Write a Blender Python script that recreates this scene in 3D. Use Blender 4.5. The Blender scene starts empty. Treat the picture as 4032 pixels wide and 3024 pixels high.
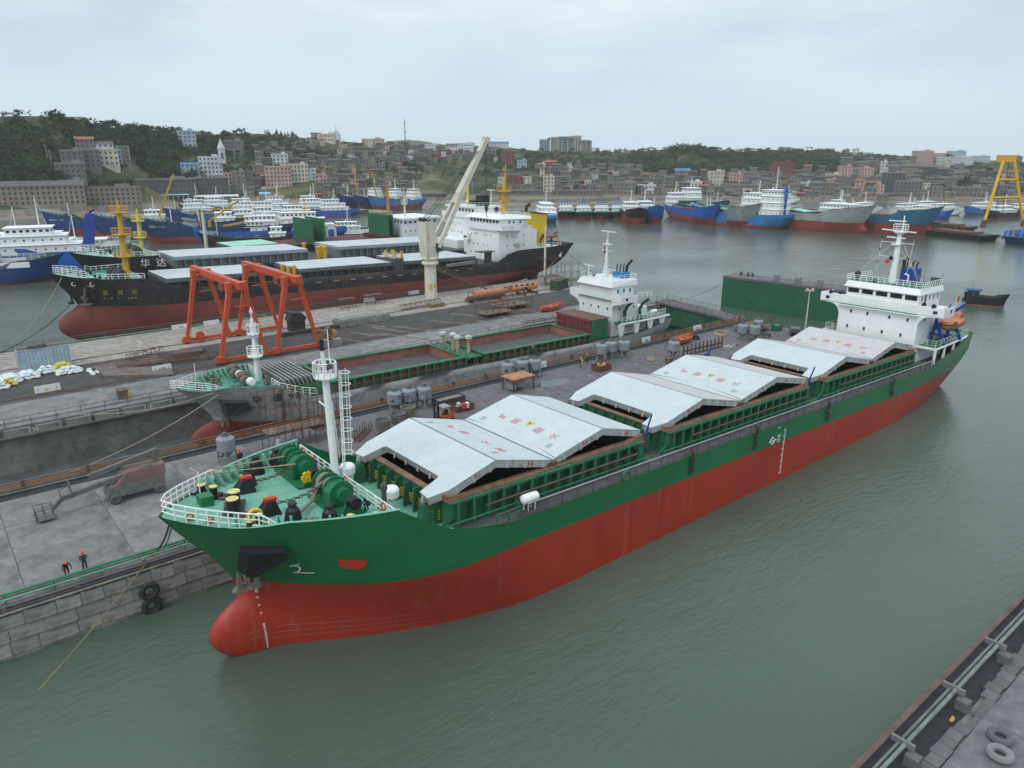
import bpy,math,random
import numpy as np
from mathutils import Vector,Matrix
random.seed(7)
SC = bpy.context.scene
COL = SC.collection
PI = math.pi
R = math.radians

# ------------------------------------------------------------------ camera
CAM_H,PITCH,FPX = 39.0,R(17.4),2894.0          # drone height, downward tilt, focal length in 4032-px units
cam_d = bpy.data.cameras.new('camera')
cam_d.sensor_fit = 'HORIZONTAL';cam_d.sensor_width = 36.0;cam_d.lens = 36.0*FPX/4032.0
cam_d.clip_start = 0.5;cam_d.clip_end = 30000
cam = bpy.data.objects.new('camera',cam_d);COL.objects.link(cam)
cam.location = (0,0,CAM_H);cam.rotation_euler = (PI/2-PITCH,0,0)
SC.camera = cam

# ------------------------------------------------------------------ sky, sun, exposure (overcast daylight)
SUN_EL,SUN_AZ = R(48),R(215)                      # soft sun behind the cloud, from behind the camera on its left
w = bpy.data.worlds.new('World');SC.world = w;w.use_nodes = True
nt = w.node_tree;nt.nodes.clear()
out = nt.nodes.new('ShaderNodeOutputWorld');mix = nt.nodes.new('ShaderNodeMixShader')
b1 = nt.nodes.new('ShaderNodeBackground');b2 = nt.nodes.new('ShaderNodeBackground')
sky = nt.nodes.new('ShaderNodeTexSky');sky.sky_type = 'NISHITA';sky.sun_disc = False
sky.sun_elevation = SUN_EL;sky.sun_rotation = SUN_AZ;sky.dust_density = 2.0
b1.inputs[1].default_value = 0.1
nt.links.new(sky.outputs[0],b1.inputs[0])
tc = nt.nodes.new('ShaderNodeTexCoord');mp = nt.nodes.new('ShaderNodeMapping');mp.inputs['Scale'].default_value = (1.2,1.2,4.5)
n1 = nt.nodes.new('ShaderNodeTexNoise');n1.inputs['Scale'].default_value = 2.2;n1.inputs['Detail'].default_value = 7;n1.inputs['Roughness'].default_value = .52
cr = nt.nodes.new('ShaderNodeValToRGB')
cr.color_ramp.elements[0].position = .38;cr.color_ramp.elements[0].color = (.60,.71,.79,1)
cr.color_ramp.elements[1].position = .64;cr.color_ramp.elements[1].color = (.89,.965,1,1)
nt.links.new(tc.outputs['Generated'],mp.inputs[0]);nt.links.new(mp.outputs[0],n1.inputs[0])
sx = nt.nodes.new('ShaderNodeSeparateXYZ');nt.links.new(tc.outputs['Generated'],sx.inputs[0])
rm = nt.nodes.new('ShaderNodeMapRange');rm.inputs[1].default_value = .02;rm.inputs[2].default_value = .22
nt.links.new(sx.outputs[2],rm.inputs[0])
hm = nt.nodes.new('ShaderNodeMix');hm.data_type = 'RGBA';hm.inputs[6].default_value = (.69,.815,.915,1)
nt.links.new(rm.outputs[0],hm.inputs[0]);nt.links.new(n1.outputs[0],cr.inputs[0]);nt.links.new(cr.outputs[0],hm.inputs[7])
nt.links.new(hm.outputs[2],b2.inputs[0])
zr = nt.nodes.new('ShaderNodeMapRange');zr.inputs[1].default_value = .15;zr.inputs[2].default_value = 1.0;zr.inputs[3].default_value = 1.0;zr.inputs[4].default_value = 1.55   # an overcast sky is brighter overhead
nt.links.new(sx.outputs[2],zr.inputs[0]);nt.links.new(zr.outputs[0],b2.inputs[1])
mix.inputs[0].default_value = .93
nt.links.new(b1.outputs[0],mix.inputs[1]);nt.links.new(b2.outputs[0],mix.inputs[2]);nt.links.new(mix.outputs[0],out.inputs[0])
sd = bpy.data.lights.new('sun','SUN');sd.energy = 1.1;sd.angle = R(25);sd.color = (1,.97,.93)
so = bpy.data.objects.new('sun',sd);COL.objects.link(so)
sv = Vector((math.sin(SUN_AZ)*math.cos(SUN_EL),math.cos(SUN_AZ)*math.cos(SUN_EL),math.sin(SUN_EL)))
so.rotation_euler = sv.to_track_quat('Z','Y').to_euler();so.location = (0,0,200)
vs = SC.view_settings;vs.view_transform = 'Standard';vs.look = 'None';vs.exposure = 0.0;vs.gamma = 1.0;vs.use_curve_mapping = False
SC.cycles.use_denoising = True;SC.cycles.max_bounces = 6;SC.cycles.diffuse_bounces = 3;SC.cycles.glossy_bounces = 3
SC.cycles.transmission_bounces = 2;SC.cycles.volume_bounces = 2;SC.cycles.transparent_max_bounces = 6;SC.cycles.caustics_reflective = False

# ------------------------------------------------------------------ materials
MATS = {}
def mat(name,col,rough=.6,metal=0.,var=.18,scale=.6,rust=0.,rcol=(.12,.045,.02),streak=0.,bump=0.,dirt=0.,dcol=(.05,.045,.04),spec=.4,rscale=None):
    """paint, concrete, stone ...: base colour with soft mottling, optional rust patches, run-down streaks and dirt, fine relief"""
    if name in MATS: return MATS[name]
    m = bpy.data.materials.new(name);m.use_nodes = True;t = m.node_tree;N = t.nodes;L = t.links
    p = N['Principled BSDF'];p.inputs['Roughness'].default_value = rough;p.inputs['Metallic'].default_value = metal
    p.inputs['Specular IOR Level'].default_value = spec
    co = N.new('ShaderNodeTexCoord').outputs['Object']
    def noise(sc,det=5,rg=.6,vec=co,stretch=None):
        if stretch:
            q = N.new('ShaderNodeMapping');q.inputs['Scale'].default_value = stretch;L.new(vec,q.inputs[0]);vec = q.outputs[0]
        n = N.new('ShaderNodeTexNoise');n.inputs['Scale'].default_value = sc;n.inputs['Detail'].default_value = det;n.inputs['Roughness'].default_value = rg
        L.new(vec,n.inputs[0]);return n.outputs[0]
    def mapr(x,a,b,c=0.,d=1.):
        r = N.new('ShaderNodeMapRange');r.inputs[1].default_value = a;r.inputs[2].default_value = b;r.inputs[3].default_value = c;r.inputs[4].default_value = d
        L.new(x,r.inputs[0]);return r.outputs[0]
    def mixc(f,a,b):
        x = N.new('ShaderNodeMix');x.data_type = 'RGBA'
        for s,v in ((0,f),(6,a),(7,b)):
            if isinstance(v,tuple): x.inputs[s].default_value = (*v,1) if s else v
            elif isinstance(v,float): x.inputs[s].default_value = v
            else: L.new(v,x.inputs[s])
        return x.outputs[2]
    c = tuple(col)
    nz = noise(scale)
    dk = tuple(max(0.,k*(1-var)) for k in c);lt = tuple(min(1.,k*(1+var)) for k in c)
    cc = mixc(mapr(nz,.3,.7),dk,lt)
    if dirt > 0:
        cc = mixc(mapr(noise(scale*2.3,8,.7),.62-dirt*.35,.95-dirt*.35),cc,dcol)
    if streak > 0:
        s = noise(1.,4,.6,stretch=(1.1,1.1,.07));s2 = noise(.23,3)
        mm = N.new('ShaderNodeMath');mm.operation = 'MULTIPLY';L.new(mapr(s,.56,.78,0.,1.),mm.inputs[0]);L.new(mapr(s2,.35,.65,.1,streak),mm.inputs[1])
        cc = mixc(mm.outputs[0],cc,rcol)
    if rust > 0:
        cc = mixc(mapr(noise(rscale or scale*1.7,9,.72),.66-.3*rust,.74-.2*rust),cc,rcol)
    L.new(cc,p.inputs['Base Color'])
    if bump > 0:
        b = N.new('ShaderNodeBump');b.inputs['Strength'].default_value = bump;b.inputs['Distance'].default_value = .05
        L.new(noise(scale*6,6),b.inputs['Height']);L.new(b.outputs[0],p.inputs['Normal'])
    MATS[name] = m
    return m

# ------------------------------------------------------------------ mesh helpers
def _frame(d):
    d = Vector(d).normalized();a = Vector((0,0,1)) if abs(d.z) < .95 else Vector((1,0,0))
    u = d.cross(a).normalized();return u,u.cross(d).normalized()
class MB:
    """collects primitives and links them as ONE mesh object"""
    def __init__(s): s.v = [];s.f = [];s.m = [];s.mi = 0
    def add(s,vs,fs,mi=None):
        o = len(s.v);s.v.extend([tuple(x) for x in vs]);k = s.mi if mi is None else mi
        for f in fs: s.f.append(tuple(i+o for i in f));s.m.append(k)
        return s
    def box(s,x0,y0,z0,x1,y1,z1,mi=None):
        return s.add([(x0,y0,z0),(x1,y0,z0),(x1,y1,z0),(x0,y1,z0),(x0,y0,z1),(x1,y0,z1),(x1,y1,z1),(x0,y1,z1)],
                     [(0,3,2,1),(4,5,6,7),(0,1,5,4),(1,2,6,5),(2,3,7,6),(3,0,4,7)],mi)
    def cbox(s,c,d,mi=None): return s.box(c[0]-d[0]/2,c[1]-d[1]/2,c[2]-d[2]/2,c[0]+d[0]/2,c[1]+d[1]/2,c[2]+d[2]/2,mi)
    def hexa(s,a,b,mi=None):
        """a: four bottom corners, b: four top corners (counter-clockwise from above)"""
        return s.add(list(a)+list(b),[(0,3,2,1),(4,5,6,7),(0,1,5,4),(1,2,6,5),(2,3,7,6),(3,0,4,7)],mi)
    def beam(s,p,q,w,h=None,mi=None,up=None):
        p = Vector(p);q = Vector(q);h = h or w;u,v = _frame(q-p)
        if up is not None:
            d = (q-p).normalized();v = (Vector(up)-d*d.dot(Vector(up))).normalized();u = d.cross(v).normalized()
        u = u*(w/2);v = v*(h/2)
        return s.hexa([p-u-v,p+u-v,p+u+v,p-u+v],[q-u-v,q+u-v,q+u+v,q-u+v],mi)
    def tube(s,pts,r,n=6,mi=None,cap=True,r2=None):
        pts = [Vector(p) for p in pts];N = len(pts);vs = [];fs = []
        for i,p in enumerate(pts):
            d = (pts[min(i+1,N-1)]-pts[max(i-1,0)])
            if d.length < 1e-6: d = Vector((0,0,1))
            u,v = _frame(d);rr = r if r2 is None else r+(r2-r)*i/(N-1)
            vs += [p+u*(rr*math.cos(2*PI*k/n))+v*(rr*math.sin(2*PI*k/n)) for k in range(n)]
        for i in range(N-1):
            for k in range(n):
                a = i*n+k;b = i*n+(k+1) % n;fs.append((a,b,b+n,a+n))
        if cap: fs.append(tuple(range(n-1,-1,-1)));fs.append(tuple(range((N-1)*n,N*n)))
        return s.add(vs,fs,mi)
    def cyl(s,p,q,r,r2=None,n=12,mi=None): return s.tube([p,q],r,n,mi,True,r2)
    def lathe(s,prof,c=(0,0,0),n=16,mi=None,axis='z'):
        vs = [];fs = []
        for r,z in prof:
            for k in range(n):
                a = 2*PI*k/n;x,y = r*math.cos(a),r*math.sin(a)
                vs.append((c[0]+x,c[1]+y,c[2]+z) if axis == 'z' else (c[0]+x,c[1]+z,c[2]+y) if axis == 'y' else (c[0]+z,c[1]+x,c[2]+y))
        for i in range(len(prof)-1):
            for k in range(n): a = i*n+k;b = i*n+(k+1) % n;fs.append((a,b,b+n,a+n))
        fs.append(tuple(range(n-1,-1,-1)));fs.append(tuple(range((len(prof)-1)*n,len(prof)*n)))
        return s.add(vs,fs,mi)
    def ball(s,c,r,n=10,m=6,mi=None):
        rx,ry,rz = (r,r,r) if not hasattr(r,'__len__') else r
        vs = [(c[0],c[1],c[2]-rz)];fs = []
        for j in range(1,m):
            t = -PI/2+PI*j/m
            for k in range(n): a = 2*PI*k/n;vs.append((c[0]+rx*math.cos(t)*math.cos(a),c[1]+ry*math.cos(t)*math.sin(a),c[2]+rz*math.sin(t)))
        vs.append((c[0],c[1],c[2]+rz));top = len(vs)-1
        for k in range(n): fs.append((0,1+(k+1) % n,1+k));fs.append((top,1+(m-2)*n+k,1+(m-2)*n+(k+1) % n))
        for j in range(m-2):
            for k in range(n): a = 1+j*n+k;b = 1+j*n+(k+1) % n;fs.append((a,b,b+n,a+n))
        return s.add(vs,fs,mi)
    def torus(s,c,R_,r,axis='z',n=16,m=6,mi=None):
        vs = [];fs = []
        for i in range(n):
            a = 2*PI*i/n
            for j in range(m):
                b = 2*PI*j/m;q = R_+r*math.cos(b);x,y,z = q*math.cos(a),q*math.sin(a),r*math.sin(b)
                vs.append((c[0]+x,c[1]+y,c[2]+z) if axis == 'z' else (c[0]+x,c[1]+z,c[2]+y) if axis == 'y' else (c[0]+z,c[1]+x,c[2]+y))
        for i in range(n):
            for j in range(m): fs.append((i*m+j,((i+1) % n)*m+j,((i+1) % n)*m+(j+1) % m,i*m+(j+1) % m))
        return s.add(vs,fs,mi)
    def prism(s,poly,z0,z1,mi=None,axis='z'):
        n = len(poly)
        P = (lambda a,b,c: (a,b,c)) if axis == 'z' else (lambda a,b,c: (a,c,b)) if axis == 'y' else (lambda a,b,c: (c,a,b))
        return s.add([P(a,b,z0) for a,b in poly]+[P(a,b,z1) for a,b in poly],
                     [tuple(range(n-1,-1,-1)),tuple(range(n,2*n))]+[(i,(i+1) % n,(i+1) % n+n,i+n) for i in range(n)],mi)
    def gable(s,x0,y0,x1,y1,z0,h,ov=.4,mi=None):
        """pitched roof, ridge along x"""
        ym = (y0+y1)/2
        return s.prism([(y0-ov,z0),(y1+ov,z0),(ym,z0+h)],x0-ov,x1+ov,mi,axis='x')
    def mesh(s,name,mats,smooth=False):
        me = bpy.data.meshes.new(name);me.from_pydata(s.v,[],s.f)
        for m in (mats if isinstance(mats,(list,tuple)) else [mats]): me.materials.append(m)
        if len(me.materials) > 1: me.polygons.foreach_set('material_index',s.m)
        if smooth: me.polygons.foreach_set('use_smooth',[True]*len(me.polygons))
        me.update();return me
    def build(s,name,mats,parent=None,smooth=False,loc=None,rz=0.,kind=None):
        return put(name,s.mesh(name,mats,smooth),parent,loc,rz,kind)
def put(name,me,parent=None,loc=None,rz=0.,kind=None,rot=None,scale=None):
    o = bpy.data.objects.new(name,me);COL.objects.link(o)
    if parent is not None: o.parent = parent
    if loc is not None: o.location = loc
    if rz: o.rotation_euler = (0,0,rz)
    if rot is not None: o.rotation_euler = rot
    if scale is not None: o.scale = scale
    if kind: o['kind'] = kind
    return o
def tag(o,label,cat,group=None):
    o['label'] = label;o['category'] = cat
    if group: o['group'] = group
    return o
def thing(name,label,cat,loc=(0,0,0),rz=0.,group=None,mw=None):
    o = bpy.data.objects.new(name,None);COL.objects.link(o);o.empty_display_size = .5
    if mw is not None: o.matrix_world = mw
    else: o.location = loc;o.rotation_euler = (0,0,rz)
    return tag(o,label,cat,group)
KIDS = {}
def dup(root,loc,rz=None,label=None,group=None):
    r = root.copy();COL.objects.link(r);r.location = loc
    if rz is not None: r.rotation_euler = (0,0,rz)
    if label: r['label'] = label
    if group: r['group'] = group
    for ch in root.children:
        c = ch.copy();COL.objects.link(c);c.parent = r
        for g in ch.children:
            d = g.copy();COL.objects.link(d);d.parent = c
    return r
def text_mesh(body,size,depth=.02,align='CENTER'):
    cu = bpy.data.curves.new('lettering','FONT');cu.body = body;cu.size = size;cu.extrude = depth;cu.align_x = align;cu.resolution_u = 2
    o = bpy.data.objects.new('lettering',cu);COL.objects.link(o)
    dg = bpy.context.evaluated_depsgraph_get();me = bpy.data.meshes.new_from_object(o.evaluated_get(dg))
    bpy.data.objects.remove(o);me.materials.clear();return me
def lettering(body,size,m,parent,X,Y,loc,name='lettering'):
    """flat lettering: X = reading direction, Y = up direction of the letters, in the parent's space"""
    me = text_mesh(body,size);me.materials.append(m)
    X = Vector(X).normalized();Y = Vector(Y);Y = (Y-X*X.dot(Y)).normalized();Z = X.cross(Y)
    o = put(name,me,parent)
    M = Matrix((X,Y,Z)).transposed().to_4x4();M.translation = Vector(loc);o.matrix_local = M
    return o

# ------------------------------------------------------------------ where a photo pixel lies in the world
def ray(px,py):
    a = (px-2016)/FPX;b = (1512-py)/FPX
    return Vector((a,math.cos(PITCH)+b*math.sin(PITCH),-math.sin(PITCH)+b*math.cos(PITCH)))
def at(px,py,z=0.):
    d = ray(px,py);t = (z-CAM_H)/d.z;return Vector((d.x*t,d.y*t,z))
DOCK = R(50.6)
UA = Vector((math.sin(DOCK),math.cos(DOCK),0));UB = Vector((-math.cos(DOCK),math.sin(DOCK),0))
def ab(a,b,z=0.): return UA*a+UB*b+Vector((0,0,z))
RZ_DOCK = math.atan2(UA.y,UA.x)                    # local x along the dock, local y away from the camera
def ship_matrix(a0,b0,az=50.6,trim=0.,z0=0.):
    """ship space: x to the bow, y to port, z up"""
    az = R(az);u = Vector((math.sin(az),math.cos(az),0));v = Vector((math.cos(az),-math.sin(az),0));k = Vector((0,0,1))
    X = -u*math.cos(trim)+k*math.sin(trim);Z = k*math.cos(trim)+u*math.sin(trim)
    M = Matrix((X,v,Z)).transposed().to_4x4();M.translation = ab(a0,b0,z0);return M
def lerp(a,b,t): return a+(b-a)*t
def interp(pts,x):
    if x <= pts[0][0]: return pts[0][1]
    for (a,ya),(b,yb) in zip(pts,pts[1:]):
        if x <= b:
            t = (x-a)/(b-a);return ya+(yb-ya)*t
    return pts[-1][1]
def smooth(pts,x):
    if x <= pts[0][0]: return pts[0][1]
    for (a,ya),(b,yb) in zip(pts,pts[1:]):
        if x <= b:
            t = (x-a)/(b-a);t = t*t*(3-2*t);return ya+(yb-ya)*t
    return pts[-1][1]
# ------------------------------------------------------------------ ship building kit
class Hull:
    """half-breadth model of a cargo hull; x forward, z up, symmetrical in y"""
    def __init__(s,B,stem,stern,zk,zd,top,eh=20.,el=28.,zl=-1.,ze=5.6,run=(30.,34.),tw=(.55,.86),bulb=None,zt=3.0):
        s.B = B;s.stem_p = stem;s.stern_p = stern;s.zk = zk;s.zd = zd;s.top = top;s.eh = eh;s.el = el;s.zl = zl;s.ze = ze
        s.run = run;s.tw = tw;s.bulb = bulb;s.zt = zt
    def stem0(s,z): return interp(s.stem_p,z)
    def stern(s,z): return interp(s.stern_p,z)
    def stem(s,z):
        x = s.stem0(z)
        if s.bulb:
            xc,ln,zb,hz,rb = s.bulb;q = 1-((z-zb)/hz)**2
            if q > 0:
                t = xc+ln*q**.8;x = max(x,t)+.25*math.exp(-abs(x-t)/.9)
        return x
    def half(s,x,z):
        xb = s.stem0(z);xs = s.stern(z);t = max(0.,min(1.,(z-s.zl)/(s.ze-s.zl)));t2 = max(0.,min(1.,(z-s.ze)/max(.1,s.top_max()-s.ze)))
        e = lerp(s.el,s.eh*.82,t) if z < s.ze else lerp(s.eh*.82,s.eh,t2)
        d = (xb-x)/e;q = 1.0+.35*t2
        f = 0. if d <= 0 else 1. if d >= 1 else (1-(1-d)**2)**(1/q)
        u = max(0.,min(1.,(z-s.zl)/(s.zd-s.zl)));r = lerp(s.run[1],s.run[0],u);tw = lerp(s.tw[0],s.tw[1],u) if z > s.zt-2.5 else s.tw[0]*.3
        d2 = (x-xs)/r
        g = tw if d2 <= 0 else 1. if d2 >= 1 else tw+(1-tw)*(1-(1-d2)**2.4)
        y = s.B*f*g
        if z < s.zk+1.6:
            k = max(0.,(z-s.zk)/1.6);y *= .55+.45*math.sqrt(max(0,1-(1-k)**2))
        if s.bulb:
            xc,ln,zb,hz,rb = s.bulb;qz = 1-((z-zb)/hz)**2
            if qz > 0:
                L = ln*qz**.8;dx = x-xc
                qq = 1-(dx/L)**2 if dx > 0 else 1.
                if qq > 0:
                    yb = rb*math.sqrt(qz*max(0,qq))*min(1.,max(0.,1+(dx+2)/9.))
                    y = (max(y,0)**3+yb**3)**(1/3)
        return max(y,.015)
    def top_max(s): return max(s.top(s.stem0(30.)),s.zd)
    def xs(s,z,n=46):
        a = s.stern(z);b = s.stem(z);o = []
        for i in range(n+1):
            t = i/n;t = .5-.5*math.cos(PI*t) if True else t
            o.append(lerp(a,b,t))
        return o
    def levels(s,zs,nu=5,n=46):
        rows = [[(x,s.half(x,z),z) for x in s.xs(z,n)] for z in zs]
        ztip = s.top(s.stem0(s.zd+6));zt0 = s.top(s.stern(s.zd))
        for k in range(1,nu+1):
            f = k/nu;zb = s.zd+f*(ztip-s.zd);za = s.zd+f*(zt0-s.zd);a = s.stern(za);b = s.stem(zb);row = []
            for i in range(n+1):
                t = .5-.5*math.cos(PI*i/n);x = lerp(a,b,t);z = s.zd+f*(s.top(x)-s.zd);row.append((x,s.half(x,z),z))
            rows.append(row)
        return rows
    def shell(s,zs,zp,mats,name='hull',parent=None,zw=None,n=46):
        """closed skin; mats: below paint line, above (and a boot band between zw and zp when given three)"""
        rows = s.levels(zs,n=n);m = MB();W = n+1
        for sgn in (1,-1):
            vs = [(x,sgn*y,z) for r in rows for x,y,z in r];fs = [];ms = []
            for j in range(len(rows)-1):
                zz = (rows[j][W//2][2]+rows[j+1][W//2][2])/2
                k = 0 if zz < zp else (len(mats)-1)
                if len(mats) == 3 and zw is not None and zz < zw: k = 0
                elif len(mats) == 3 and zz < zp: k = 1
                for i in range(n):
                    a = j*W+i;q = (a,a+1,a+1+W,a+W);fs.append(q if sgn < 0 else q[::-1]);ms.append(k)
            o = len(m.v);m.v.extend(vs)
            for f,k in zip(fs,ms): m.f.append(tuple(i+o for i in f));m.m.append(k)
        # transom and stem seam
        for j in range(len(rows)-1):
            for i,fl in ((0,1),(n,-1)):
                a,b = rows[j][i],rows[j+1][i];zz = (a[2]+b[2])/2
                q = [(a[0],-a[1],a[2]),(a[0],a[1],a[2]),(b[0],b[1],b[2]),(b[0],-b[1],b[2])]
                m.add(q if fl < 0 else q[::-1],[(0,1,2,3)],0 if zz < zp else len(mats)-1)
        return m.build(name,mats,parent,smooth=True)
    def outline(s,z,x0,x1,inset=0.,n=26):
        z_ = z if callable(z) else (lambda x: z)
        return [(x,max(.02,s.half(x,z_(x))-inset)) for x in [lerp(x0,x1,.5-.5*math.cos(PI*i/n)) for i in range(n+1)]]
    def deck(s,name,m,z,x0,x1,parent,inset=.05):
        z_ = z if callable(z) else (lambda x: z);o = s.outline(z,x0,x1,inset);b = MB();n = len(o)
        vs = [(x,y,z_(x)) for x,y in o]+[(x,-y,z_(x)) for x,y in o]
        b.add(vs,[(i+n,i+1+n,i+1,i) for i in range(n-1)])
        return b.build(name,m,parent)
    def inner(s,name,m,zlo,x0,x1,parent,inset=.16,cap=None,n=26,side=(1,-1)):
        """inner face of a bulwark with a flat cap rail"""
        z_ = zlo if callable(zlo) else (lambda x: zlo);b = MB()
        xs = [lerp(x0,x1,.5-.5*math.cos(PI*i/n)) for i in range(n+1)]
        for sg in side:
            vs = []
            for x in xs:
                zt = s.top(x);lo = z_(x)
                vs += [(x,sg*max(.02,s.half(x,lo)-inset),lo),(x,sg*max(.02,s.half(x,zt)-inset),zt),(x,sg*(s.half(x,zt)+.03),zt+.05),(x,sg*max(.01,s.half(x,zt)-inset-.12),zt+.05)]
            fs = []
            for i in range(len(xs)-1):
                a = 4*i;c = a+4
                fs += [(a,c,c+1,a+1),(a+1,c+1,c+3,a+3),(a+3,c+3,c+2,a+2)]
            if sg < 0: fs = [f[::-1] for f in fs]
            b.add(vs,fs)
        return b.build(name,m,parent)
def rail(b,pts,h=1.05,bars=3,r=.035,gap=1.6,post=None,mi=None):
    """ship railing along a polyline into mesh builder b"""
    pts = [Vector(p) for p in pts]
    for k in range(bars):
        z = h*(k+1)/bars
        b.tube([p+Vector((0,0,z)) for p in pts],r*(1.15 if k == bars-1 else .8),4,mi)
    for p,q in zip(pts,pts[1:]):
        n = max(1,int((q-p).length/gap+.5))
        for i in range(n):
            c = p.lerp(q,i/n);b.cbox((c.x,c.y,c.z+h/2),(post or r*2.2,post or r*2.2,h),mi)
    c = pts[-1];b.cbox((c.x,c.y,c.z+h/2),(post or r*2.2,post or r*2.2,h),mi)
def railing(name,m,pts,parent,**k):
    b = MB();rail(b,pts,**k);return b.build(name,m,parent)
def ladder(b,p,q,w=.45,side=(0,1,0),r=.03,step=.35):
    p = Vector(p);q = Vector(q);s = Vector(side)*(w/2)
    b.tube([p-s,q-s],r,4);b.tube([p+s,q+s],r,4);n = int((q-p).length/step)
    for i in range(1,n): c = p.lerp(q,i/n);b.tube([c-s,c+s],r*.7,4)
def window(parent,c,w,h,nrm,mg,mf,name='window',round_=False):
    """framed port light: frame proud of the wall, dark pane inside it; nrm = outward axis"""
    b = MB();t = .06;c = Vector(c);n = Vector(nrm);u = Vector((0,0,1)).cross(n).normalized();k = Vector((0,0,1))
    for du,dk,sw,sh in ((-w/2,0,.07,h),(w/2,0,.07,h),(0,h/2,w+.07,.07),(0,-h/2,w+.07,.07)):
        q = c+u*du+k*dk;b.beam(q-n*.02,q+n*t,sw,sh,0,up=k)
    q = c-n*.02;b.beam(q,c+n*.025,w,h,1,up=k)
    return b.build(name,[mf,mg],parent)
WIN = {}
def win(parent,c,w,h,nrm,mg,mf,name='window'):
    """shared-mesh window for walls facing +x or -x, +y or -y"""
    key = (round(w,2),round(h,2),mg.name,mf.name)
    if key not in WIN:
        b = MB()
        for y,z,sw,sh in ((-w/2,0,.07,h),(w/2,0,.07,h),(0,h/2,w+.07,.07),(0,-h/2,w+.07,.07)): b.cbox((.02,y,z),(.08,sw,sh),0)
        b.box(-.05,-w/2,-h/2,.03,w/2,h/2,1);WIN[key] = b.mesh(name,[mf,mg])
    return put(name,WIN[key],parent,c,math.atan2(nrm[1],nrm[0]))
# shared paints
WHITE = mat('white paint',(.80,.82,.82),.45,var=.05,scale=.5,streak=.35,rcol=(.42,.33,.24))
WHITE2 = mat('white rail paint',(.78,.80,.80),.5,var=.06,rust=.12,rcol=(.35,.2,.1))
GLASS = mat('dark glass',(.018,.022,.026),.12,var=.3,spec=.6)
BLACK = mat('black paint',(.012,.013,.016),.5,var=.3)
DARK = mat('dark hold',(.012,.011,.010),.9,var=.4)
DKGREY = mat('dark grey steel',(.075,.078,.085),.7,var=.25,dirt=.4)
GREEN = mat('deck green',(.012,.15,.062),.5,var=.16,scale=.8,dirt=.25,dcol=(.03,.06,.04))
LGREEN = mat('light deck green',(.165,.44,.325),.65,var=.14,scale=.7,dirt=.45,dcol=(.22,.25,.20))
RUST = mat('rusty steel',(.13,.066,.045),.9,var=.35,scale=1.2,dirt=.4)
YELLOW = mat('yellow paint',(.62,.42,.03),.5,var=.1,dirt=.2)
ROPE = mat('rope',(.30,.25,.17),.95,var=.3,scale=4)
RED = mat('red paint',(.5,.03,.02),.5,var=.1)
ORANGE = mat('orange boat',(.52,.19,.09),.55,var=.14,scale=1.2,dirt=.25,dcol=(.25,.12,.08))
BLUE = mat('blue paint',(.012,.06,.30),.5,var=.15,dirt=.2)
# ------------------------------------------------------------------ the big green and red bulk carrier in front
HULLG = mat('hull green',(.011,.135,.047),.36,var=.14,scale=.16,streak=.45,rcol=(.045,.11,.08),spec=.45,bump=.3)
HULLR = mat('hull red',(.35,.033,.016),.48,var=.15,scale=.16,streak=.7,rcol=(.33,.15,.125),spec=.4,bump=.3)
COVER = mat('hatch cover grey',(.52,.575,.59),.5,var=.05,scale=.35,dirt=.28,dcol=(.43,.44,.43))
COVER_P = mat('pinkish worn cover',(.52,.51,.515),.55,var=.06,scale=.5,dirt=.5,dcol=(.42,.40,.395))
COVER_S = mat('cover skirt',(.36,.39,.395),.55,var=.12,scale=1.0,rust=.42,rcol=(.23,.12,.07),dirt=.15)
COAM_RUST = mat('rusty coaming lip',(.21,.12,.085),.85,var=.4,scale=1.4,rust=.3,rcol=(.3,.22,.15))
COAMG = mat('coaming green',(.022,.155,.075),.6,var=.25,scale=1.2,dirt=.45,dcol=(.05,.05,.035))
SIDEDECK = mat('dusty side deck',(.085,.083,.086),.85,var=.25,scale=.8,dirt=.3,dcol=(.05,.05,.05))
GRIME = mat('grimy grey rail',(.10,.10,.10),.8,var=.3,dirt=.4)
MS = bpy.data.objects
MAIN_M = ship_matrix(65,53.6,50.4,.0245)
_u = Vector((math.sin(R(50.4)),math.cos(R(50.4)),0));_v = Vector((math.cos(R(50.4)),-math.sin(R(50.4)),0))
MAIN_M.translation = _u*65-_v*53.6
main = thing('bulk_carrier','long bulk carrier with green topsides and red bottom, lying alongside the near quay','cargo ship',mw=MAIN_M)
zfc = lambda x: 10.92+max(0,(x-40)/14)**1.6*1.35
def main_top(x):
    if x > 39.6: return min(12.2+max(0,(x-40)/14)*.25,12.45) if x < 47.5 else max(zfc(x)+.12,lerp(12.33,zfc(x)+.12,min(1,(x-47.5)/3.0)))
    if x > -58: return smooth([(30.5,8.12),(39.6,12.2)],x) if x < 33 else interp([(30.5,8.12),(33,8.5),(34.9,9.2),(36.9,10.25),(38.5,11.3),(39.6,12.2)],x)
    return interp([(-76,11.2),(-69,9.7),(-62,8.7),(-58,8.2)],x)
mh = Hull(9.9,[(-4,47.6),(-1,48.2),(2.5,48.7),(4.5,49.3),(5.3,49.5),(6,49.9),(8.1,51.2),(12.6,54.5),(18,57.5)],
          [(-4,-66),(0,-68),(1.5,-71.5),(3,-73.2),(6,-75),(11.2,-76.5)],-4,8.1,main_top,eh=20,el=27,
          bulb=(46.0,5.9,.85,3.9,1.45))
mh.shell([-4,-3.2,-2.4,-1.7,-1.1,-.5,.1,.7,1.3,1.9,2.5,3.1,3.7,4.3,4.95,5.58,6.2,7.1,8.1],5.5,[HULLR,HULLG],parent=main,n=60)
mh.deck('main_deck',SIDEDECK,8.0,-75.5,40,main)
mh.deck('forecastle_deck',LGREEN,zfc,39.7,54.3,main,.1)
mh.inner('bulwark',LGREEN,zfc,39.7,51.0,main)
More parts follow.
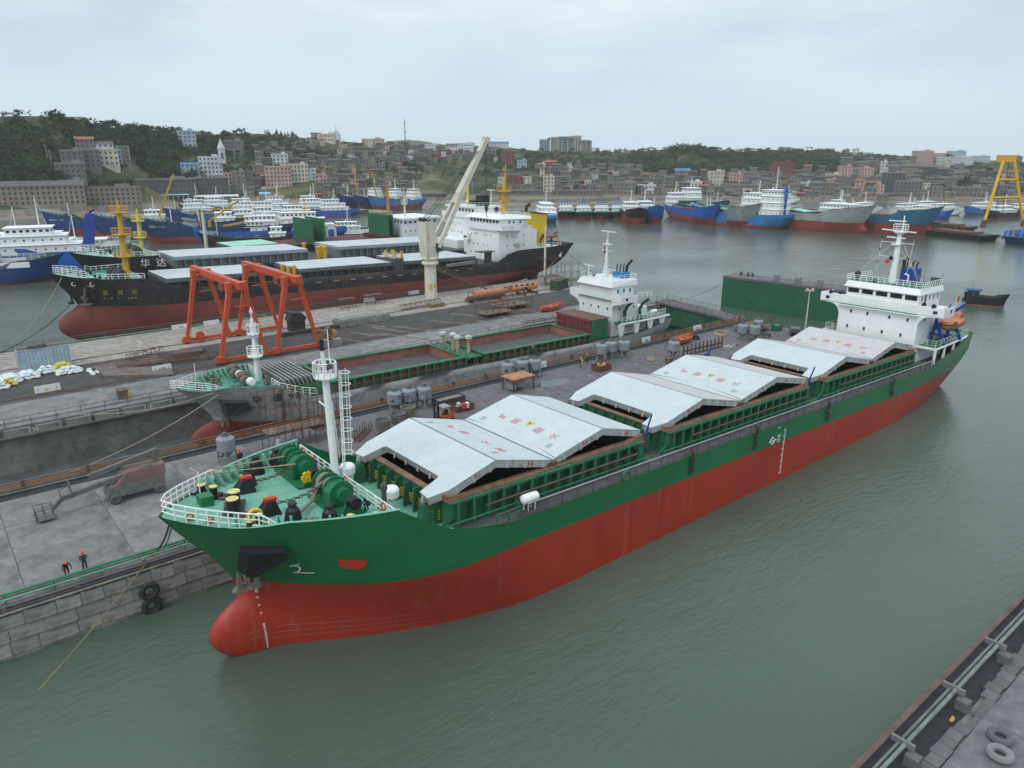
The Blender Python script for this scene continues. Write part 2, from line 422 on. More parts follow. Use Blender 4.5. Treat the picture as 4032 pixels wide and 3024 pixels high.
# forecastle after bulkhead and the green working deck in front of hatch one
b = MB();b.box(39.45,-8.7,8.0,39.7,8.7,10.9);b.build('forecastle_bulkhead',COAMG,main)
o = mh.outline(8.03,33.6,39.4,.3,6);b = MB();n = len(o)
b.add([(x,y,8.03) for x,y in o]+[(x,-y,8.03) for x,y in o],[(i+n,i+1+n,i+1,i) for i in range(n-1)]);b.build('working_deck',LGREEN,main)
# bulwark stays on the starboard side (each leaning bracket) and a few behind the port plate
sb = MB();sb.prism([(0,0),(.95,0),(.2,1.2),(0,1.2)],-.05,.05,axis='x');sb.hexa([(-.1,.9,0),(.1,.9,0),(.1,.98,0),(-.1,.98,0)],[(-.1,.16,1.2),(.1,.16,1.2),(.1,.24,1.2),(-.1,.24,1.2)]);stay = sb.mesh('bulwark_stay',LGREEN)
for sg in (-1,1):
    for k in range(13):
        x = 40.4+k*.83;y = mh.half(x,zfc(x))-.17;y2 = mh.half(x+.4,zfc(x));ang = math.atan2(y2-mh.half(x,zfc(x)),.4)
        o = put('bulwark_stay',stay,main,(x,sg*y,zfc(x)));o.rotation_euler = (0,0,(PI if sg > 0 else 0)+(-ang if sg < 0 else ang))
bs = MB()
for z in (.35,.68): bs.tube([(x,-(mh.half(x,zfc(x))-.35),zfc(x)+z) for x in np.linspace(44.2,47.6,6)],.06,4)
bs.build('fairlead_frame',LGREEN,main)
# white bow railing round the tip, sloping down onto the bulwark
def rim(x0,x1,n,z,inset=.25,sg=1): return [(x,sg*max(.05,mh.half(x,zfc(x))-inset),z(x)) for x in np.linspace(x0,x1,n)]
b = MB()
for sg in (-1,1):
    P = [Vector(p) for p in rim(47.2,53.6,12,lambda x: zfc(x)+.05,.12,sg)]
    hts = [.12,.5,1.0]+[1.3]*9
    for k in range(3):
        pts = [p+Vector((0,0,h*(k+1)/3)) for p,h in zip(P,hts)]
        if k < 2: pts = pts[k+1 if k == 0 else 1:]
        b.tube(pts,.06 if k == 2 else .045,5)
    for p,h in list(zip(P,hts))[2::1]: b.cbox((p.x,p.y,p.z+h/2),(.05,.2,h))
P = [Vector((53.6,s*max(.05,mh.half(53.6,zfc(53.6))-.12),zfc(53.6)+.05)) for s in (-1,1)]
mid = Vector((54.15,0,zfc(54)+.05))
for k in range(3): b.tube([P[0]+Vector((0,0,1.3*(k+1)/3)),mid+Vector((0,0,1.3*(k+1)/3)),P[1]+Vector((0,0,1.3*(k+1)/3))],.055,5)
b.build('bow_railing',WHITE2,main)
b = MB();b.tube([(50.8,-2.2,12),(50.8,-2.2,14.2),(51.3,-2.2,14.7)],.05,5);b.build('jackstaff',WHITE2,main)
# railing across the after edge of the forecastle, in two lengths with life-ring plates
for y0,y1 in ((-8.3,-2.2),(1.4,8.6)):
    b = MB();pts = [(39.8,y,10.93) for y in np.linspace(y0,y1,6)]
    rail(b,pts,1.1,3,.05,1.1,.16);b.build('forecastle_railing',WHITE2,main)
for y in (-7.4,.9,7.2):
    b = MB();b.box(39.86,y-.45,11.35,39.92,y+.45,12.15,0);b.torus((39.95,y,11.75),.3,.07,'x',12,5,1);b.build('life_ring',[WHITE2,RED],main)
# foremast with lattice cage ladder
b = MB();b.cyl((40.2,-.3,11.1),(40.7,-.3,20.7),.34,.29,16);b.cyl((40.7,-.3,20.7),(40.85,-.3,22.9),.2,.15,10);b.build('mast_pole',WHITE,main)
b = MB();b.lathe([(.3,0),(.95,.12),(.95,.22),(.3,.22)],(40.7,-.3,20.5),18);b.build('mast_platform',WHITE,main)
b = MB();pts = [(40.7+.92*math.cos(a),-.3+.92*math.sin(a),20.75) for a in np.linspace(0,2*PI,13)];rail(b,pts,1.15,2,.045,.7);b.build('platform_railing',WHITE2,main)
b = MB();cx,cy = 39.35,.45
ladder(b,(39.6,.1,11.4),(39.6,.1,21.0),.5,(.7,.7,0),.05,.45)
for z in np.arange(14.0,21.4,1.0): b.torus((cx,cy,z),.46,.035,'z',10,4)
for a in (-2.2,-.8,.5,1.8): b.tube([(cx+.46*math.cos(a),cy+.46*math.sin(a),13.8),(cx+.46*math.cos(a),cy+.46*math.sin(a),21.2)],.035,4)
b.build('cage_ladder',WHITE2,main)
b = MB();b.cyl((40.85,-.3,22.9),(40.85,-.3,23.2),.22,n=10);b.cyl((40.85,-.3,23.2),(40.85,-.3,23.5),.14,n=10);b.cyl((40.85,-.3,23.5),(40.85,-.3,23.8),.18,n=10);b.build('mast_light',BLACK,main)
b = MB();b.tube([(40.3,-.1,21.4),(40.4,-.1,24.6)],.05,5);b.tube([(40.2,-.3,18.5),(38.2,-3.6,11.9)],.05,4);b.tube([(40.2,-2.8,17.8),(40.2,-.3,17.5)],.07,5);b.build('mast_antenna',WHITE2,main)
for z,y in ((22.0,.9),(21.6,-1.2)):
    b = MB();b.lathe([(.1,0),(.24,.12),(.24,.4),(.1,.45)],(40.7,y-.3,z-.5),10);b.build('flood_light',DKGREY,main)
# anchor windlasses
def windlass(y,rope):
    g = put('anchor_windlass',None,main,(42.0,y,10.98));
    b = MB();b.box(-1.3,-2.6,0,1.3,2.6,.25);
    for k in (-2.5,-.9,.8,2.5): b.hexa([(-.9,k-.1,.2),(.9,k-.1,.2),(.9,k+.1,.2),(-.9,k+.1,.2)],[(-.3,k-.1,1.45),(.3,k-.1,1.45),(.3,k+.1,1.45),(-.3,k+.1,1.45)])
    b.build('winch_frame',GREEN,g)
    b = MB()
    for k in (-2.2,-1.2,-.3,.9): b.cyl((0,k,1.35),(0,k+.09,1.35),1.05,n=20)
    b.build('drum_flange',GREEN,g)
    b = MB();b.cyl((0,-2.1,1.35),(0,-1.3,1.35),.78,n=16);b.cyl((0,-1.1,1.35),(0,-.35,1.35),.7,n=16);b.build('rope_drum',rope,g)
    b = MB();b.lathe([(.35,0),(.5,.1),(.28,.35),(.3,.6),(.5,.75),(.5,.85)],(0,2.55,1.35),14,axis='y');b.build('warping_head',BLACK,g)
    b = MB();b.lathe([(.6,0),(.6,.25),(.45,.32),(.6,.4),(.6,.6)],(0,.95,1.35),16,axis='y');b.build('chain_wheel',GREEN,g)
    b = MB();b.box(-1.0,-.3,.25,1.0,.9,1.5);b.hexa([(-1,-.3,1.5),(1,-.3,1.5),(1,.9,1.5),(-1,.9,1.5)],[(-.5,-.2,2.1),(.5,-.2,2.1),(.5,.8,2.1),(-.5,.8,2.1)]);b.build('gear_housing',GREEN,g)
    return g
ROPEG = mat('grey mooring rope',(.24,.22,.18),.95,var=.3,scale=5)
windlass(3.3,ROPEG);windlass(-3.6,GREEN)
b = MB()
for k in range(5): b.torus((42.8,-.3,12.35),.34,.09,'y',10,5)
b.cyl((42.5,-.3,12.35),(43.0,-.3,12.35),.1,n=6)
for a in range(6): b.beam((42.8+.1*math.cos(a),-.3,12.35+.1*math.sin(a)),(42.8+.5*math.cos(a*1.05),-.3,12.35+.5*math.sin(a*1.05)),.14,.3)
b.build('yellow_hand_wheel',mat('bright yellow',(.75,.5,.01),.5),main)
# anchor chains and stoppers
for y in (2.4,-2.7):
    b = MB()
    for k in range(12):
        t = k/12;x = lerp(43.1,46.6,t);z = lerp(12.5,12.15,t)-.25*math.sin(PI*t);b.torus((x,y,z),.13,.05,'y' if k % 2 else 'z',8,4)
    b.build('anchor_chain',RUST,main)
    b = MB();z = zfc(47.2)
    b.hexa([(46.4,y-.6,z),(48.2,y-.6,z),(48.2,y+.6,z),(46.4,y+.6,z)],[(46.7,y-.35,z+1.1),(47.4,y-.35,z+1.1),(47.4,y+.35,z+1.1),(46.7,y+.35,z+1.1)],0)
    b.cbox((47.0,y,z+1.2),(.9,.5,.22),1);b.cbox((47.3,y-.1,z+1.38),(.2,.2,.2),2);b.build('chain_stopper',[BLACK,RED,YELLOW],main)
    b = MB();z = zfc(49);b.torus((49.1,y*.75,z+.1),.42,.13,'z',14,6);b.build('hawse_lip',RUST,main)
b = MB();z = zfc(48.5);b.torus((48.6,3.2,z+.45),.5,.16,'y',12,5);b.box(48.3,2.9,z,48.9,3.5,z+.25);b.build('yellow_roller',[mat('bright yellow',())],main)
# mushroom ventilators
for x,y in ((46.2,4.6),(44.0,6.2),(44.8,-6.3),(46.4,-4.0),(42.6,-7.2)):
    b = MB();b.lathe([(.72,0),(.5,1.05),(.3,1.3),(.3,1.45),(.36,1.5),(.3,1.62),(.05,1.66)],(x,y,zfc(x)),14);b.build('mushroom_vent',BLACK,main)
# bollards: pairs of black posts with yellow striped caps
CAPY = mat('yellow striped cap',(.62,.55,.22),.6,var=.25,scale=3)
def bollard(x,y,r,h,rz,d,plate=True):
    z = zfc(x);g = put('bollard',None,main,(x,y,z),rz)
    if plate: MB().box(-d*.5-r*1.7,-r*1.7,0,d*.5+r*1.7,r*1.7,.22).build('base_plate',BLACK,g)
    for s in (-1,1):
        b = MB();b.cyl((s*d/2,0,.1),(s*d/2,0,h),r,n=14);p = b.build('post',BLACK,g)
        b = MB();b.cyl((s*d/2,0,h),(s*d/2,0,h+.06),r*1.08,n=14);b.build('cap',CAPY,p)
bollard(49.2,.6,.44,1.25,1.15,1.35);bollard(50.0,-3.0,.3,.85,2.2,1.1)
for x,y,rz in ((49.0,4.25,.6),(43.3,7.35,.35),(45.0,-7.1,-.5),(41.5,8.0,.2)): bollard(x,y,.26,.75,rz,1.1,False)
b = MB();z = zfc(50.6);b.box(50.2,-1.9,z,51.2,-.8,z+.8);b.build('green_locker',GREEN,main)
for x,y in ((52.6,1.2),(51.5,2.2)):
    b = MB();z = zfc(x);b.torus((x,y,z+.28),.22,.08,'y',10,5);b.cbox((x,y,z+.1),(.5,.35,.2));b.build('rusty_fairlead',[mat('rusty orange',(.42,.13,.03),.8,rust=.4)],main)
b = MB()
for x,y in ((48.3,2.0),(49.0,-.9)):
    z = zfc(x)+.12;b.tube([(x-.5,y-.1,z),(x+.5,y+.1,z)],.08,5);b.cbox((x,y,z+.1),(.25,.25,.2))
b.build('red_clamp',RED,main)
# heap of mooring rope spread over the deck beside the port ventilators
b = MB();rnd = random.Random(3)
for k in range(46):
    y0 = 5.2+rnd.uniform(-.5,.6);x0 = 44.7+rnd.uniform(-.3,.3);pts = []
    for i in range(6):
        t = i/5;x = lerp(x0,47.0+rnd.uniform(-.5,.5),t);y = lerp(y0,6.0+rnd.uniform(-.7,.3),t)+rnd.uniform(-.06,.06)
        y = min(y,mh.half(x,zfc(x))-.5);pts.append((x,y,zfc(x)+.1+.25*math.sin(PI*t)*rnd.random()))
    b.tube(pts,.05,4)
o = b.build('mooring_rope_heap',ROPE,None);o.matrix_world = MAIN_M;tag(o,'heap of pale mooring rope strewn over the green forecastle deck','rope');o['kind'] = 'thing'
b = MB();P = [(42.2,2.0,12.9),(43.1,2.2,12.5),(43.7,2.5,11.6),(44.4,3.1,11.55),(45.4,4.0,11.65)]
b.tube(P,.17,7);o = b.build('thick_mooring_rope',ROPEG);o.matrix_world = MAIN_M;tag(o,'thick grey rope running off the winch drum onto the forecastle deck','rope')
b = MB();b.tube([(42.9,-2.2,12.9),(49.6,-5.0,12.75)],.06,5);b.tube([(42.9,-4.4,12.9),(49.0,-5.6,12.75)],.06,5)
o = b.build('taut_rope',ROPE);o.matrix_world = MAIN_M;tag(o,'two taut ropes from the far winch to the starboard bulwark fairlead','rope')
b = MB()
for k in range(7): b.torus((41.0+.05*k,-4.6,11.5+.09*k),.75-.03*k,.08,'z',18,5)
o = b.build('coiled_rope',ROPE);o.matrix_world = MAIN_M;tag(o,'coil of pale rope beside the far winch on the forecastle','rope')
# anchor in its hawse on the port bow, with black bolster
b = MB()
def hp(x,z,off=0.): return (x,mh.half(x,z)+off,z)
poly = [(49.9,10.0),(47.4,10.15),(47.2,9.3),(48.6,7.6),(48.9,6.9),(49.6,6.9)]
b.add([hp(x,z,.02) for x,z in poly]+[(x*.85+7.3,mh.half(x,z)*.8+1.9,z*.9+.75) for x,z in poly],[tuple(range(5,-1,-1)),tuple(range(6,12))]+[(i,(i+1) % 6,(i+1) % 6+6,i+6) for i in range(6)])
b.build('anchor_bolster',BLACK,main)
ANCH = mat('muddy anchor',(.22,.18,.14),.95,var=.3,scale=2,dirt=.4)
b = MB();ax,az = 49.1,6.0;ay = mh.half(ax,az)+.55
b.beam((ax,ay-.1,az+1.3),(ax,ay+.25,az-.3),.32);b.cbox((ax,ay+.3,az-.5),(1.9,.6,.5))
for s in (-1,1):
    b.hexa([(ax+s*.6-.25,ay+.2,az-.5),(ax+s*.6+.25,ay+.2,az-.5),(ax+s*.6+.25,ay+.6,az-.5),(ax+s*.6-.25,ay+.6,az-.5)],
           [(ax+s*.85-.05,ay+.75,az+1.35),(ax+s*.85+.05,ay+.75,az+1.35),(ax+s*.85+.05,ay+.85,az+1.35),(ax+s*.85-.05,ay+.85,az+1.35)])
    b.ball((ax+s*.95,ay+.3,az-.55),(.3,.3,.24),8,5)
b.build('anchor',ANCH,main)
# painted marks on the bow: red half-round pocket, bulb sign, draught scale
b = MB();P = [(43.9,8.35),(41.9,8.0),(41.95,7.6),(42.4,7.2),(43.2,7.35),(43.75,7.75)]
n = len(P);b.add([hp(x,z,.03) for x,z in P]+[hp(x,z,.09) for x,z in P],[tuple(range(n,2*n))]+[(i,(i+1) % n,(i+1) % n+n,i+n) for i in range(n)])
b.build('red_pocket',RED,main)
def strip(name,pts,w,m,off=.035,par=None):
    """thin painted line following the plating; pts are (x, z)"""
    b = MB()
    for (x,z),(x2,z2) in zip(pts,pts[1:]):
        dx,dz = x2-x,z2-z;L = math.hypot(dx,dz);nx,nz = -dz/L*w/2,dx/L*w/2
        q = [(x+nx,z+nz),(x-nx,z-nz),(x2-nx,z2-nz),(x2+nx,z2+nz)]
        b.add([hp(a,c,off) for a,c in q],[(0,1,2,3)])
    return b.build(name,m,par or main)
MARK = mat('white marks',(.75,.75,.72),.6,var=.1)
arc = [(46.5+.42*math.cos(t),7.35+.42*math.sin(t)) for t in np.linspace(.9,4.0,9)]
strip('bulb_mark',[(46.2,7.95),(46.7,7.72)]+arc,.1,MARK);strip('bulb_mark',[(46.45,6.98),(45.2,6.95)],.1,MARK)
b = MB()
for k in range(34):
    z = 4.6-k*.17;x = 48.3-.09*(4.6-z)
    y = mh.half(x,z);w_ = .2
    if z < -1.3: break
    for dx in [0]: b.add([hp(x+dx-w_/2 if k % 5 == 0 else x-.09,z,.04),hp(x+dx+.07,z,.04),hp(x+dx+.07,z+.1,.04),hp(x+dx-.09,z+.1,.04)],[(0,3,2,1)])
b.build('bow_draught_scale',MARK,main)
for z,x0,x1 in ((.95,49.3,36.8),(.35,49.2,36.0),(-.2,48.3,35.2)):
    strip('bow_scratch',[(x,z) for x in np.linspace(x0,x1,14)],.05,mat('pale scratch',(.42,.14,.12),.6))
# plimsoll disc and midship draught scale
b = MB()
for k in range(36):
    z = 7.0-k*.165
    if z < .55: break
    b.box(-14.68,9.9,z,-14.5+(.25 if k % 5 == 0 else 0),9.935,z+.08)
b.build('midship_draught_scale',MARK,main)
b = MB();b.torus((-11.9,9.9,6.15),.42,.06,'y',16,4);b.box(-12.7,9.9,6.1,-11.1,9.94,6.2)
for dz in (-.35,-.1,.2,.45): b.box(-13.6,9.9,6.1+dz,-12.9,9.94,6.17+dz)
b.build('plimsoll_mark',MARK,main)
b = MB();b.box(-13.4,9.9,7.55,-12.8,9.935,7.63);b.build('deck_line',MARK,main)
# vertical plate seams and hanging net fenders over the side
for x in (26.8,13.2,8.6,-28.5): strip('plate_seam',[(x,-.5),(x,5.4)],.07,mat('seam red',(.25,.05,.035),.55))
NET = mat('old net fender',(.05,.045,.04),.95,var=.4,scale=4)
for x in (4.2,-7.9,-24.6,-43.2):
    b = MB();rnd = random.Random(int(x*7))
    for k in range(6):
        pts = [(x+rnd.uniform(-.25,.25),9.95+rnd.uniform(.05,.28),9.0-i*.42) for i in range(8)];pts[0] = (x,9.7,9.2);b.tube(pts,.07,4)
    b.build('hanging_net',NET,main)
# side railing in grey, dropping at the break, with gangway kink
for sg in (1,-1):
    b = MB();y = sg*9.75
    rail(b,[(27.2,y,8.05)]+[(x,y,8.05) for x in np.arange(25,-57,-2.0)]+[(-57.6,y,8.05)],1.12,3,.045,2.0,.08)
    b.build('side_railing',GRIME,main)
    b = MB();b.tube([(27.2,y,9.2)]+[(x,y,9.2) for x in np.arange(25,-57,-4.)]+[(-57.6,y,9.2)],.07,5);b.build('top_rail',mat('worn pale rail',(.33,.35,.36),.6,var=.2),main)
    b = MB();rail(b,[(30.6,y,8.1),(27.8,sg*9.6,8.05),(27.4,sg*8.3,8.05)],1.05,3,.05,1.2);b.build('gangway_railing',COAMG,main)
b = MB();b.torus((14.5,9.85,8.55),.5,.13,'y',14,6);b.build('mooring_ring',COAMG,main)
b = MB();b.lathe([(.1,-.95),(.42,-.8),(.46,-.3),(.44,-.28),(.46,.3),(.42,.8),(.1,.95)],(26.3,9.0,9.25),14,axis='x')
for x in (25.9,26.7):
    for y in (8.7,9.3): b.cbox((x,y,8.55),(.08,.08,1.0))
o = b.build('life_raft_canister',[WHITE],None);o.matrix_world = MAIN_M;tag(o,'white life raft canister on a cradle by the carrier side rail','life raft')
# hatch coamings
def coaming(x0,x1,idx):
    g = put('hatch_coaming',None,main)
    yb,zt = 7.0,10.35
    b = MB()
    for y in (-yb,yb): b.box(x1,y-.08,8.0,x0,y+.08,zt)
    for x in (x0,x1): b.box(x-.08,-yb,8.0,x+.08,yb,zt)
    b.build('coaming_wall',COAMG,g)
    b = MB()
    for s in (-1,1):
        b.box(x1-.3,s*yb-.42,zt,x0+.3,s*yb+.42,zt+.16)
        b.hexa([(x0-2.2,s*yb-.3,zt+.16),(x0+.3,s*yb-.3,zt+.16),(x0+.3,s*yb+.3,zt+.16),(x0-2.2,s*yb+.3,zt+.16)],[(x0-2.2,s*yb-.3,zt+.17),(x0+.3,s*yb-.3,zt+.55),(x0+.3,s*yb+.3,zt+.55),(x0-2.2,s*yb+.3,zt+.17)])
        b.hexa([(x1-.3,s*yb-.3,zt+.16),(x1+2.2,s*yb-.3,zt+.16),(x1+2.2,s*yb+.3,zt+.16),(x1-.3,s*yb+.3,zt+.16)],[(x1-.3,s*yb-.3,zt+.6),(x1+2.2,s*yb-.3,zt+.17),(x1+2.2,s*yb+.3,zt+.17),(x1-.3,s*yb+.3,zt+.6)])
    b.build('coaming_rail',COAM_RUST,g)
    b = MB();b.box(x0-.4,-yb,zt,x0+.25,yb,zt+.14);b.box(x1-.25,-yb,zt,x1+.4,yb,zt+.14);b.build('end_rail',COAM_RUST,g)
    b = MB();b.box(x1+.1,-yb+.1,8.2,x0-.1,yb-.1,8.4);b.build('hold_floor',DARK,g)
    b = MB()
    for y in (-yb+.1,yb-.1): b.box(x1,y-.01,8.2,x0,y+.01,zt-.02)
    b.build('hold_lining',DARK,g)
    # stays: upright brackets outside the long walls, each a part
    k = (STAYM[0] if STAYM else None)
    if k is None:
        q = MB();q.prism([(0,0),(.85,0),(.74,2.3),(0,2.3)],-.04,.04,axis='x');q.hexa([(-.12,.8,0),(.12,.8,0),(.12,.87,0),(-.12,.87,0)],[(-.12,.7,2.3),(.12,.7,2.3),(.12,.77,2.3),(-.12,.77,2.3)]);k = q.mesh('coaming_stay',COAMG);STAYM.append(k)
    n = int((x0-x1)/1.62);
    for s in (-1,1):
        for i in range(n+1):
            x = x1+.6+(x0-x1-1.2)*i/n;put('coaming_stay',k,g,(x,s*(yb+.08),8.0),0 if s > 0 else PI)
    for i in range(9): put('coaming_stay',k,g,(x0+.08,-6.2+i*1.55,8.0),-PI/2)
    b = MB()
    for s in (-1,1):
        b.box(x1,s*(yb+.75)-.02,zt-.22,x0,s*(yb+.75)+.02,zt-.02);b.box(x1-.2,s*(yb+.45)-.35,zt-.06,x0+.2,s*(yb+.45)+.35,zt)
    b.build('coaming_flange',COAMG,g)
    b = MB()
    for s in (-1,1): b.tube([(x0-3.2,s*(yb+1.33),9.55),(x1+1.5,s*(yb+1.33),9.55)],.1,5)
    b.build('rusty_pipe',RUST,g)
    b = MB()
    for s in (-1,1): b.tube([(x0+1.6,s*(yb+1.3),8.75),(x1-1.0,s*(yb+1.3),8.75)],.09,6)
    b.build('green_pipe',COAMG,g)
    b = MB()
    for z in (8.5,8.75,9.0,9.25): b.tube([(x0+.35,-6.4,z),(x0+.35,6.4,z)],.05,4)
    b.build('hydraulic_pipe',[YELLOW if idx == 0 else RUST],g)
    for s in (-1,1):
        b = MB();b.prism([(x0+.3,zt-.1),(x0-1.4,zt-.1),(x0-.5,8.9),(x0+1.2,8.0),(x0+1.7,8.0),(x0+.5,8.8)],s*(yb+.5)-.07,s*(yb+.5)+.07,axis='y');b.build('corner_bracket',COAMG,g)
        b = MB();b.prism([(x1-.3,zt-.1),(x1+1.4,zt-.1),(x1+.4,9.0),(x1-.1,8.0),(x1-.7,8.0),(x1-.5,8.8)],s*(yb+.5)-.07,s*(yb+.5)+.07,axis='y');b.build('corner_bracket',COAMG,g)
        if idx == 0 or True:
            b = MB();b.hexa([(x0+.8,s*5.6-.5,8.0),(x0+1.9,s*5.6-.5,8.0),(x0+1.9,s*5.6+.5,8.0),(x0+.8,s*5.6+.5,8.0)],[(x0+1.1,s*5.6-.3,9.9),(x0+1.7,s*5.6-.3,9.9),(x0+1.7,s*5.6+.3,9.9),(x0+1.1,s*5.6+.3,9.9)]);b.build('hinge_pedestal',COAMG,g)
            b = MB();b.ball((x0+1.4,s*5.6,10.3),(.32,.14,.45),10,6);b.build('hinge_eye',COVER_S,g)
    return g
STAYM = []
REDINK = mat('faded red stencil',(.56,.19,.18),.7,var=.25,scale=6,dirt=.5,dcol=(.6,.5,.5))
BLKINK = mat('faded black stencil',(.16,.16,.16),.7,var=.3)
cleat_b = MB();cleat_b.hexa([(-.15,0,-.36),(.15,0,-.36),(.15,.14,-.36),(-.15,.14,-.36)],[(-.1,0,.25),(.1,0,.25),(.1,.03,.25),(-.1,.03,.25)]);CLEAT = cleat_b.mesh('cleat',COVER_S)
def panel(xa,za,xb,zb,m,notch=0,ink=None,tri=False,num='',flip=False):
    """folding hatch-cover leaf from (xa,za) to (xb,zb) with skirts; notch: cut-away front corners with arms"""
    yb = 7.0;th = .72;b = MB();d = Vector((xb-xa,0,zb-za));L = d.length;d.normalize();nn = Vector((0,1,0)).cross(d);nn = -nn if nn.z < 0 else nn
    P = lambda s,y,h: Vector((xa,0,za))+d*s+Vector((0,y,0))+nn*h
    if notch:
        top = [(0,-4.9),(1.2,-4.3),(1.2,4.3),(0,4.9)]
        ply = [(1.15,-4.4),(1.15,4.4),(0.9,4.6),(-1.2,4.9),(-1.35,6.3),(0.25,6.9),(.35,yb),(L,yb),(L,-yb),(.35,-yb),(.25,-6.9),(-1.35,-6.3),(-1.2,-4.9),(.9,-4.6)]
    else: ply = [(0,-yb),(0,yb),(L,yb),(L,-yb)]
    n = len(ply);vs = [P(s,y,0) for s,y in ply]+[P(s,y,-th) for s,y in ply]
    orient = tuple(range(n));c = sum((ply[i][0]*ply[(i+1) % n][1]-ply[(i+1) % n][0]*ply[i][1]) for i in range(n))
    up = d.cross(Vector((0,1,0))).z > 0
    f = orient if (c > 0) == up else orient[::-1]
    b.add(vs,[f],0)
    o = len(b.v)-2*n
    for i in range(n): b.f.append((o+i,o+(i+1) % n,o+(i+1) % n+n,o+i+n));b.m.append(1)
    b.add([P(s,y,-th+.3) for s,y in ply],[f[::-1]],2)
    g = b.build('hatch_cover',[m,COVER_S,DARK],main)
    ang = math.atan2(-d.z,d.x) if d.x > 0 else math.atan2(d.z,-d.x)
    k = max(3,int(L/1.75))
    for s in (-1,1):
        for i in range(k):
            p = P(L*(i+.6)/k,s*yb,-.36);o = put('cleat',CLEAT,g,p);o.rotation_euler = (0,ang if s > 0 else -ang,0 if s > 0 else PI)
    if notch:
        for y in (-3,-1,1,3): o = put('cleat',CLEAT,g,P(1.15,y,-.4));o.rotation_euler = (0,0,-PI/2)
    fwd = Vector((0,1,0))
    if ink:
        for ch,y in zip(ink,(-3.8,-1.8,1.7,4.0)):
            lettering(ch,1.15,REDINK,g,(0,1,0),-d if d.x < 0 else d,P(L*.5,y,.012))
    if num: lettering(num,.5,RED,g,(-1,0,0) if d.x < 0 else (-1,0,0),(0,0,1),P(L*.62,yb+.02,-.5))
    if tri:
        c = P(L*.5,-.1,.02);e = (-d if d.x < 0 else d);y_ = Vector((0,1,0))
        t = MB();t.add([c-y_*.55-e*.4,c+y_*.55-e*.4,c+e*.6],[(0,1,2)]);t.build('warning_triangle',YELLOW,g)
        t = MB();t.add([c-y_*.2-e*.2+nn*.01,c+y_*.15-e*.2+nn*.01,c+e*.3+nn*.01],[(0,1,2)]);t.build('warning_symbol',BLKINK,g)
    if ink or tri:
        for s_,y in ((.2,-5.4),(.22,4.9)):
            t = MB()
            for q in (-.25,0,.25): t.add([P(L*s_+q-.05,y-.3,.012),P(L*s_+q+.05,y-.3,.012),P(L*s_+q+.05,y+.3,.012),P(L*s_+q-.05,y+.3,.012)],[f[:4] if False else ((0,1,2,3) if up else (3,2,1,0))])
            t.build('lifting_mark',BLKINK,g)
    return g
for i,(f,r1,v_,r2,a) in enumerate(((34.0,28.6,21.9,15.1,9.4),(5.5,-1.2,-8.5,-16.3,-23.6),(-27.4,-34.0,-41.8,-49.2,-55.9))):
    coaming(f-.2,a+.3,i)
    zf,zr,zv,za = 11.15,12.75,11.15,11.35
    s_ = str(i+1)
    panel(f,zf,r1+.12,zr,COVER,notch=1,num=s_+'-1');panel(r1-.12,zr,v_+.1,zv,COVER if i == 0 else COVER_P,ink='严禁火种' if i == 0 else None,num=s_+'-2')
    panel(v_-.1,zv,r2+.12,zr,COVER if i < 2 else COVER_P,ink='严禁烟火' if i != 0 else '严禁烟火',tri=True,num=s_+'-3');panel(r2-.12,zr,a,za,COVER if i == 0 else COVER_P,num=s_+'-4')
    b = MB()
    for s in (-1,1):
        for dx in (-.32,.32): b.torus((v_+dx,s*7.12,10.95-.25),.22,.09,'y',12,5)
    b.build('cover_wheel',RUST,main)
    b = MB();b.tube([(v_-.4,-6.9,zv+.06),(v_-1.3,0,zv+.2),(v_-.4,6.9,zv+.06)],.05,4);b.build('lifting_wire',BLACK,main)
for x,y in ((7.5,6.3),(-25.5,6.4)):
    b = MB();b.tube([(x,y,10.6),(x+.1,y+.6,12.6)],.1,5);b.tube([(x,y,9.5),(x,y,10.7)],.13,6);b.build('blue_hose',BLUE,main)
b = MB()
for x in (7.3,-25.6):
    b.box(x-.5,-5,8.05,x+.5,-3.6,9.4);b.box(x-.4,3.0,8.05,x+.4,4.2,9.2)
b.build('deck_locker',COAMG,main)
for x in (7.9,-25.0):
    b = MB();b.box(x-.06,5.7,8.9,x+.0,6.5,9.9);b.build('red_notice_board',RED,main)
b = MB();b.cyl((36.2,1.9,8.05),(36.2,1.9,9.7),.28,n=10);b.lathe([(.7,0),(.75,.1),(.75,.7),(.6,.9),(.1,.95)],(36.2,1.9,9.5),16);b.build('hatch_vent',WHITE2,main)
b = MB();b.cyl((36.8,-5.0,8.05),(36.8,-5.0,9.7),.28,n=10);b.lathe([(.7,0),(.75,.1),(.75,.7),(.6,.9),(.1,.95)],(36.8,-5.0,9.5),16);b.build('hatch_vent',WHITE2,main)
for y in (-4.5,4.6):
    b = MB();b.cyl((38.4,y,8.05),(38.4,y,11.9),.22,n=8);b.ball((38.4,y,12.0),(.35,.28,.45),8,5);b.build('goose_neck_vent',DKGREY,main)
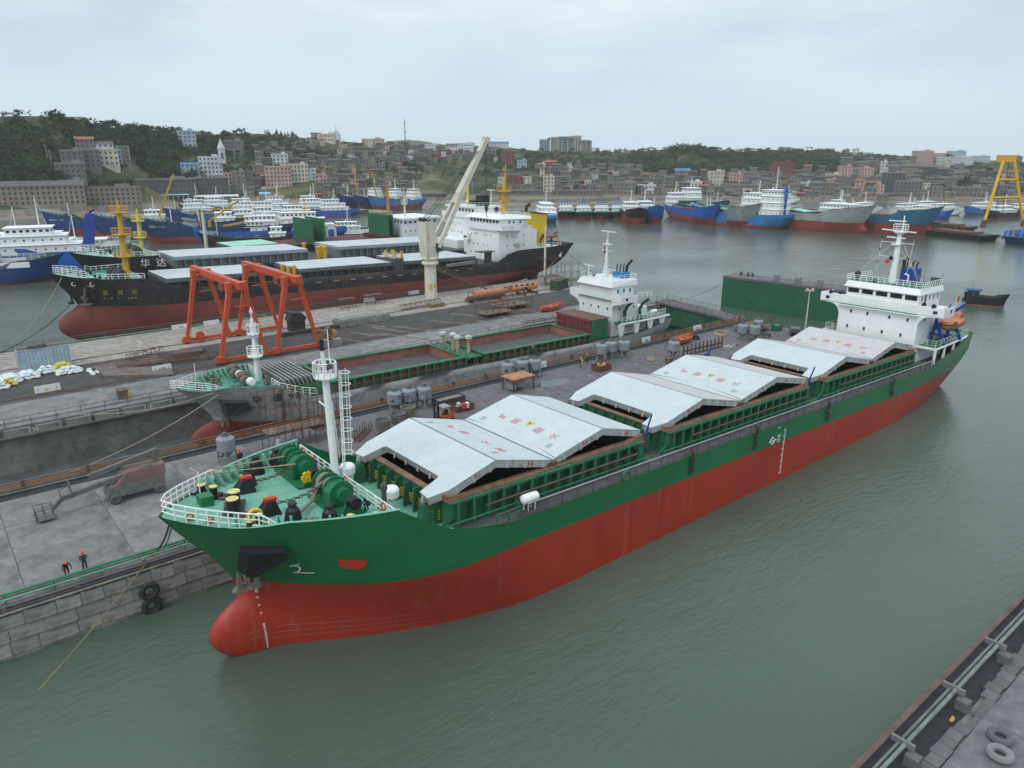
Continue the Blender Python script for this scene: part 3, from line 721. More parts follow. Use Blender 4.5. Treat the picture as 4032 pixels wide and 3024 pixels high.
# ---- superstructure
zb = 8.0
b = MB();b.box(-69,-6.5,zb,-57.5,6.5,16.1);b.build('accommodation_block',WHITE,main)
b = MB();b.box(-58.0,-10.1,16.1,-57.45,10.1,17.45);b.box(-61.5,9.95,16.1,-58.0,10.1,17.45);b.box(-61.5,-10.1,16.1,-58.0,-9.95,17.45)
b.hexa([(-61.5,-10.1,15.95),(-57.45,-10.1,15.95),(-57.45,10.1,15.95),(-61.5,10.1,15.95)],[(-61.5,-10.1,16.1),(-57.45,-10.1,16.1),(-57.45,10.1,16.1),(-61.5,10.1,16.1)])
for s in (-1,1):   # rounded knee brackets under the wings
    P = [(6.5,14.3),(6.75,15.0),(7.2,15.55),(7.9,15.85),(9.9,15.95),(9.9,16.1),(6.5,16.1)]
    b.prism([(s*y,z) for y,z in P],-58.2,-57.45,axis='x')
b.build('bridge_wing',WHITE,main)
b = MB();b.box(-57.45,-6.6,15.85,-56.6,6.6,16.0);b.build('front_walkway',WHITE,main)
b = MB();b.box(-57.4,-6.4,16.0,-56.65,6.4,16.06);b.build('walkway_floor',GREEN,main)
b = MB();b.box(-66,-5.9,16.1,-57.9,5.9,19.1);b.build('wheelhouse',WHITE,main)
b = MB();b.hexa([(-66.6,-6.2,19.0),(-57.4,-6.2,19.0),(-57.4,6.2,19.0),(-66.6,6.2,19.0)],[(-66.4,-6.0,19.95),(-57.9,-5.9,19.95),(-57.9,5.9,19.95),(-66.4,6.0,19.95)])
b.build('wheelhouse_roof',WHITE,main)
b = MB();b.box(-66.2,-5.8,19.95,-58.1,5.8,20.0);b.build('roof_deck',GREEN,main)
for y in (-4.7,-2.35,0,2.35,4.7): win(main,(-57.9,y,18.4),1.95,.85,(1,0,0),GLASS,WHITE)
for x in (-59.0,-61.8,-63.4,-65): 
    for s in (-1,1): win(main,(x,s*5.9,18.3),.55,.8,(0,s,0),GLASS,WHITE)
for s in (-1,1):
    b = MB();b.box(-60.7,s*5.88-.05,17.45,-60.0,s*5.88+.05,19.0);b.build('wheelhouse_door',DKGREY,main)
    win(main,(-60.0,s*10.1,16.85),.9,.65,(0,s,0),GLASS,WHITE);win(main,(-57.45,s*8.8,16.7),.75,.6,(1,0,0),GLASS,WHITE)
for y in (-4.4,-1.6,2.0,4.9): win(main,(-57.5,y,14.9),.42,.62,(1,0,0),GLASS,WHITE)
for y in (-4.7,-1.8,1.2,4.2): win(main,(-57.5,y,12.3),.42,.62,(1,0,0),GLASS,WHITE)
for x in (-60,-63,-66):
    for z in (12.3,14.9):
        for s in (-1,1): win(main,(x,s*6.5,z),.42,.62,(0,s,0),GLASS,WHITE)
for s in (-1,1):
    for x in (-57.9,-58.2):
        b = MB();b.lathe([(.3,-.2),(.36,0),(.3,.25),(.1,.3)],(x+.3,s*(8.4 if x > -58 else 6.8),17.65),10,axis='x');b.build('search_light',BLACK,main)
    b = MB();rail(b,[(-58.3,s*6.3,20.0),(-62,s*6.0,20.0),(-66,s*5.9,20.0)],.95,3,.04,1.0);b.build('roof_railing',WHITE2,main)
b = MB();rail(b,[(-58.2,y,20.0) for y in (-6,-3,0,3,6)],.95,3,.04,1.0);b.build('roof_railing',WHITE2,main)
b = MB();b.cyl((-61.5,-.2,19.95),(-61.5,-.2,26.3),.62,.4,14);b.cyl((-61.5,-.2,26.3),(-61.5,-.2,28.4),.4,.3,12);b.cyl((-61.5,.1,28.4),(-61.5,.1,30.9),.13,.1,8);b.build('main_mast',WHITE,main)
b = MB();b.lathe([(.25,-.45),(1.0,0),(1.0,.12),(.2,.12)],(-61.5,-.2,28.2),12);b.lathe([(.3,-.3),(.8,0),(.8,.1),(.3,.1)],(-61.2,-.4,26.2),10)
rail(b,[(-61.5+math.cos(a),-.2+1.1*math.sin(a),28.3) for a in np.linspace(0,2*PI,7)],1.2,3,.04,1.);b.build('mast_platform',WHITE,main)
b = MB();b.beam((-61.5,-3.2,28.5),(-61.3,2.4,28.35),.12,.2);b.beam((-61.3,-2.2,30.0),(-61.3,.6,30.0),.1,.18);b.beam((-61.3,-2.1,27.35),(-61.3,.9,27.3),.1,.2);b.build('radar_scanner',WHITE2,main)
b = MB();b.tube([(-61.5,-2.9,26.55),(-61.5,2.3,26.45)],.05,5);b.tube([(-61.5,-3,24.2),(-61.5,1.6,24.0)],.04,4)
for y,y2 in ((-3,-3),(2.2,1.9)): b.tube([(-61.5,y,27.2),(-61.5,y2,21.5)],.03,4)
for y in (-5.8,4.8): b.tube([(-61.5,-.2+(-.3 if y < 0 else .5),27.0),(-59.5,y,20.6)],.018,4)
for y in (-4.8,3.8): b.tube([(-61.5,-.2,26.0),(-63,y,20.6)],.018,4)
b.build('mast_yard',WHITE2,main)
for z,c in ((24.0,BLACK),(23.4,RED)):
    b = MB();b.lathe([(.12,0),(.16,.15),(.36,.4),(.36,.43)],(-61.2,-.7 if c is BLACK else -1.2,z),10,axis='x');b.build('signal_horn',c,main)
for y,z in ((-3,27.0),(-3.05,25.0),(-3.1,23.0)):
    b = MB();b.cyl((-61.5,y,z),(-61.5,y,z+.35),.11,n=8);b.build('signal_lamp',BLACK,main)
b = MB();b.cyl((-58.7,-4.8,19.95),(-58.7,-4.8,20.3),.12,n=8);b.ball((-58.7,-4.8,20.95),(.55,.5,.7),12,8);b.build('black_dome',BLACK,main)
b = MB();b.ball((-58.7,-1.9,20.35),(.55,.6,.4),10,6);b.build('roof_tank',BLACK,main)
b = MB();b.box(-66,.2,19.95,-63.2,2.4,22.3);b.build('funnel',BLUE,main)
b = MB()
for x,y,h in ((-63.8,.9,23.6),(-64.4,1.5,23.2),(-65,1.9,23.0)): b.tube([(x,y,22),(x,y,h),(x-.3,y+.1,h+.35)],.14,8)
b.tube([(-63.5,.5,22.2),(-63.5,.4,23.6),(-63.7,.9,24.0)],.3,8);b.build('exhaust_pipe',[mat('sooty brown pipe',(.06,.025,.02),.8)],main)
b = MB();b.tube([(-63.1,1.6,20.0),(-63.1,1.6,21.2),(-63.1,1.0,21.4)],.18,8);b.build('white_elbow_vent',WHITE2,main)
b = MB();b.box(-66,4.4,20.0,-65,5.6,21.1);b.build('roof_locker',DKGREY,main)
b = MB()
for x,y in ((-58.2,-6),(-58.2,-5.2),(-58.2,4.4),(-58.4,5.9),(-65.9,5.8)): b.tube([(x,y,20),(x,y,22.0)],.03,4)
b.build('whip_antenna',DKGREY,main)
# poop deck, open gallery beneath it and stern gear
mh.deck('poop_deck',GREEN,10.85,-76.2,-58.6,main,.35)
b = MB()
o = mh.outline(10.6,-76.0,-58.6,.3)
for s in (-1,1): b.tube([(x,s*y,10.72) for x,y in o],.17,6)
for x in (-58.8,-62.8,-67.2,-71.5):
    for s in (-1,1): b.hexa(*[[(x-.25,s*(mh.half(x,9)-.35)-.12,z),(x+.25,s*(mh.half(x,9)-.35)-.12,z),(x+.25,s*(mh.half(x,9)-.35)+.12,z),(x-.25,s*(mh.half(x,9)-.35)+.12,z)] for z in (8.0,10.7)])
b.box(-58.8,6.5,10.55,-58.5,9.3,10.9);b.box(-58.8,-9.3,10.55,-58.5,-6.5,10.9);b.build('poop_beam',WHITE,main)
mh.inner('stern_bulwark',SIDEDECK,8.05,-75.8,-58.2,main,.15)
b = MB()
for s in (-1,1):
    pts = [(-58.9,s*6.6,10.87),(-58.9,s*9.2,10.87)]+[(x,s*(mh.half(x,10.7)-.5),10.87) for x in (-61,-64,-67,-70,-73,-75.4)]
    rail(b,pts,1.1,3,.04,1.5,.08)
b.build('poop_railing',mat('cream rail',(.55,.55,.45),.6),main)
b = MB();b.box(-75.5,-3,10.87,-73,3,11.3);b.cyl((-74,-2,11.9),(-74,2,11.9),.7,n=12);b.build('mooring_winch',DKGREY,main)
for y in (2.5,4.0):
    b = MB();b.cyl((-74.6,y,10.87),(-74.6,y,12.7),.12,n=8);b.ball((-74.6,y,12.9),.3,8,6);b.build('stern_lamp',DKGREY,main)
def davit(s):
    b = MB()
    for x in (-62.6,-69.2):
        b.beam((x,s*6.9,10.9),(x,s*7.4,15.4),.4,.5);b.beam((x,s*9.1,10.9),(x,s*7.3,14.6),.35,.45);b.beam((x,s*7.4,15.4),(x,s*8.7,16.6),.35,.45);b.beam((x,s*7.0,12.4),(x,s*8.4,12.4),.25,.3)
        b.tube([(x,s*8.7,16.6),(x,s*9.0,17.6)],.1,6)
    b.beam((-62.6,s*7.2,13.2),(-69.2,s*7.2,13.2),.3,.3);b.beam((-62.6,s*8.6,11.6),(-69.2,s*8.6,11.6),.25,.3);b.box(-67.5,s*7.8-.6,10.9,-65.6,s*7.8+.6,11.9)
    b.build('boat_davit',BLUE,main)
davit(1);davit(-1)
def lifeboat(M,x,y,z,label,mats=None):
    g = thing('lifeboat',label,'lifeboat',mw=M @ Matrix.Translation((x,y,z)))
    st = [(-3.6,.1,.5,1.2),(-3.2,.75,.15,1.5),(-2.2,1.2,-.15,1.65),(0,1.38,-.25,1.7),(2.2,1.2,-.15,1.65),(3.2,.7,.2,1.5),(3.6,.08,.6,1.2)]
    rows = []
    for x_,hb,zk,zc in st:
        r = []
        for k in range(12):
            a = 2*PI*k/12;yy = hb*math.cos(a);zz = .9+(math.sin(a)*(zc-.9) if math.sin(a) > 0 else math.sin(a)*(.9-zk));r.append((x_,yy,zz))
        rows.append(r)
    b = MB();vs = [p for r in rows for p in r];fs = [(i*12+k,i*12+(k+1) % 12,(i+1)*12+(k+1) % 12,(i+1)*12+k) for i in range(len(st)-1) for k in range(12)]
    fs += [tuple(range(12))[::-1],tuple(range((len(st)-1)*12,len(st)*12))];b.add(vs,fs);b.build('boat_shell',ORANGE,g,smooth=True)
    b = MB();b.hexa([(-2.6,-.75,1.55),(-.9,-.75,1.55),(-.9,.75,1.55),(-2.6,.75,1.55)],[(-2.4,-.55,2.35),(-1.2,-.55,2.35),(-1.2,.55,2.35),(-2.4,.55,2.35)]);b.build('conning_cab',ORANGE,g)
    b = MB();b.tube([(x_,(hb+.04)*1,.9) for x_,hb,_,_ in st],.07,5);b.tube([(x_,-(hb+.04),.9) for x_,hb,_,_ in st],.07,5);b.build('grab_line',BLACK,g)
    b = MB();b.cbox((1.9,1.22,1.15),(.9,.12,.6));b.cbox((-1.8,.74,1.95),(.7,.06,.35));b.build('boat_hatch',[mat('dull red hatch',(.3,.06,.05),.6)],g)
    return g
lifeboat(MAIN_M,-66,8.5,13.2,'faded orange enclosed lifeboat in blue davits on the near side of the green carrier')
lifeboat(MAIN_M,-66,-8.5,13.2,'orange enclosed lifeboat half hidden behind the far side of the white wheelhouse block')
b = MB();b.tube([(-62,9.9,17.45),(-62,9.9,19.2)],.04,5);b.build('flag_staff',WHITE2,main)
b = MB()
b.add([(-62+.02*i,9.9+.05*math.sin(i),18.1+.9*j) if True else 0 for i in range(1) for j in (0,1)]+[(-62-.6,9.9+.15,18.2),(-62-.6,9.9+.15,19.0)],[(0,2,3,1)]);o = b.build('red_flag',RED);o.matrix_world = MAIN_M;tag(o,'small red and white flag on the bridge wing staff','flag')
# ------------------------------------------------------------------ water
def water_mat():
    m = bpy.data.materials.new('harbour water');m.use_nodes = True;t = m.node_tree;N = t.nodes;L = t.links;p = N['Principled BSDF']
    p.inputs['Roughness'].default_value = .07;p.inputs['IOR'].default_value = 1.4;p.inputs['Specular IOR Level'].default_value = .5
    tc = N.new('ShaderNodeTexCoord').outputs['Object']
    def mapping(s,rz=0.):
        q = N.new('ShaderNodeMapping');q.inputs['Scale'].default_value = s;q.inputs['Rotation'].default_value = (0,0,rz);L.new(tc,q.inputs[0]);return q.outputs[0]
    def noise(v,sc,det=4,rg=.55):
        n = N.new('ShaderNodeTexNoise');n.inputs['Scale'].default_value = sc;n.inputs['Detail'].default_value = det;n.inputs['Roughness'].default_value = rg;L.new(v,n.inputs[0]);return n.outputs[0]
    def math_(op,a,b):
        x = N.new('ShaderNodeMath');x.operation = op
        for i,v in ((0,a),(1,b)):
            if isinstance(v,(int,float)): x.inputs[i].default_value = v
            else: L.new(v,x.inputs[i])
        return x.outputs[0]
    mx = N.new('ShaderNodeMix');mx.data_type = 'RGBA';mx.inputs[6].default_value = (.064,.092,.068,1);mx.inputs[7].default_value = (.082,.111,.090,1)
    r = N.new('ShaderNodeMapRange');r.inputs[1].default_value = .35;r.inputs[2].default_value = .65;L.new(noise(mapping((1,1,1)),.02,4),r.inputs[0]);L.new(r.outputs[0],mx.inputs[0]);L.new(mx.outputs[2],p.inputs['Base Color'])
    a = noise(mapping((1,2.6,1),R(25)),.55,5,.62);c = noise(mapping((1,1.8,1),R(-20)),.16,3);d = noise(mapping((1,2.2,1),R(40)),2.2,3,.6)
    calm = N.new('ShaderNodeMapRange');calm.inputs[1].default_value = .38;calm.inputs[2].default_value = .68;calm.inputs[3].default_value = .30;calm.inputs[4].default_value = 1.0;L.new(noise(mapping((1,1.5,1),R(30)),.013,3),calm.inputs[0])
    h = math_('MULTIPLY',math_('ADD',math_('ADD',a,math_('MULTIPLY',c,.9)),math_('MULTIPLY',d,.22)),calm.outputs[0])
    b = N.new('ShaderNodeBump');b.inputs['Strength'].default_value = .42;b.inputs['Distance'].default_value = .6;L.new(h,b.inputs['Height']);L.new(b.outputs[0],p.inputs['Normal'])
    return m
b = MB()                                             # the sea surface, leaving out the pumped-dry dock (x along the dock, y away from the camera)
for x0,y0,x1,y1 in ((-2500,-1500,3500,90),(-2500,113,3500,4500),(-2500,90,-120,113),(138,90,3500,113)): b.add([(x0,y0,0),(x1,y0,0),(x1,y1,0),(x0,y1,0)],[(0,1,2,3)])
o = b.build('water',water_mat());o['kind'] = 'structure';o.rotation_euler = (0,0,math.atan2(math.cos(R(50.6)),math.sin(R(50.6))))

# ------------------------------------------------------------------ ship yard: two piers with a dry dock between them (x along the dock, y away from the camera)
def concrete(name,col,**k):
    m = mat(name,col,.88,**k);t = m.node_tree;N = t.nodes;L = t.links;p = N['Principled BSDF']
    src = p.inputs['Base Color'].links[0].from_socket
    oi = N.new('ShaderNodeObjectInfo');r = N.new('ShaderNodeMapRange');r.inputs[3].default_value = .88;r.inputs[4].default_value = 1.08;L.new(oi.outputs['Random'],r.inputs[0])
    g = N.new('ShaderNodeMix');g.data_type = 'RGBA';g.blend_type = 'MULTIPLY';g.inputs[0].default_value = 1;L.new(src,g.inputs[6]);L.new(r.outputs[0],g.inputs[7]);L.new(g.outputs[2],p.inputs['Base Color'])
    return m
CONC = concrete('worn concrete',(.25,.247,.245),var=.18,scale=.16,dirt=.72,dcol=(.095,.095,.102),bump=.12)
CONC_P = concrete('pale concrete',(.37,.34,.305),var=.2,scale=.25,dirt=.62,dcol=(.13,.125,.12),bump=.1)
CONC_D = concrete('purple grey yard',(.165,.155,.165),var=.22,scale=.3,dirt=.65,dcol=(.075,.072,.08),bump=.1)
GRIT = mat('black blasting grit',(.052,.052,.055),.95,var=.4,scale=.4,dirt=.6,dcol=(.10,.088,.072),bump=.3)
WALLC = mat('stained dock wall',(.185,.18,.168),.9,var=.3,scale=.25,streak=.8,rcol=(.035,.035,.035),dirt=.45,dcol=(.06,.055,.055))
STONE = concrete('weathered quay stone',(.29,.28,.265),var=.22,scale=.7,dirt=.66,dcol=(.10,.10,.085),bump=.5)
GUT = mat('black gutter',(.028,.030,.036),.9,var=.4,scale=1.2)
ZQ = 4.4
dock = bpy.data.objects.new('quay',None);COL.objects.link(dock);dock.rotation_euler = (0,0,RZ_DOCK);dock['kind'] = 'structure'
A0,A1 = -120.,139.
b = MB();b.box(A0,65.0,-6,A1,90,ZQ-.25);b.build('near_pier',WALLC,dock)
b = MB();b.box(A0,113,-6,A1+2,160.0,ZQ-.25);b.build('far_pier',WALLC,dock)
b = MB();b.box(A0,90,-6,A1,113,-2.4);b.build('dock_floor',concrete('wet dock floor',(.10,.10,.10),var=.3,scale=.3,dirt=.6,dcol=(.05,.05,.05)),dock)
# quay wall of big stone blocks, uneven and recessed at the joints
rnd = random.Random(11);blocks = []
for k in range(6):
    x = 1.0;j = lambda: rnd.uniform(-.05,.05);q = MB();w_,h_ = .5,.5
    q.hexa([(-.5+j()*.2,.0+j(),-.5),(.5+j()*.2,.0+j(),-.5),(.5,.5,-.5),(-.5,.5,-.5)],[(-.5+j()*.2,.1+j(),.5+j()*.4),(.5+j()*.2,.1+j(),.5+j()*.4),(.5,.5,.5),(-.5,.5,.5)]);blocks.append(q.mesh('stone_block',STONE))
for r_ in range(4):
    z0 = -.9+r_*1.19;x = -14+rnd.uniform(-1,1)
    while x < 40:
        L_ = rnd.uniform(1.7,3.0);o = put('stone_block',blocks[rnd.randrange(6)],dock,(x+L_/2,64.25+.07*r_,z0+.595));o.scale = (L_-.035,1.6,1.16);x += L_
b = MB();b.box(-14,64.75,-3,140,65.05,3.7);b.box(40,64.2,-3,139,64.8,3.75);b.box(A0,64.2,-3,-15.2,64.8,3.75);b.build('quay_backing',WALLC,dock)
b = MB();b.box(A0,64.6,3.72,A1,66.6,3.86);b.build('gutter_ledge',GUT,dock)
b = MB();b.box(A0,64.55,3.86,A1,64.75,3.98);b.build('edge_strip',STONE,dock)
b = MB();b.box(A0,66.6,3.7,A1,66.9,ZQ);b.build('edge_kerb',CONC,dock)
# paving slabs, each its own piece with a joint round it
def slabs(a0,a1,b0,b1,la,lb,m,z=ZQ,seed=0):
    na = max(1,round((a1-a0)/la));nb = max(1,round((b1-b0)/lb));da = (a1-a0)/na;db = (b1-b0)/nb
    q = MB();q.box(-da/2+.02,-db/2+.02,-.25,da/2-.02,db/2-.02,0);me = q.mesh('paving_slab',m);rn = random.Random(seed)
    for i in range(na):
        for k in range(nb): put('paving_slab',me,dock,(a0+da*(i+.5),b0+db*(k+.5),z+rn.uniform(-.012,.012)))
slabs(-40,28,66.9,87.2,8.5,6.8,CONC,seed=1);slabs(28,139,66.9,87.2,11,10,CONC_D,seed=2)
b = MB();b.box(A0,66.9,3.9,-40,87.2,ZQ);b.build('yard_paving',CONC,dock)
slabs(-40,139,114.5,124,15,9.5,CONC,seed=3);slabs(-40,141,141,158.8,12,8.9,CONC_P,seed=4)
b = MB();b.box(A0,124,4.0,A1,141,ZQ-.03);b.build('grit_yard',GRIT,dock)
# furrows and ridges of blasting grit towards the dock head
rnd = random.Random(5)
for k in range(22):
    a = rnd.uniform(62,112);l = rnd.uniform(4,10);bb = rnd.uniform(126,138);q = MB();w_ = rnd.uniform(.4,1.0)
    q.hexa([(a,bb,ZQ-.05),(a+w_,bb,ZQ-.05),(a+w_+l*.4,bb-l,ZQ-.05),(a+l*.4,bb-l,ZQ-.05)][::-1],[(a+.1,bb,ZQ+.03),(a+w_-.1,bb,ZQ+.03),(a+w_+l*.4-.1,bb-l,ZQ+.03),(a+l*.4+.1,bb-l,ZQ+.03)][::-1])
    q.build('grit_ridge',mat('pale dusty grit',(.17,.15,.13),.95,var=.3,scale=.8,dirt=.5),dock)
for y in (126.0,144.8):
    q = MB();q.box(-60,y-.2,ZQ-.02,138,y-.06,ZQ+.06);q.box(-60,y+.06,ZQ-.02,138,y+.2,ZQ+.06);q.build('crane_rail',RUST,dock)
# dock lips
for y0,y1 in ((87.2,90.0),(113.0,114.5)):
    b = MB();b.box(A0,y0,3.9,A1,y1,ZQ-.12);b.build('dock_lip',GUT if y0 < 100 else CONC,dock)
b = MB();b.box(A0,158.8,3.9,141,160,ZQ-.05);b.build('far_lip',CONC_D,dock)
b = MB()
b.box(A0,112.3,2.9,A1,113,3.1);b.build('ledge',WALLC,dock)
PALE = mat('pale dusty block',(.25,.25,.24),.9,var=.25,dirt=.5)
q = MB();q.box(-1.55,-.25,-.45,1.55,.25,.45);pm = q.mesh('fender_panel',PALE)
for k in range(26):
    put('fender_panel',pm,dock,(-18+k*3.6,112.75,3.55))
for a,s_ in ((-3.6,'130'),(9.0,'120'),(23.4,'110')):
    lettering(s_,.8,mat('white marks',()),dock,(1,0,0),(0,0,1),(a,112.48,3.3))
# pipes and rails along the edges
def pipe(y,z,r,m,a0=A0,a1=A1,name='pipe',n=6,sag=0.):
    q = MB();pts = [(a,y,z+sag*math.sin(a*.7)) for a in np.linspace(a0,a1,40 if sag else 2)];q.tube(pts,r,n);return q.build(name,m,dock)
PG = mat('green pipe paint',(.03,.20,.09),.5,var=.2,rust=.15);PLG = mat('faded green pipe',(.16,.33,.23),.6,var=.2,dirt=.4)
PBR = mat('brown pipe',(.13,.085,.06),.8,var=.3);PGR = mat('grey pipe',(.17,.17,.17),.7,var=.25);POR = mat('orange pipe',(.30,.13,.04),.7,var=.3,dirt=.3)
pipe(65.9,4.98,.13,PG,a1=60);pipe(65.45,4.72,.10,PLG,a1=60);pipe(65.15,4.45,.07,PBR,a1=60);pipe(65.0,4.25,.06,mat('dull blue pipe',(.03,.05,.12),.7),a1=20);pipe(64.85,4.1,.06,PBR,a1=60);pipe(64.75,4.55,.04,PGR,a1=60)
q = MB();q.box(-.15,-.1,0,.15,.1,1.0);pm = q.mesh('pipe_post',PGR)
for a in np.arange(-20,60,5.2): put('pipe_post',pm,dock,(a,64.95,3.86))
q = MB();q.box(-.05,-.05,0,.05,.05,1.1);pm = q.mesh('pipe_support',PG)
for a in np.arange(-20,60,3.5): put('pipe_support',pm,dock,(a,65.9,3.9))
for y,z,r,m in ((89.7,5.3,.06,PGR),(89.75,4.95,.08,POR),(89.6,4.75,.07,POR),(89.3,4.6,.09,PBR),(88.9,4.5,.1,PGR)): pipe(y,z,r,m,a0=-60)
q = MB();q.box(-.18,-.12,0,.18,.12,1.25);pm = q.mesh('rail_post',PBR)
for a in np.arange(-20,139,6.3): put('rail_post',pm,dock,(a,89.6,ZQ-.2))
q = MB();rail(q,[(-60,113.3,ZQ-.1),(138,113.3,ZQ-.1)],1.1,2,.04,3.0,.08);q.build('dock_railing',mat('dull rail',(.11,.11,.11),.8),dock)
q = MB();rail(q,[(-60,159.6,ZQ-.05),(122,159.6,ZQ-.05)],1.2,3,.05,3.5,.1);q.build('far_railing',mat('green grey rail',(.10,.14,.12),.8),dock)
pipe(159.2,4.6,.12,PLG,a0=-60,a1=60)
for k in range(8): 
    q = MB();q.tube([(128.5-k*.4,113.9,4.6),(131+k*.1,112,4.4)],.03,4)
# dock gate (caisson) with walkway at the dock head
GATEG = mat('algae green gate',(.022,.10,.055),.7,var=.3,scale=.6,streak=.5,rcol=(.05,.07,.05),dirt=.3)
g = thing('dock_gate','green caisson gate closing the head of the dry dock, with a railed walkway on top','dock gate',(0,0,0),RZ_DOCK)
b = MB();b.hexa([(136.2,89.5,-4),(140,89.5,-4),(143.5,114.5,-4),(139.7,114.5,-4)],[(136.2,89.5,4.2),(140,89.5,4.2),(143.5,114.5,4.2),(139.7,114.5,4.2)]);b.build('gate_body',GATEG,g)
b = MB();b.hexa([(135.8,89.4,4.2),(140.4,89.4,4.2),(143.9,114.6,4.2),(139.3,114.6,4.2)],[(135.8,89.4,4.7),(140.4,89.4,4.7),(143.9,114.6,4.7),(139.3,114.6,4.7)]);b.build('gate_walkway',CONC_D,g)
for dx in (.2,4.3):
    b = MB();rail(b,[(135.8+dx,89.6,4.7),(139.3+dx,114.4,4.7)],1.2,3,.04,2.2,.07);b.build('gate_railing',mat('dull rail',()),g)
# grey water in the flooded part of the dock behind the grey ship
# spare caisson floating beyond
def caisson():
    p0,p1 = at(2838,1205),at(3300,1275);d = (p1-p0);L_ = d.length*1.15;rz = math.atan2(d.y,d.x)
    g = thing('floating_caisson','big dark green box caisson afloat behind the white wheelhouse','caisson',p0,rz)
    b = MB();b.box(0,0,-2,L_,6.5,7.6);b.build('caisson_wall',mat('caisson green',(.018,.105,.052),.6,var=.15,scale=.15,streak=.5,rcol=(.05,.12,.08)),g)
    b = MB();b.box(-.1,-.1,7.6,L_+.1,6.6,8.15);b.build('caisson_top',CONC_D,g)
    for y in (.2,6.3):
        b = MB();rail(b,[(.2,y,8.15),(L_-.2,y,8.15)],1.2,2,.035,2.5,.06);b.build('caisson_railing',mat('pale rail',(.3,.3,.3),.7),g)
    for x in (13.5,19,24.5):
        b = MB();b.box(x,.6,8.15,x+1.3,1.6,9.8);b.build('deck_box',mat('grey box',(.2,.2,.2),.7),g)
    for x in (3,5,6.2):
        b = MB();b.cyl((x,4,8.15),(x,4,9.1),.35,n=8);b.build('bollard',BLACK,g)
caisson()
# ------------------------------------------------------------------ things standing in the yard
def Y(px,py,z=ZQ): return at(px,py,z)
GORANGE = mat('gantry orange red',(.50,.082,.03),.5,var=.12,scale=.7,rust=.16,rcol=(.25,.07,.04))
def gantry(a,label):
    g = thing('gantry_crane',label,'gantry crane',ab(a,0,0),RZ_DOCK,'red gantry cranes on the yard rails')
    z0,zt = ZQ+.06,18.3
    b = MB();b.box(-.5,123.2,17.2,.5,149.4,18.4);b.build('girder',GORANGE,g)
    for y in (126.0,144.8):
        for s in (-1,1):
            b = MB();x0,x1 = s*4.0,s*1.35
            b.hexa([(x0-.24,y-.24,z0+.8),(x0+.24,y-.24,z0+.8),(x0+.24,y+.24,z0+.8),(x0-.24,y+.24,z0+.8)],[(x1-.42,y-.5,16.6),(x1+.42,y-.5,16.6),(x1+.42,y+.5,16.6),(x1-.42,y+.5,16.6)]);b.build('leg',GORANGE,g)
            b = MB();b.hexa([(x1-.5,y-.6,16.6),(x1+.5,y-.6,16.6),(x1+.5,y+.6,16.6),(x1-.5,y+.6,16.6)],[(x1-.45,y-.55,18.2),(x1+.45,y-.55,18.2),(x1+.45,y+.55,18.2),(x1-.45,y+.55,18.2)]);b.build('leg_head',GORANGE,g)
        b = MB();b.box(-5.0,y-.28,z0+.25,5.0,y+.28,z0+.85);b.build('end_carriage',GORANGE,g);b = MB();b.box(-1.0,y-.3,16.5,1.0,y+.3,17.1);b.build('head_tie',GORANGE,g)
        for s in (-4.2,4.2):
            b = MB();b.cyl((s,y-.15,z0+.35),(s,y+.15,z0+.35),.38,n=12);b.build('wheel',RUST,g)
        b = MB();b.box(-4.9,y-.9,z0+.3,-3.6,y-.35,z0+1.4);b.build('drive_motor',GORANGE,g)
    for y in (126,144.8):
        b = MB();b.box(-1.1,y-1.6,14.2,1.1,y-1.4,14.35);ladder(b,(-3.5,y-.5,z0+1),(-1.6,y-.75,16.4),.4,(0,1,0),.035,.6);b.build('leg_ladder',GORANGE,g)
    b = MB();b.box(-1.1,130,16.2,1.1,131.8,17.3);b.cyl((0,130.4,16.3),(0,131.5,16.3),.5,n=10);b.build('hoist_trolley',mat('dusty hoist',(.22,.06,.035),.8,rust=.3),g)
    b = MB();b.tube([(0,131,16),(0,131,14.6)],.05,5);b.torus((0,131,14.3),.25,.08,'y',10,5);b.build('hook',DKGREY,g)
    b = MB();b.cyl((-1.8,143.5,z0+1.4),(-1.8,144.3,z0+1.4),.75,n=16);b.box(-2.3,143.6,z0,-1.3,144.2,z0+1.3);b.build('cable_drum',GORANGE,g)
    return g
gantry(42.7,'red A-frame gantry crane nearer the bow of the grey ship');gantry(52.6,'red A-frame gantry crane nearer the cream tower crane')
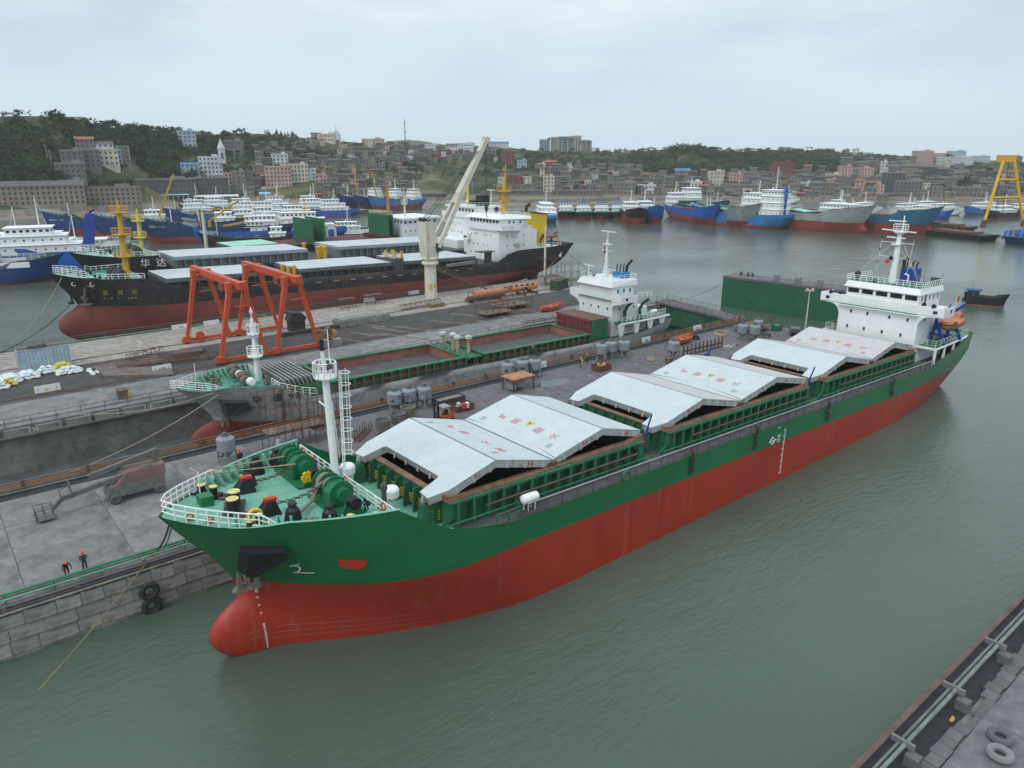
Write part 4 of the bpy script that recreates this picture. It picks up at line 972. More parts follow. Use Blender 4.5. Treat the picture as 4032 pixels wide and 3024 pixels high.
# cream tower crane
CREAM = mat('cream crane paint',(.60,.575,.48),.5,var=.07,scale=.4,streak=.8,rcol=(.2,.13,.07),rust=.08)
def tower_crane():
    g = thing('tower_crane','tall cream harbour crane with its lattice-free jib raised over the black ship','crane',ab(100.4,154.3,ZQ),RZ_DOCK)
    b = MB();b.cyl((0,0,0),(0,0,9.2),1.55,1.5,8);b.build('column',CREAM,g)
    b = MB();b.lathe([(1.6,0),(2.1,.1),(2.1,.5),(1.7,.8),(2.0,1.3),(2.1,1.6),(1.7,1.9)],(0,0,8.4),16);b.build('slewing_ring',CREAM,g)
    b = MB();b.hexa([(-1.6,-1.5,10.2),(1.6,-1.5,10.2),(1.6,1.5,10.2),(-1.6,1.5,10.2)],[(-2.0,-1.7,13.2),(2.2,-1.7,13.2),(2.2,1.7,13.2),(-2.0,1.7,13.2)])
    b.hexa([(-2.0,-1.6,13.2),(1.7,-1.6,13.2),(1.7,1.6,13.2),(-2.0,1.6,13.2)],[(-2.0,-1.5,19.0),(.2,-1.5,19.0),(.2,1.5,19.0),(-2.0,1.5,19.0)]);b.build('slewing_house',CREAM,g)
    tip = Vector((17.6,0,37.6));foot = Vector((1.4,0,12.6));mid = foot.lerp(tip,.42)
    for s in (-1,1):
        b = MB();b.beam(foot+Vector((0,s*1.9,0)),mid+Vector((0,s*.95,0)),.75,1.0,up=(-1,0,.7));b.build('jib_leg',CREAM,g)
    b = MB();b.hexa(*[[q+Vector((-.6*k,-w_,.4*k)),q+Vector((.6*k,-w_,-.4*k)),q+Vector((.6*k,w_,-.4*k)),q+Vector((-.6*k,w_,.4*k))] for q,w_,k in ((mid-(tip-foot)*.02,1.15,1.05),(tip,.62,.75))]);b.build('jib',CREAM,g)
    b = MB();b.beam(foot.lerp(tip,.24)+Vector((0,-1.9,0)),foot.lerp(tip,.24)+Vector((0,1.9,0)),.5,.6);b.beam(foot.lerp(tip,.5)+Vector((.3,-1.4,-.4)),foot.lerp(tip,.5)+Vector((.3,1.4,-.4)),.5,.6);b.build('jib_brace',CREAM,g)
    b = MB();b.cbox((17.9,0,38.0),(1.6,1.3,1.2));b.build('jib_head',CREAM,g)
    b = MB();b.cyl((17.6,-.6,37.0),(17.6,.6,37.0),.55,n=10);b.cyl((16.6,-.5,36.2),(16.6,.5,36.2),.4,n=10);b.build('sheave',BLACK,g)
    b = MB()
    for y in (-1.1,-.6,.6,1.1): b.tube([(-1.6,y,19.0),(16.6,y*.4,36.4)],.05,4)
    for y in (-.9,.9): b.tube([(-1.5,y,19.2),(9.0,y*.8,25.5)],.05,4)
    b.build('luffing_rope',BLACK,g)
    b = MB();b.tube([(17.8,-.25,37),(17.8,-.1,22.4)],.045,4);b.tube([(17.8,.25,37),(17.8,.1,22.4)],.045,4);b.build('hoist_rope',BLACK,g)
    b = MB();b.lathe([(.1,0),(.5,.9),(.45,1.7),(.12,2.4)],(17.8,0,20.1),8);b.tube([(17.8,0,20.1),(17.8,0,19.4),(18.1,0,19.0),(17.8,0,18.7)],.1,5);b.build('hook_block',mat('grimy hook',(.12,.07,.05),.8),g)
    b = MB();b.cyl((-1.7,-1.2,19.3),(-1.7,1.2,19.3),.5,n=10);b.cyl((-.6,-1.2,18.9),(-.6,1.2,18.9),.35,n=10);b.build('head_sheave',BLACK,g)
    for x,y in ((-.9,-1.38),(.55,-1.5)):
        b = MB();b.box(x-.3,y-.06,2.6,x+.3,y+.2,3.8);b.build('yellow_plate',mat('pale yellow plate',(.55,.38,.08),.6),g)
    b = MB();b.cbox((1.5,-1.9,12.6),(1.3,.5,2.0));b.build('cab_window',GLASS,g)
tower_crane()
b = MB();b.cyl((0,0,0),(0,0,15.5),.35,.22,8);b.box(-.25,-.25,15.5,.25,.25,15.8);o = b.build('light_mast',CREAM,None,loc=ab(136.5,151.8,ZQ));tag(o,'cream light mast at the dock head below the black stern','light mast')
g = thing('lamp_post','thin cream lamp post beside the parked black car','lamp post',Y(3170,1300));b = MB();b.cyl((0,0,0),(0,0,8.2),.16,.1,8);b.build('post',CREAM,g);b = MB();b.box(-.9,-.2,8.1,.9,.2,8.3);b.cbox((-.6,-.2,8.5),(.4,.3,.3));b.cbox((.5,-.2,8.5),(.4,.3,.3));b.build('lamp_head',CREAM,g)
# grey blasting pots on legs
POT = mat('dusty grey pot',(.235,.265,.285),.65,var=.15,scale=1.2,dirt=.4,dcol=(.13,.13,.13),streak=.5,rcol=(.12,.11,.1))
def blast_pot():
    g = thing('blasting_pot','pot','blasting pot',(0,0,0),0,'grey blasting pots on legs in the near yard')
    b = MB();b.lathe([(.3,.55),(1.02,1.35),(1.05,1.4),(1.05,2.75),(1.0,2.85),(.55,3.1),(.5,3.15)],n=16);b.build('vessel',POT,g)
    b = MB();b.lathe([(.5,3.1),(.52,3.3),(.3,3.32),(.28,3.5),(.05,3.52)],n=12);b.build('lid',mat('dark lid',(.10,.105,.11),.7),g)
    for k in range(4):
        a = PI/4+k*PI/2;b = MB();b.beam((1.0*math.cos(a),1.0*math.sin(a),1.6),(1.02*math.cos(a),1.02*math.sin(a),0),.14);b.build('leg',POT,g)
    b = MB();b.tube([(.2,0,.7),(.7,.2,.4),(1.3,.3,.35)],.1,6);b.tube([(.4,-.95,2.6),(1.2,-.9,2.2),(1.25,-.7,1.2)],.06,5);b.build('feed_pipe',DKGREY,g)
    return g
pot = blast_pot();pots = [((1556,1622),'grey blasting pot numbered 14, first of the three behind the forklift','14'),((1613,1610),'grey blasting pot numbered 17 in the middle of the row behind the forklift','17'),((1672,1602),'grey blasting pot with a dark stain, last of the row behind the forklift',''),
    ((1998,1500),'grey blasting pot numbered 5 beside the orange-topped work table','5'),((2057,1490),'grey blasting pot numbered 13 between two pots behind the orange table','13'),((2104,1484),'grey blasting pot beside a white plate on the dock rail',''),
    ((2367,1420),'grey blasting pot with a white patch, above the rusty skip of drums',''),((2404,1410),'wide grey blasting pot in the middle of the trio by the dock rail',''),((2455,1406),'grey blasting pot nearest the orange boat in the trio by the dock rail',''),
    ((2650,1408),'lone grey blasting pot with a white lid in front of the orange boat',''),((2921,1336),'grey blasting pot inside the wire-fenced bay',''),((2968,1340),'stout grey blasting pot beside the motorbike',''),((2979,1318),'grey blasting pot half hidden behind the stout pot by the motorbike',''),((897,1812),'pale grey blasting pot standing alone behind the carrier bow','')]
rnd = random.Random(2)
for i,((px,py),lb,num) in enumerate(pots):
    if i == 0: o = pot;o.location = Y(px,py);o.rotation_euler = (0,0,.3);o['label'] = lb
    else: o = dup(pot,Y(px,py),rnd.uniform(0,6),lb)
    if num:
        rz = o.rotation_euler[2];d = Matrix.Rotation(-rz,3,'Z') @ Vector((-.25,-1,0)).normalized();x_ = Vector((0,0,1)).cross(d)*1
        lettering(num,.75,BLACK,o,-x_ if x_.dot(Matrix.Rotation(-rz,3,'Z') @ Vector((1,0,0))) < 0 else x_,(0,0,1),d*1.07+Vector((0,0,1.7)))
for i,((px,py),c,lb) in enumerate((((1609,1657),(.19,.18,.12),'olive open-topped drum on legs nearest the forklift'),((1569,1683),(.16,.155,.15),'grey open-topped drum between the other two behind the hatch'),((1510,1710),(.15,.145,.14),'grey open-topped drum closest to the hatch cover edge'))):
    g = thing('open_drum',lb,'drum',Y(px,py),0,'open drums on legs behind hatch one');b = MB();b.lathe([(.5,.5),(.95,.7),(1.0,2.0),(1.04,2.05),(.92,2.05),(.9,1.6),(.05,1.55)],n=16);b.build('tub',mat('drum %d' % i,c,.85,var=.25,dirt=.4),g)
    for k in range(3): b = MB();a = k*2.09;b.beam((.8*math.cos(a),.8*math.sin(a),.8),(.8*math.cos(a),.8*math.sin(a),0),.12);b.build('leg',DKGREY,g)
def boxy(name,label,cat,px,py,w_,d_,h_,m,rz=0.,lid=None,z=ZQ):
    """open-topped steel skip with corner posts and base skids"""
    g = thing(name,label,cat,Y(px,py,z),RZ_DOCK+rz);t = .06;b = MB()
    for x0,y0,x1,y1 in ((-w_/2,-d_/2,w_/2,-d_/2+t),(-w_/2,d_/2-t,w_/2,d_/2),(-w_/2,-d_/2+t,-w_/2+t,d_/2-t),(w_/2-t,-d_/2+t,w_/2,d_/2-t)): b.box(x0,y0,.1,x1,y1,h_)
    b.box(-w_/2,-d_/2,.06,w_/2,d_/2,.12);b.build('box_side',m,g)
    b = MB()
    for s in (-1,1): b.box(-w_/2,s*d_*.3-.08,0,w_/2,s*d_*.3+.08,.08)
    b.build('skid',DKGREY,g)
    if lid: b = MB();b.box(-w_/2+t,-d_/2+t,.12,w_/2-t,d_/2-t,h_*lid);b.build('contents',mat('scrap',(.2,.18,.16),.9,var=.5,scale=4),g)
    return g
boxy('skip_box','rusty open skip of paint tins behind the forklift','skip',1820,1612,3.0,1.8,.9,mat('rust red skip',(.15,.055,.04),.9,var=.3),0,.6)
boxy('skip_box','rusty skip of orange drums in front of the trio of pots','skip',2367,1456,2.8,2.0,1.0,mat('rust red skip',()),0,.6)
boxy('wooden_chest','small brown chest beside the lone pot','chest',2634,1428,1.2,.9,.9,mat('brown chest',(.15,.11,.085),.9,var=.3),.2,.9)
boxy('dark_skip','long dark grimy skip behind the rusty tin skip','skip',1768,1588,4.6,1.8,1.0,mat('grimy skip',(.055,.05,.045),.9,var=.3),0,.8)
boxy('timber_crate','brown timber crate at the foot of the cream crane','crate',1716,1207,3.6,2.2,.9,mat('timber brown',(.22,.14,.075),.9,var=.3,scale=2),0,.9)
boxy('brown_bin','brown bin beside a yellow bucket on the dry dock edge','bin',485,1568,1.4,1.2,1.4,mat('brown chest',()),0,.9)
boxy('green_skip','small green box at the gate end of the near yard','skip',3058,1300,2.0,1.4,1.2,COAMG,0,.9)
b = MB();b.lathe([(.3,0),(.36,.9),(.3,.9),(.28,.8)],n=10);o = b.build('yellow_bucket',YELLOW,None,loc=Y(508,1566));tag(o,'yellow bucket beside the brown bin on the dry dock edge','bucket')
for i,(px,py,c,lb) in enumerate(((1806,1598,(.5,.5,.52),'silver tin standing in the rusty skip of paint tins'),(1828,1600,(.45,.06,.1),'crimson tin lying in the rusty skip of paint tins'),(1840,1596,(.7,.7,.7),'white tin in the rusty skip of paint tins'),(2356,1440,(.6,.25,.05),'orange drum in the rusty skip by the trio of pots'),(2378,1438,(.65,.35,.08),'amber drum in the rusty skip by the trio of pots'))):
    b = MB();b.lathe([(.28,0),(.3,.05),(.3,.7),(.28,.75),(.05,.76)],n=10);o = b.build('tin_drum',mat('tin %d' % i,c,.5),None,loc=Y(px,py+8,ZQ+.55));tag(o,lb,'tin')
# work table with an orange top
g = thing('work_table','steel work table with an orange top and a tank beneath it','table',Y(2040,1530),RZ_DOCK)
b = MB();b.box(-2.2,-1.5,2.0,2.2,1.5,2.15);b.build('table_top',mat('orange table top',(.42,.20,.10),.8,var=.3,scale=1.5,dirt=.3),g)
for x in (-2,2):
    for y in (-1.3,1.3): b = MB();b.box(x-.08,y-.08,0,x+.08,y+.08,2.0);b.build('leg',RUST,g)
b = MB();b.lathe([(.5,.3),(1.0,.5),(1.0,1.7),(.6,1.95)],n=14);b.box(-1.8,-.9,.3,-1.0,.6,1.1);b.build('tank',POT,g)
# forklift
FKO = mat('forklift orange',(.33,.10,.04),.6,var=.2,rust=.2)
g = thing('forklift','orange and black forklift truck parked behind the first hatch cover','forklift',Y(1735,1668),RZ_DOCK+.05)
b = MB();b.hexa([(-.2,-.75,.5),(1.9,-.75,.5),(1.9,.75,.5),(-.2,.75,.5)],[(-.2,-.7,1.1),(1.75,-.7,1.25),(1.75,.7,1.25),(-.2,.7,1.1)]);b.hexa([(.9,-.72,1.1),(1.9,-.72,1.2),(1.9,.72,1.2),(.9,.72,1.1)],[(1.0,-.65,1.5),(1.8,-.65,1.4),(1.8,.65,1.4),(1.0,.65,1.5)]);b.build('body',FKO,g)
b = MB()
for y in (-.65,.65): b.tube([(-.2,y,1.0),(0,y,2.35),(1.2,y,2.35),(1.5,y,1.4)],.06,5)
b.build('overhead_guard',BLACK,g)
b = MB();b.box(-.1,-.75,2.33,1.3,.75,2.42);b.build('guard_roof',mat('grey roof',(.3,.3,.3),.6),g)
b = MB()
for y in (-.45,.45): b.box(-.75,y-.08,.1,-.55,y+.08,3.0)
for z in (.4,1.6,2.9): b.box(-.75,-.45,z,-.55,.45,z+.12)
b.build('mast',BLACK,g)
for y in (-.4,.4): b = MB();b.box(-1.9,y-.08,.15,-.75,y+.08,.22);b.build('fork',DKGREY,g)
for x,r_ in ((-.1,.42),(1.5,.36)):
    for y in (-.75,.75): b = MB();b.torus((x,y,r_),r_*.68,r_*.32,'y',14,6);b.cyl((x,y-.08,r_),(x,y+.08,r_),r_*.5,n=10);b.build('wheel',BLACK,g)
b = MB();b.box(.5,-.3,1.1,1.0,.3,1.3);b.box(.95,-.3,1.2,1.1,.3,1.8);b.build('seat',BLACK,g)
# open orange work boats on the ground
def skiff(px,py,L_,rz,lb,z=ZQ):
    g = thing('open_boat',lb,'boat',Y(px,py,z),rz)
    st = [(-L_/2,.7,.35,1.35),(-L_*.3,1.1,.15,1.15),(0,1.25,.1,1.1),(L_*.3,1.0,.15,1.25),(L_*.5,.05,.6,1.6)]
    b = MB();rows = []
    for x_,w_,zk,zg in st: rows += [[(x_,0,zk),(x_,w_*.75,zk+.25),(x_,w_,zg),(x_,w_*.88,zg),(x_,w_*.6,zk+.4),(x_,0,zk+.3)]]
    for s in (1,-1):
        vs = [(x_,s*y,z_) for r in rows for x_,y,z_ in r];fs = [(i*6+k,i*6+k+1,(i+1)*6+k+1,(i+1)*6+k) for i in range(4) for k in range(5)]
        b.add(vs,[f if s < 0 else f[::-1] for f in fs])
    b.build('boat_hull',mat('red orange boat',(.46,.10,.05),.55,var=.15,dirt=.2),g)
    b = MB()
    for x_ in (-L_*.3,0,L_*.25): b.box(x_-.2,-.95,.8,x_+.2,.95,.9)
    b.build('thwart',mat('tan thwart',(.42,.25,.1),.8),g)
    b = MB();b.box(-L_*.3,-.5,0,-L_*.2,.5,.2);b.box(L_*.15,-.5,0,L_*.25,.5,.2);b.build('keel_block',RUST,g)
skiff(2685,1352,7.5,RZ_DOCK+.1,'open orange work boat on the near yard behind the long rusty rack')
skiff(2172,1222,7.5,RZ_DOCK+.15,'open orange work boat by the dry dock, in front of the rusty scaffolding')
# long rusty rack of uprights
g = thing('pipe_rack','long rusty rack with upright pegs behind the second hatch','rack',Y(2690,1402),0);d = Y(2842,1366)-Y(2690,1402);g.rotation_euler = (0,0,math.atan2(d.y,d.x))
L_ = d.length;b = MB();b.box(0,-.1,.7,L_,.1,1.0);b.box(0,-.25,.0,L_,.25,.15);b.build('rack_bar',RUST,g)
q = MB();q.box(-.1,-.1,0,.1,.1,1.9);pm = q.mesh('peg',RUST)
for k in range(11): put('peg',pm,g,(L_*k/10,0,0))
# black car
CARB = mat('black car paint',(.012,.014,.018),.2,var=.1,spec=.6)
g = thing('parked_car','black hatchback parked at the far end of the near yard','car',Y(3128,1316),RZ_DOCK+.6)
b = MB();pr_ = [(-2.1,.35),(-2.15,.8),(-1.95,1.0),(-1.75,1.45),(-.6,1.55),(.3,1.5),(.95,1.05),(1.9,.9),(2.1,.6),(2.1,.35)];b.prism(pr_,-.86,.86,axis='y');b.build('body',CARB,g)
b = MB();b.prism([(-1.72,1.02),(-1.55,1.4),(.22,1.42),(.75,1.05)],-.875,.875,axis='y');b.hexa([(-2.0,-.7,1.02),(-1.98,-.7,1.02),(-1.98,.7,1.02),(-2.0,.7,1.02)],[(-1.8,-.62,1.42),(-1.76,-.62,1.42),(-1.76,.62,1.42),(-1.8,.62,1.42)]);b.build('side_window',GLASS,g)
for x in (-1.35,1.3):
    for y in (-.86,.86): b = MB();b.torus((x,y,.33),.23,.11,'y',14,6);b.cyl((x,y-.06,.33),(x,y+.06,.33),.2,n=10);b.build('wheel',DKGREY,g)
for y in (-.65,.65): b = MB();b.cbox((-2.1,y,.95),(.12,.3,.18));b.build('tail_light',RED,g)
b = MB();b.cbox((-2.17,0,.7),(.03,.5,.14));b.build('number_plate',BLUE,g)
# motorbike
g = thing('motorbike','small dark motorbike standing beside the stout pot','motorbike',Y(3017,1328),RZ_DOCK+1.9)
for x in (-.6,.6): b = MB();b.torus((x,0,.3),.24,.07,'y',14,5);b.build('wheel',BLACK,g)
b = MB();b.hexa([(-.7,-.15,.4),(.3,-.15,.35),(.3,.15,.35),(-.7,.15,.4)],[(-.75,-.18,.8),(.1,-.15,.75),(.1,.15,.75),(-.75,.18,.8)]);b.beam((.6,0,.3),(.35,0,1.05),.1);b.tube([(.35,-.35,1.05),(.35,.35,1.05)],.03,5);b.build('bike_body',DKGREY,g)
# pipe boom, orange cylinder lying on trestles
OTUBE = mat('orange pipe boom',(.50,.20,.10),.6,var=.2,scale=.5,rust=.35,rcol=(.14,.07,.05),rscale=.25)
g = thing('pipe_boom','long orange and rusty pipe boom lying on trestles by the cream crane','pipe boom',Y(1842,1190),0);d = Y(2114,1150)-Y(1842,1190);g.rotation_euler = (0,0,math.atan2(d.y,d.x));L_ = d.length
b = MB();b.cyl((2,0,1.6),(L_,.6,1.7),.85,.9,14);b.build('boom_tube',OTUBE,g)
b = MB();b.cyl((-1,-1.6,1.1),(L_*.45,-1.4,1.1),.65,.65,12);b.build('rusty_tube',RUST,g)
for k in range(6):
    b = MB();b.box(L_*.5+k*L_*.08,-.35,2.3,L_*.5+k*L_*.08+1.0,-.15,2.62);b.build('dark_slot',DKGREY,g)
for x in (0,8,16,L_-2): b = MB();b.box(x,-2.4,0,x+.3,1.2,.75);b.build('trestle',RUST,g)
b = MB();rail(b,[(1,1.2,0),(L_*.42,1.4,0)],2.0,2,.05,2.2);b.build('trestle_railing',RUST,g)
b = MB();b.torus((L_*.78,-1.2,1.2),.6,.22,'y',16,6);o = b.build('truck_tyre',BLACK,None,loc=g.location,rz=g.rotation_euler[2]);tag(o,'black tyre leaning on the orange pipe boom','tyre')
# steel frame building pieces and containers
b = MB();b.box(-3,-1.25,0,3,1.25,2.6);
def container(px,py,w_,col,lb,rz=0.,z=ZQ,roofm=None,h_=2.6,corner=0):
    g = thing('container',lb,'container',Y(px,py,z),RZ_DOCK+rz);m = mat('cont '+lb[:18],col,.65,var=.2,scale=.8,rust=.25,streak=.6);dpt = 2.45;x0 = 0 if corner else -w_/2
    b = MB();n = int(w_/.55)
    for s in (0,dpt):
        for i in range(n):
            a = x0+w_*i/n;c = w_/n;o_ = .06 if s == 0 else -.06
            b.add([(a,s+o_,.15),(a+c*.35,s,.15),(a+c*.65,s,.15),(a+c,s+o_,.15),(a,s+o_,h_-.1),(a+c*.35,s,h_-.1),(a+c*.65,s,h_-.1),(a+c,s+o_,h_-.1)],[(0,1,5,4),(1,2,6,5),(2,3,7,6)] if s == 0 else [(4,5,1,0),(5,6,2,1),(6,7,3,2)])
    b.box(x0,.1,.15,x0+.05,dpt-.1,h_-.1);b.box(x0+w_-.05,.1,.15,x0+w_,dpt-.1,h_-.1);b.build('side_wall',m,g)
    b = MB()
    for x in (x0,x0+w_):
        for y in (0,dpt): b.cbox((x,y,h_/2),(.16,.16,h_))
    for z in (.08,h_-.06):
        b.box(x0,-.06,z-.08,x0+w_,.1,z+.06);b.box(x0,dpt-.1,z-.08,x0+w_,dpt+.06,z+.06)
    b.build('frame',m,g)
    b = MB();b.box(x0+.05,.05,h_-.12,x0+w_-.05,dpt-.05,h_-.04);b.build('roof',roofm or RUST,g)
    return g
container(184,1451,-7.6 if False else 7.4,(.32,.42,.50),'pale blue rusty shipping container at the yard edge behind the white bags',0,ZQ,None,3.6)
b = MB()
for k in range(5): b.torus((-1.4+k*.35,.9+.2*math.sin(k*2),3.75),.7,.12,'z',14,5)
o = b.build('rope_coil',mat('dark rope',(.06,.06,.055),.95),None,loc=Y(184,1451),rz=RZ_DOCK);tag(o,'dark coil of rope lying on the pale blue container roof','rope');o.location.z = ZQ
container(2218,1139,6,(.03,.075,.045),'dark green container on the dock head beside the scaffolding',.4)
# steel plates stacked flat, lattice trusses on them
for i,(pts,z1,lb) in enumerate(((((1020,560),(1850,560),(1900,640),(1145,660)),.4,'wide grey steel plate lying beside the spilled white bags'),(((980,555),(1700,420),(1780,500),(1080,590)),.3,'brown steel plate lying under the rusty trusses'),(((1870,400),(2212,340),(2212,400),(1900,440)),.7,'dark raised steel plate at the foot of the first gantry'))):
    P = [Y(x/2.765,1250+y/2.765,ZQ) for x,y in pts][::-1];b = MB();b.hexa([p+Vector((0,0,z1-.25)) for p in P],[p+Vector((0,0,z1)) for p in P]);b.hexa([p.lerp(P[0],.1)+Vector((0,0,-.02)) for p in P],[p.lerp(P[0],.1)+Vector((0,0,z1-.25)) for p in P])
    o = b.build('steel_plate',mat('plate steel %d' % i,((.15,.125,.115),(.14,.095,.08),(.10,.085,.08))[i],.85,var=.3,rust=.3));tag(o,lb,'steel plate','steel plates stacked in the grit yard')
def truss(p,q,lb,h=1.2,w_=1.0):
    p = Vector(p);q = Vector(q);d = (q-p);L_ = d.length;g = thing('truss',lb,'truss',p,math.atan2(d.y,d.x));b = MB()
    for y,z in ((-w_/2,0.1),(w_/2,0.1),(-w_/2,h),(w_/2,h)): b.beam((0,y,z),(L_,y,z),.09)
    b.build('chord',RUST,g);b = MB();n = int(L_/1.4)
    for k in range(n+1):
        x = L_*k/n;b.beam((x,-w_/2,.1),(x,-w_/2,h),.06);b.beam((x,w_/2,.1),(x,w_/2,h),.06);b.beam((x,-w_/2,h),(x,w_/2,h),.06)
        if k < n: b.beam((x,-w_/2,.1),(x+L_/n,-w_/2,h),.05)
    b.build('lacing',RUST,g)
r1 = lambda x,y,z=ZQ: Y(x/2.765,1250+y/2.765,z)
truss(r1(1280,540,ZQ+.4),r1(2150,440,ZQ+.4),'rusty lattice truss lying across the brown steel plate',.9,1.4)
truss(r1(1400,470,ZQ+.3),r1(1760,370,ZQ+.3),'short rusty lattice frame tilted on the stack of trusses',1.0,.9)
truss(r1(1850,500),r1(2480,430),'rusty lattice truss running under the first gantry',.9,1.2)
truss(Y(1580,1222),Y(1730,1195),'low rusty guard frame near the timber crate',1.2,.8)
truss(Y(2060,1290),Y(2190,1268),'rusty frame with round drums on the dock edge behind the open hatch',1.1,1.0)
# sand-bag piles: each bag in a pile is a part
def bag_pile(px,py,nx,ny,col,lb,seed,layers=3,spill=0):
    rn = random.Random(seed);g = thing('bag_pile',lb,'bag pile',Y(px,py,ZQ-.03),RZ_DOCK)
    q = MB();q.ball((0,0,.2),(.52,.36,.24),8,5);me = q.mesh('bag',col)
    for L_ in range(layers):
        for i in range(nx-L_):
            for k in range(ny-L_):
                o = put('bag',me,g,((i-(nx-L_)/2)*.78+rn.uniform(-.14,.14),(k-(ny-L_)/2)*.5+rn.uniform(-.1,.1),L_*.36+rn.uniform(0,.1)));o.rotation_euler = (rn.uniform(-.3,.3),rn.uniform(-.3,.3),rn.uniform(-.6,.6))
    for i in range(spill):
        o = put('bag',me,g,(nx*.4+rn.uniform(0,3.2),-rn.uniform(-.8,2.4)-i*.12,rn.uniform(0,.1)));o.rotation_euler = (0,0,rn.uniform(0,3));o.scale = (.8,.8,.7)
BAGW = mat('white bag',(.66,.69,.71),.7,var=.1,scale=2);BAGY = mat('yellow bag',(.58,.50,.10),.7,var=.15,scale=2)
bag_pile(50,1500,4,8,BAGW,'largest heap of white bags, nearest the rusty container',1);bag_pile(42,1516,3,3,BAGY,'small heap of yellow bags at the front of the largest white heap',2)
bag_pile(123,1484,4,6,BAGW,'second heap of white bags from the container edge',3);bag_pile(194,1464,4,4,BAGW,'small heap of white bags between the container and the yellow bags',4)
bag_pile(255,1450,4,5,BAGY,'heap of yellow bags behind the last white heap',5);bag_pile(284,1466,5,4,BAGW,'heap of white bags with torn bags spilling onto the black grit',6,3,26)
bag_pile(0,1530,4,3,BAGW,'heap of white bags at the edge of the picture below the largest heap',7)
# white notice plates with black signs
SIGNW = mat('white sign board',(.62,.63,.62),.6,var=.08,dirt=.25)
def board(px,py,w_,h_,txt,lb,z=ZQ,tc=BLACK):
    g = thing('notice_board',lb,'sign',Y(px,py,z),RZ_DOCK);b = MB();b.hexa([(-w_/2,-.08,.05),(w_/2,-.08,.05),(w_/2,.02,.05),(-w_/2,.02,.05)],[(-w_/2,.12,h_),(w_/2,.12,h_),(w_/2,.22,h_),(-w_/2,.22,h_)]);b.build('board',SIGNW,g)
    b = MB();b.cbox((-w_*.35,.3,h_*.3),(.1,.6,h_*.6));b.cbox((w_*.35,.3,h_*.3),(.1,.6,h_*.6));b.build('board_prop',DKGREY,g)
    if txt: lettering(txt,h_*.62,tc,g,(1,0,0),(0,.2,1),(0,-.05,h_*.25))
board(190,1543,3.4,1.1,'▲+','white board with a yellow triangle sign on the black grit',tc=YELLOW);board(640,1463,3.0,1.1,'+28','white sign board with a black cross and number beside the steel plate')
board(220,1372,3.6,1.0,'HT 77','white board with faint letters on the far pier rail');board(714,1296,3.6,1.0,'2-5','white board on the far pier rail beneath the black hull')
board(834,1280,3.2,1.0,'','blank white board on the far pier rail beside the first gantry leg');board(1630,1160,3.2,1.0,'','blank white board on the far pier rail just before the cream crane')
board(1455,1188,3.0,1.0,'8','white board below the red hull between the gantry and the crane');board(2746,1302,2.6,1.1,'2-3','white board on the dock rail beside the open gate end');board(2545,1350,2.4,1.1,'98','white board beside a yellow plate on the near dock rail')
board(2135,1450,2.0,1.1,'-5','white board on the dock rail next to the pots')
# scaffolding
def scaffold(px,py,w_,d_,h_,lb,rz=0.,lev=3,z=ZQ):
    g = thing('scaffold',lb,'scaffold',Y(px,py,z),RZ_DOCK+rz);nx = max(1,int(w_/1.8));b = MB()
    for i in range(nx+1):
        for y in (-d_/2,d_/2): x = -w_/2+w_*i/nx;b.beam((x,y,0),(x,y,h_),.07)
    b.build('upright',RUST,g);b = MB()
    for L_ in range(lev):
        zz = h_*(L_+1)/lev-.2
        for y in (-d_/2,d_/2): b.beam((-w_/2,y,zz),(w_/2,y,zz),.06)
        for i in range(nx+1): x = -w_/2+w_*i/nx;b.beam((x,-d_/2,zz),(x,d_/2,zz),.06)
    b.build('ledger',RUST,g);b = MB()
    for i in range(nx): x = -w_/2+w_*i/nx;b.beam((x,-d_/2,.1),(x+w_/nx,-d_/2,h_*.6),.05)
    b.build('brace',RUST,g)
    b = MB();b.box(-w_/2,-d_/2,h_*(1/lev)-.15,w_/2,d_/2,h_*(1/lev)-.08);b.build('plank',mat('scaffold plank',(.16,.12,.09),.95,var=.3),g)
for a in ((1115,1760,4.2,2.2,7.5,'rusty scaffold tower beside the grey ship forward, nearest the carrier bow'),(1210,1735,4.6,2.4,7.0,'rusty scaffold tower behind the carrier foremast'),(1290,1720,4,2,5.4,'low rusty scaffold frame just behind the mast ladder'),
          (1365,1212,4.0,2,7,'tall thin scaffold on the far pier behind the black steel box'),(1470,1195,5.0,2,7,'wider thin scaffold on the far pier over the concrete block'),(2160,1120,6,4,7.5,'dense scaffold cluster at the dock head below the black stern'),(2235,1130,5,3,6.5,'scaffold beside the dark green container'),
          (2010,1212,9,5,3.4,'low spread of rusty scaffold frames before the orange pipe boom'),(1950,1240,8,4,2.8,'low rusty trolley frames on the grit near the orange boat'),(2960,1300,7,5,3.2,'wire-fenced scaffold bay at the gate end of the near yard')): scaffold(*a)
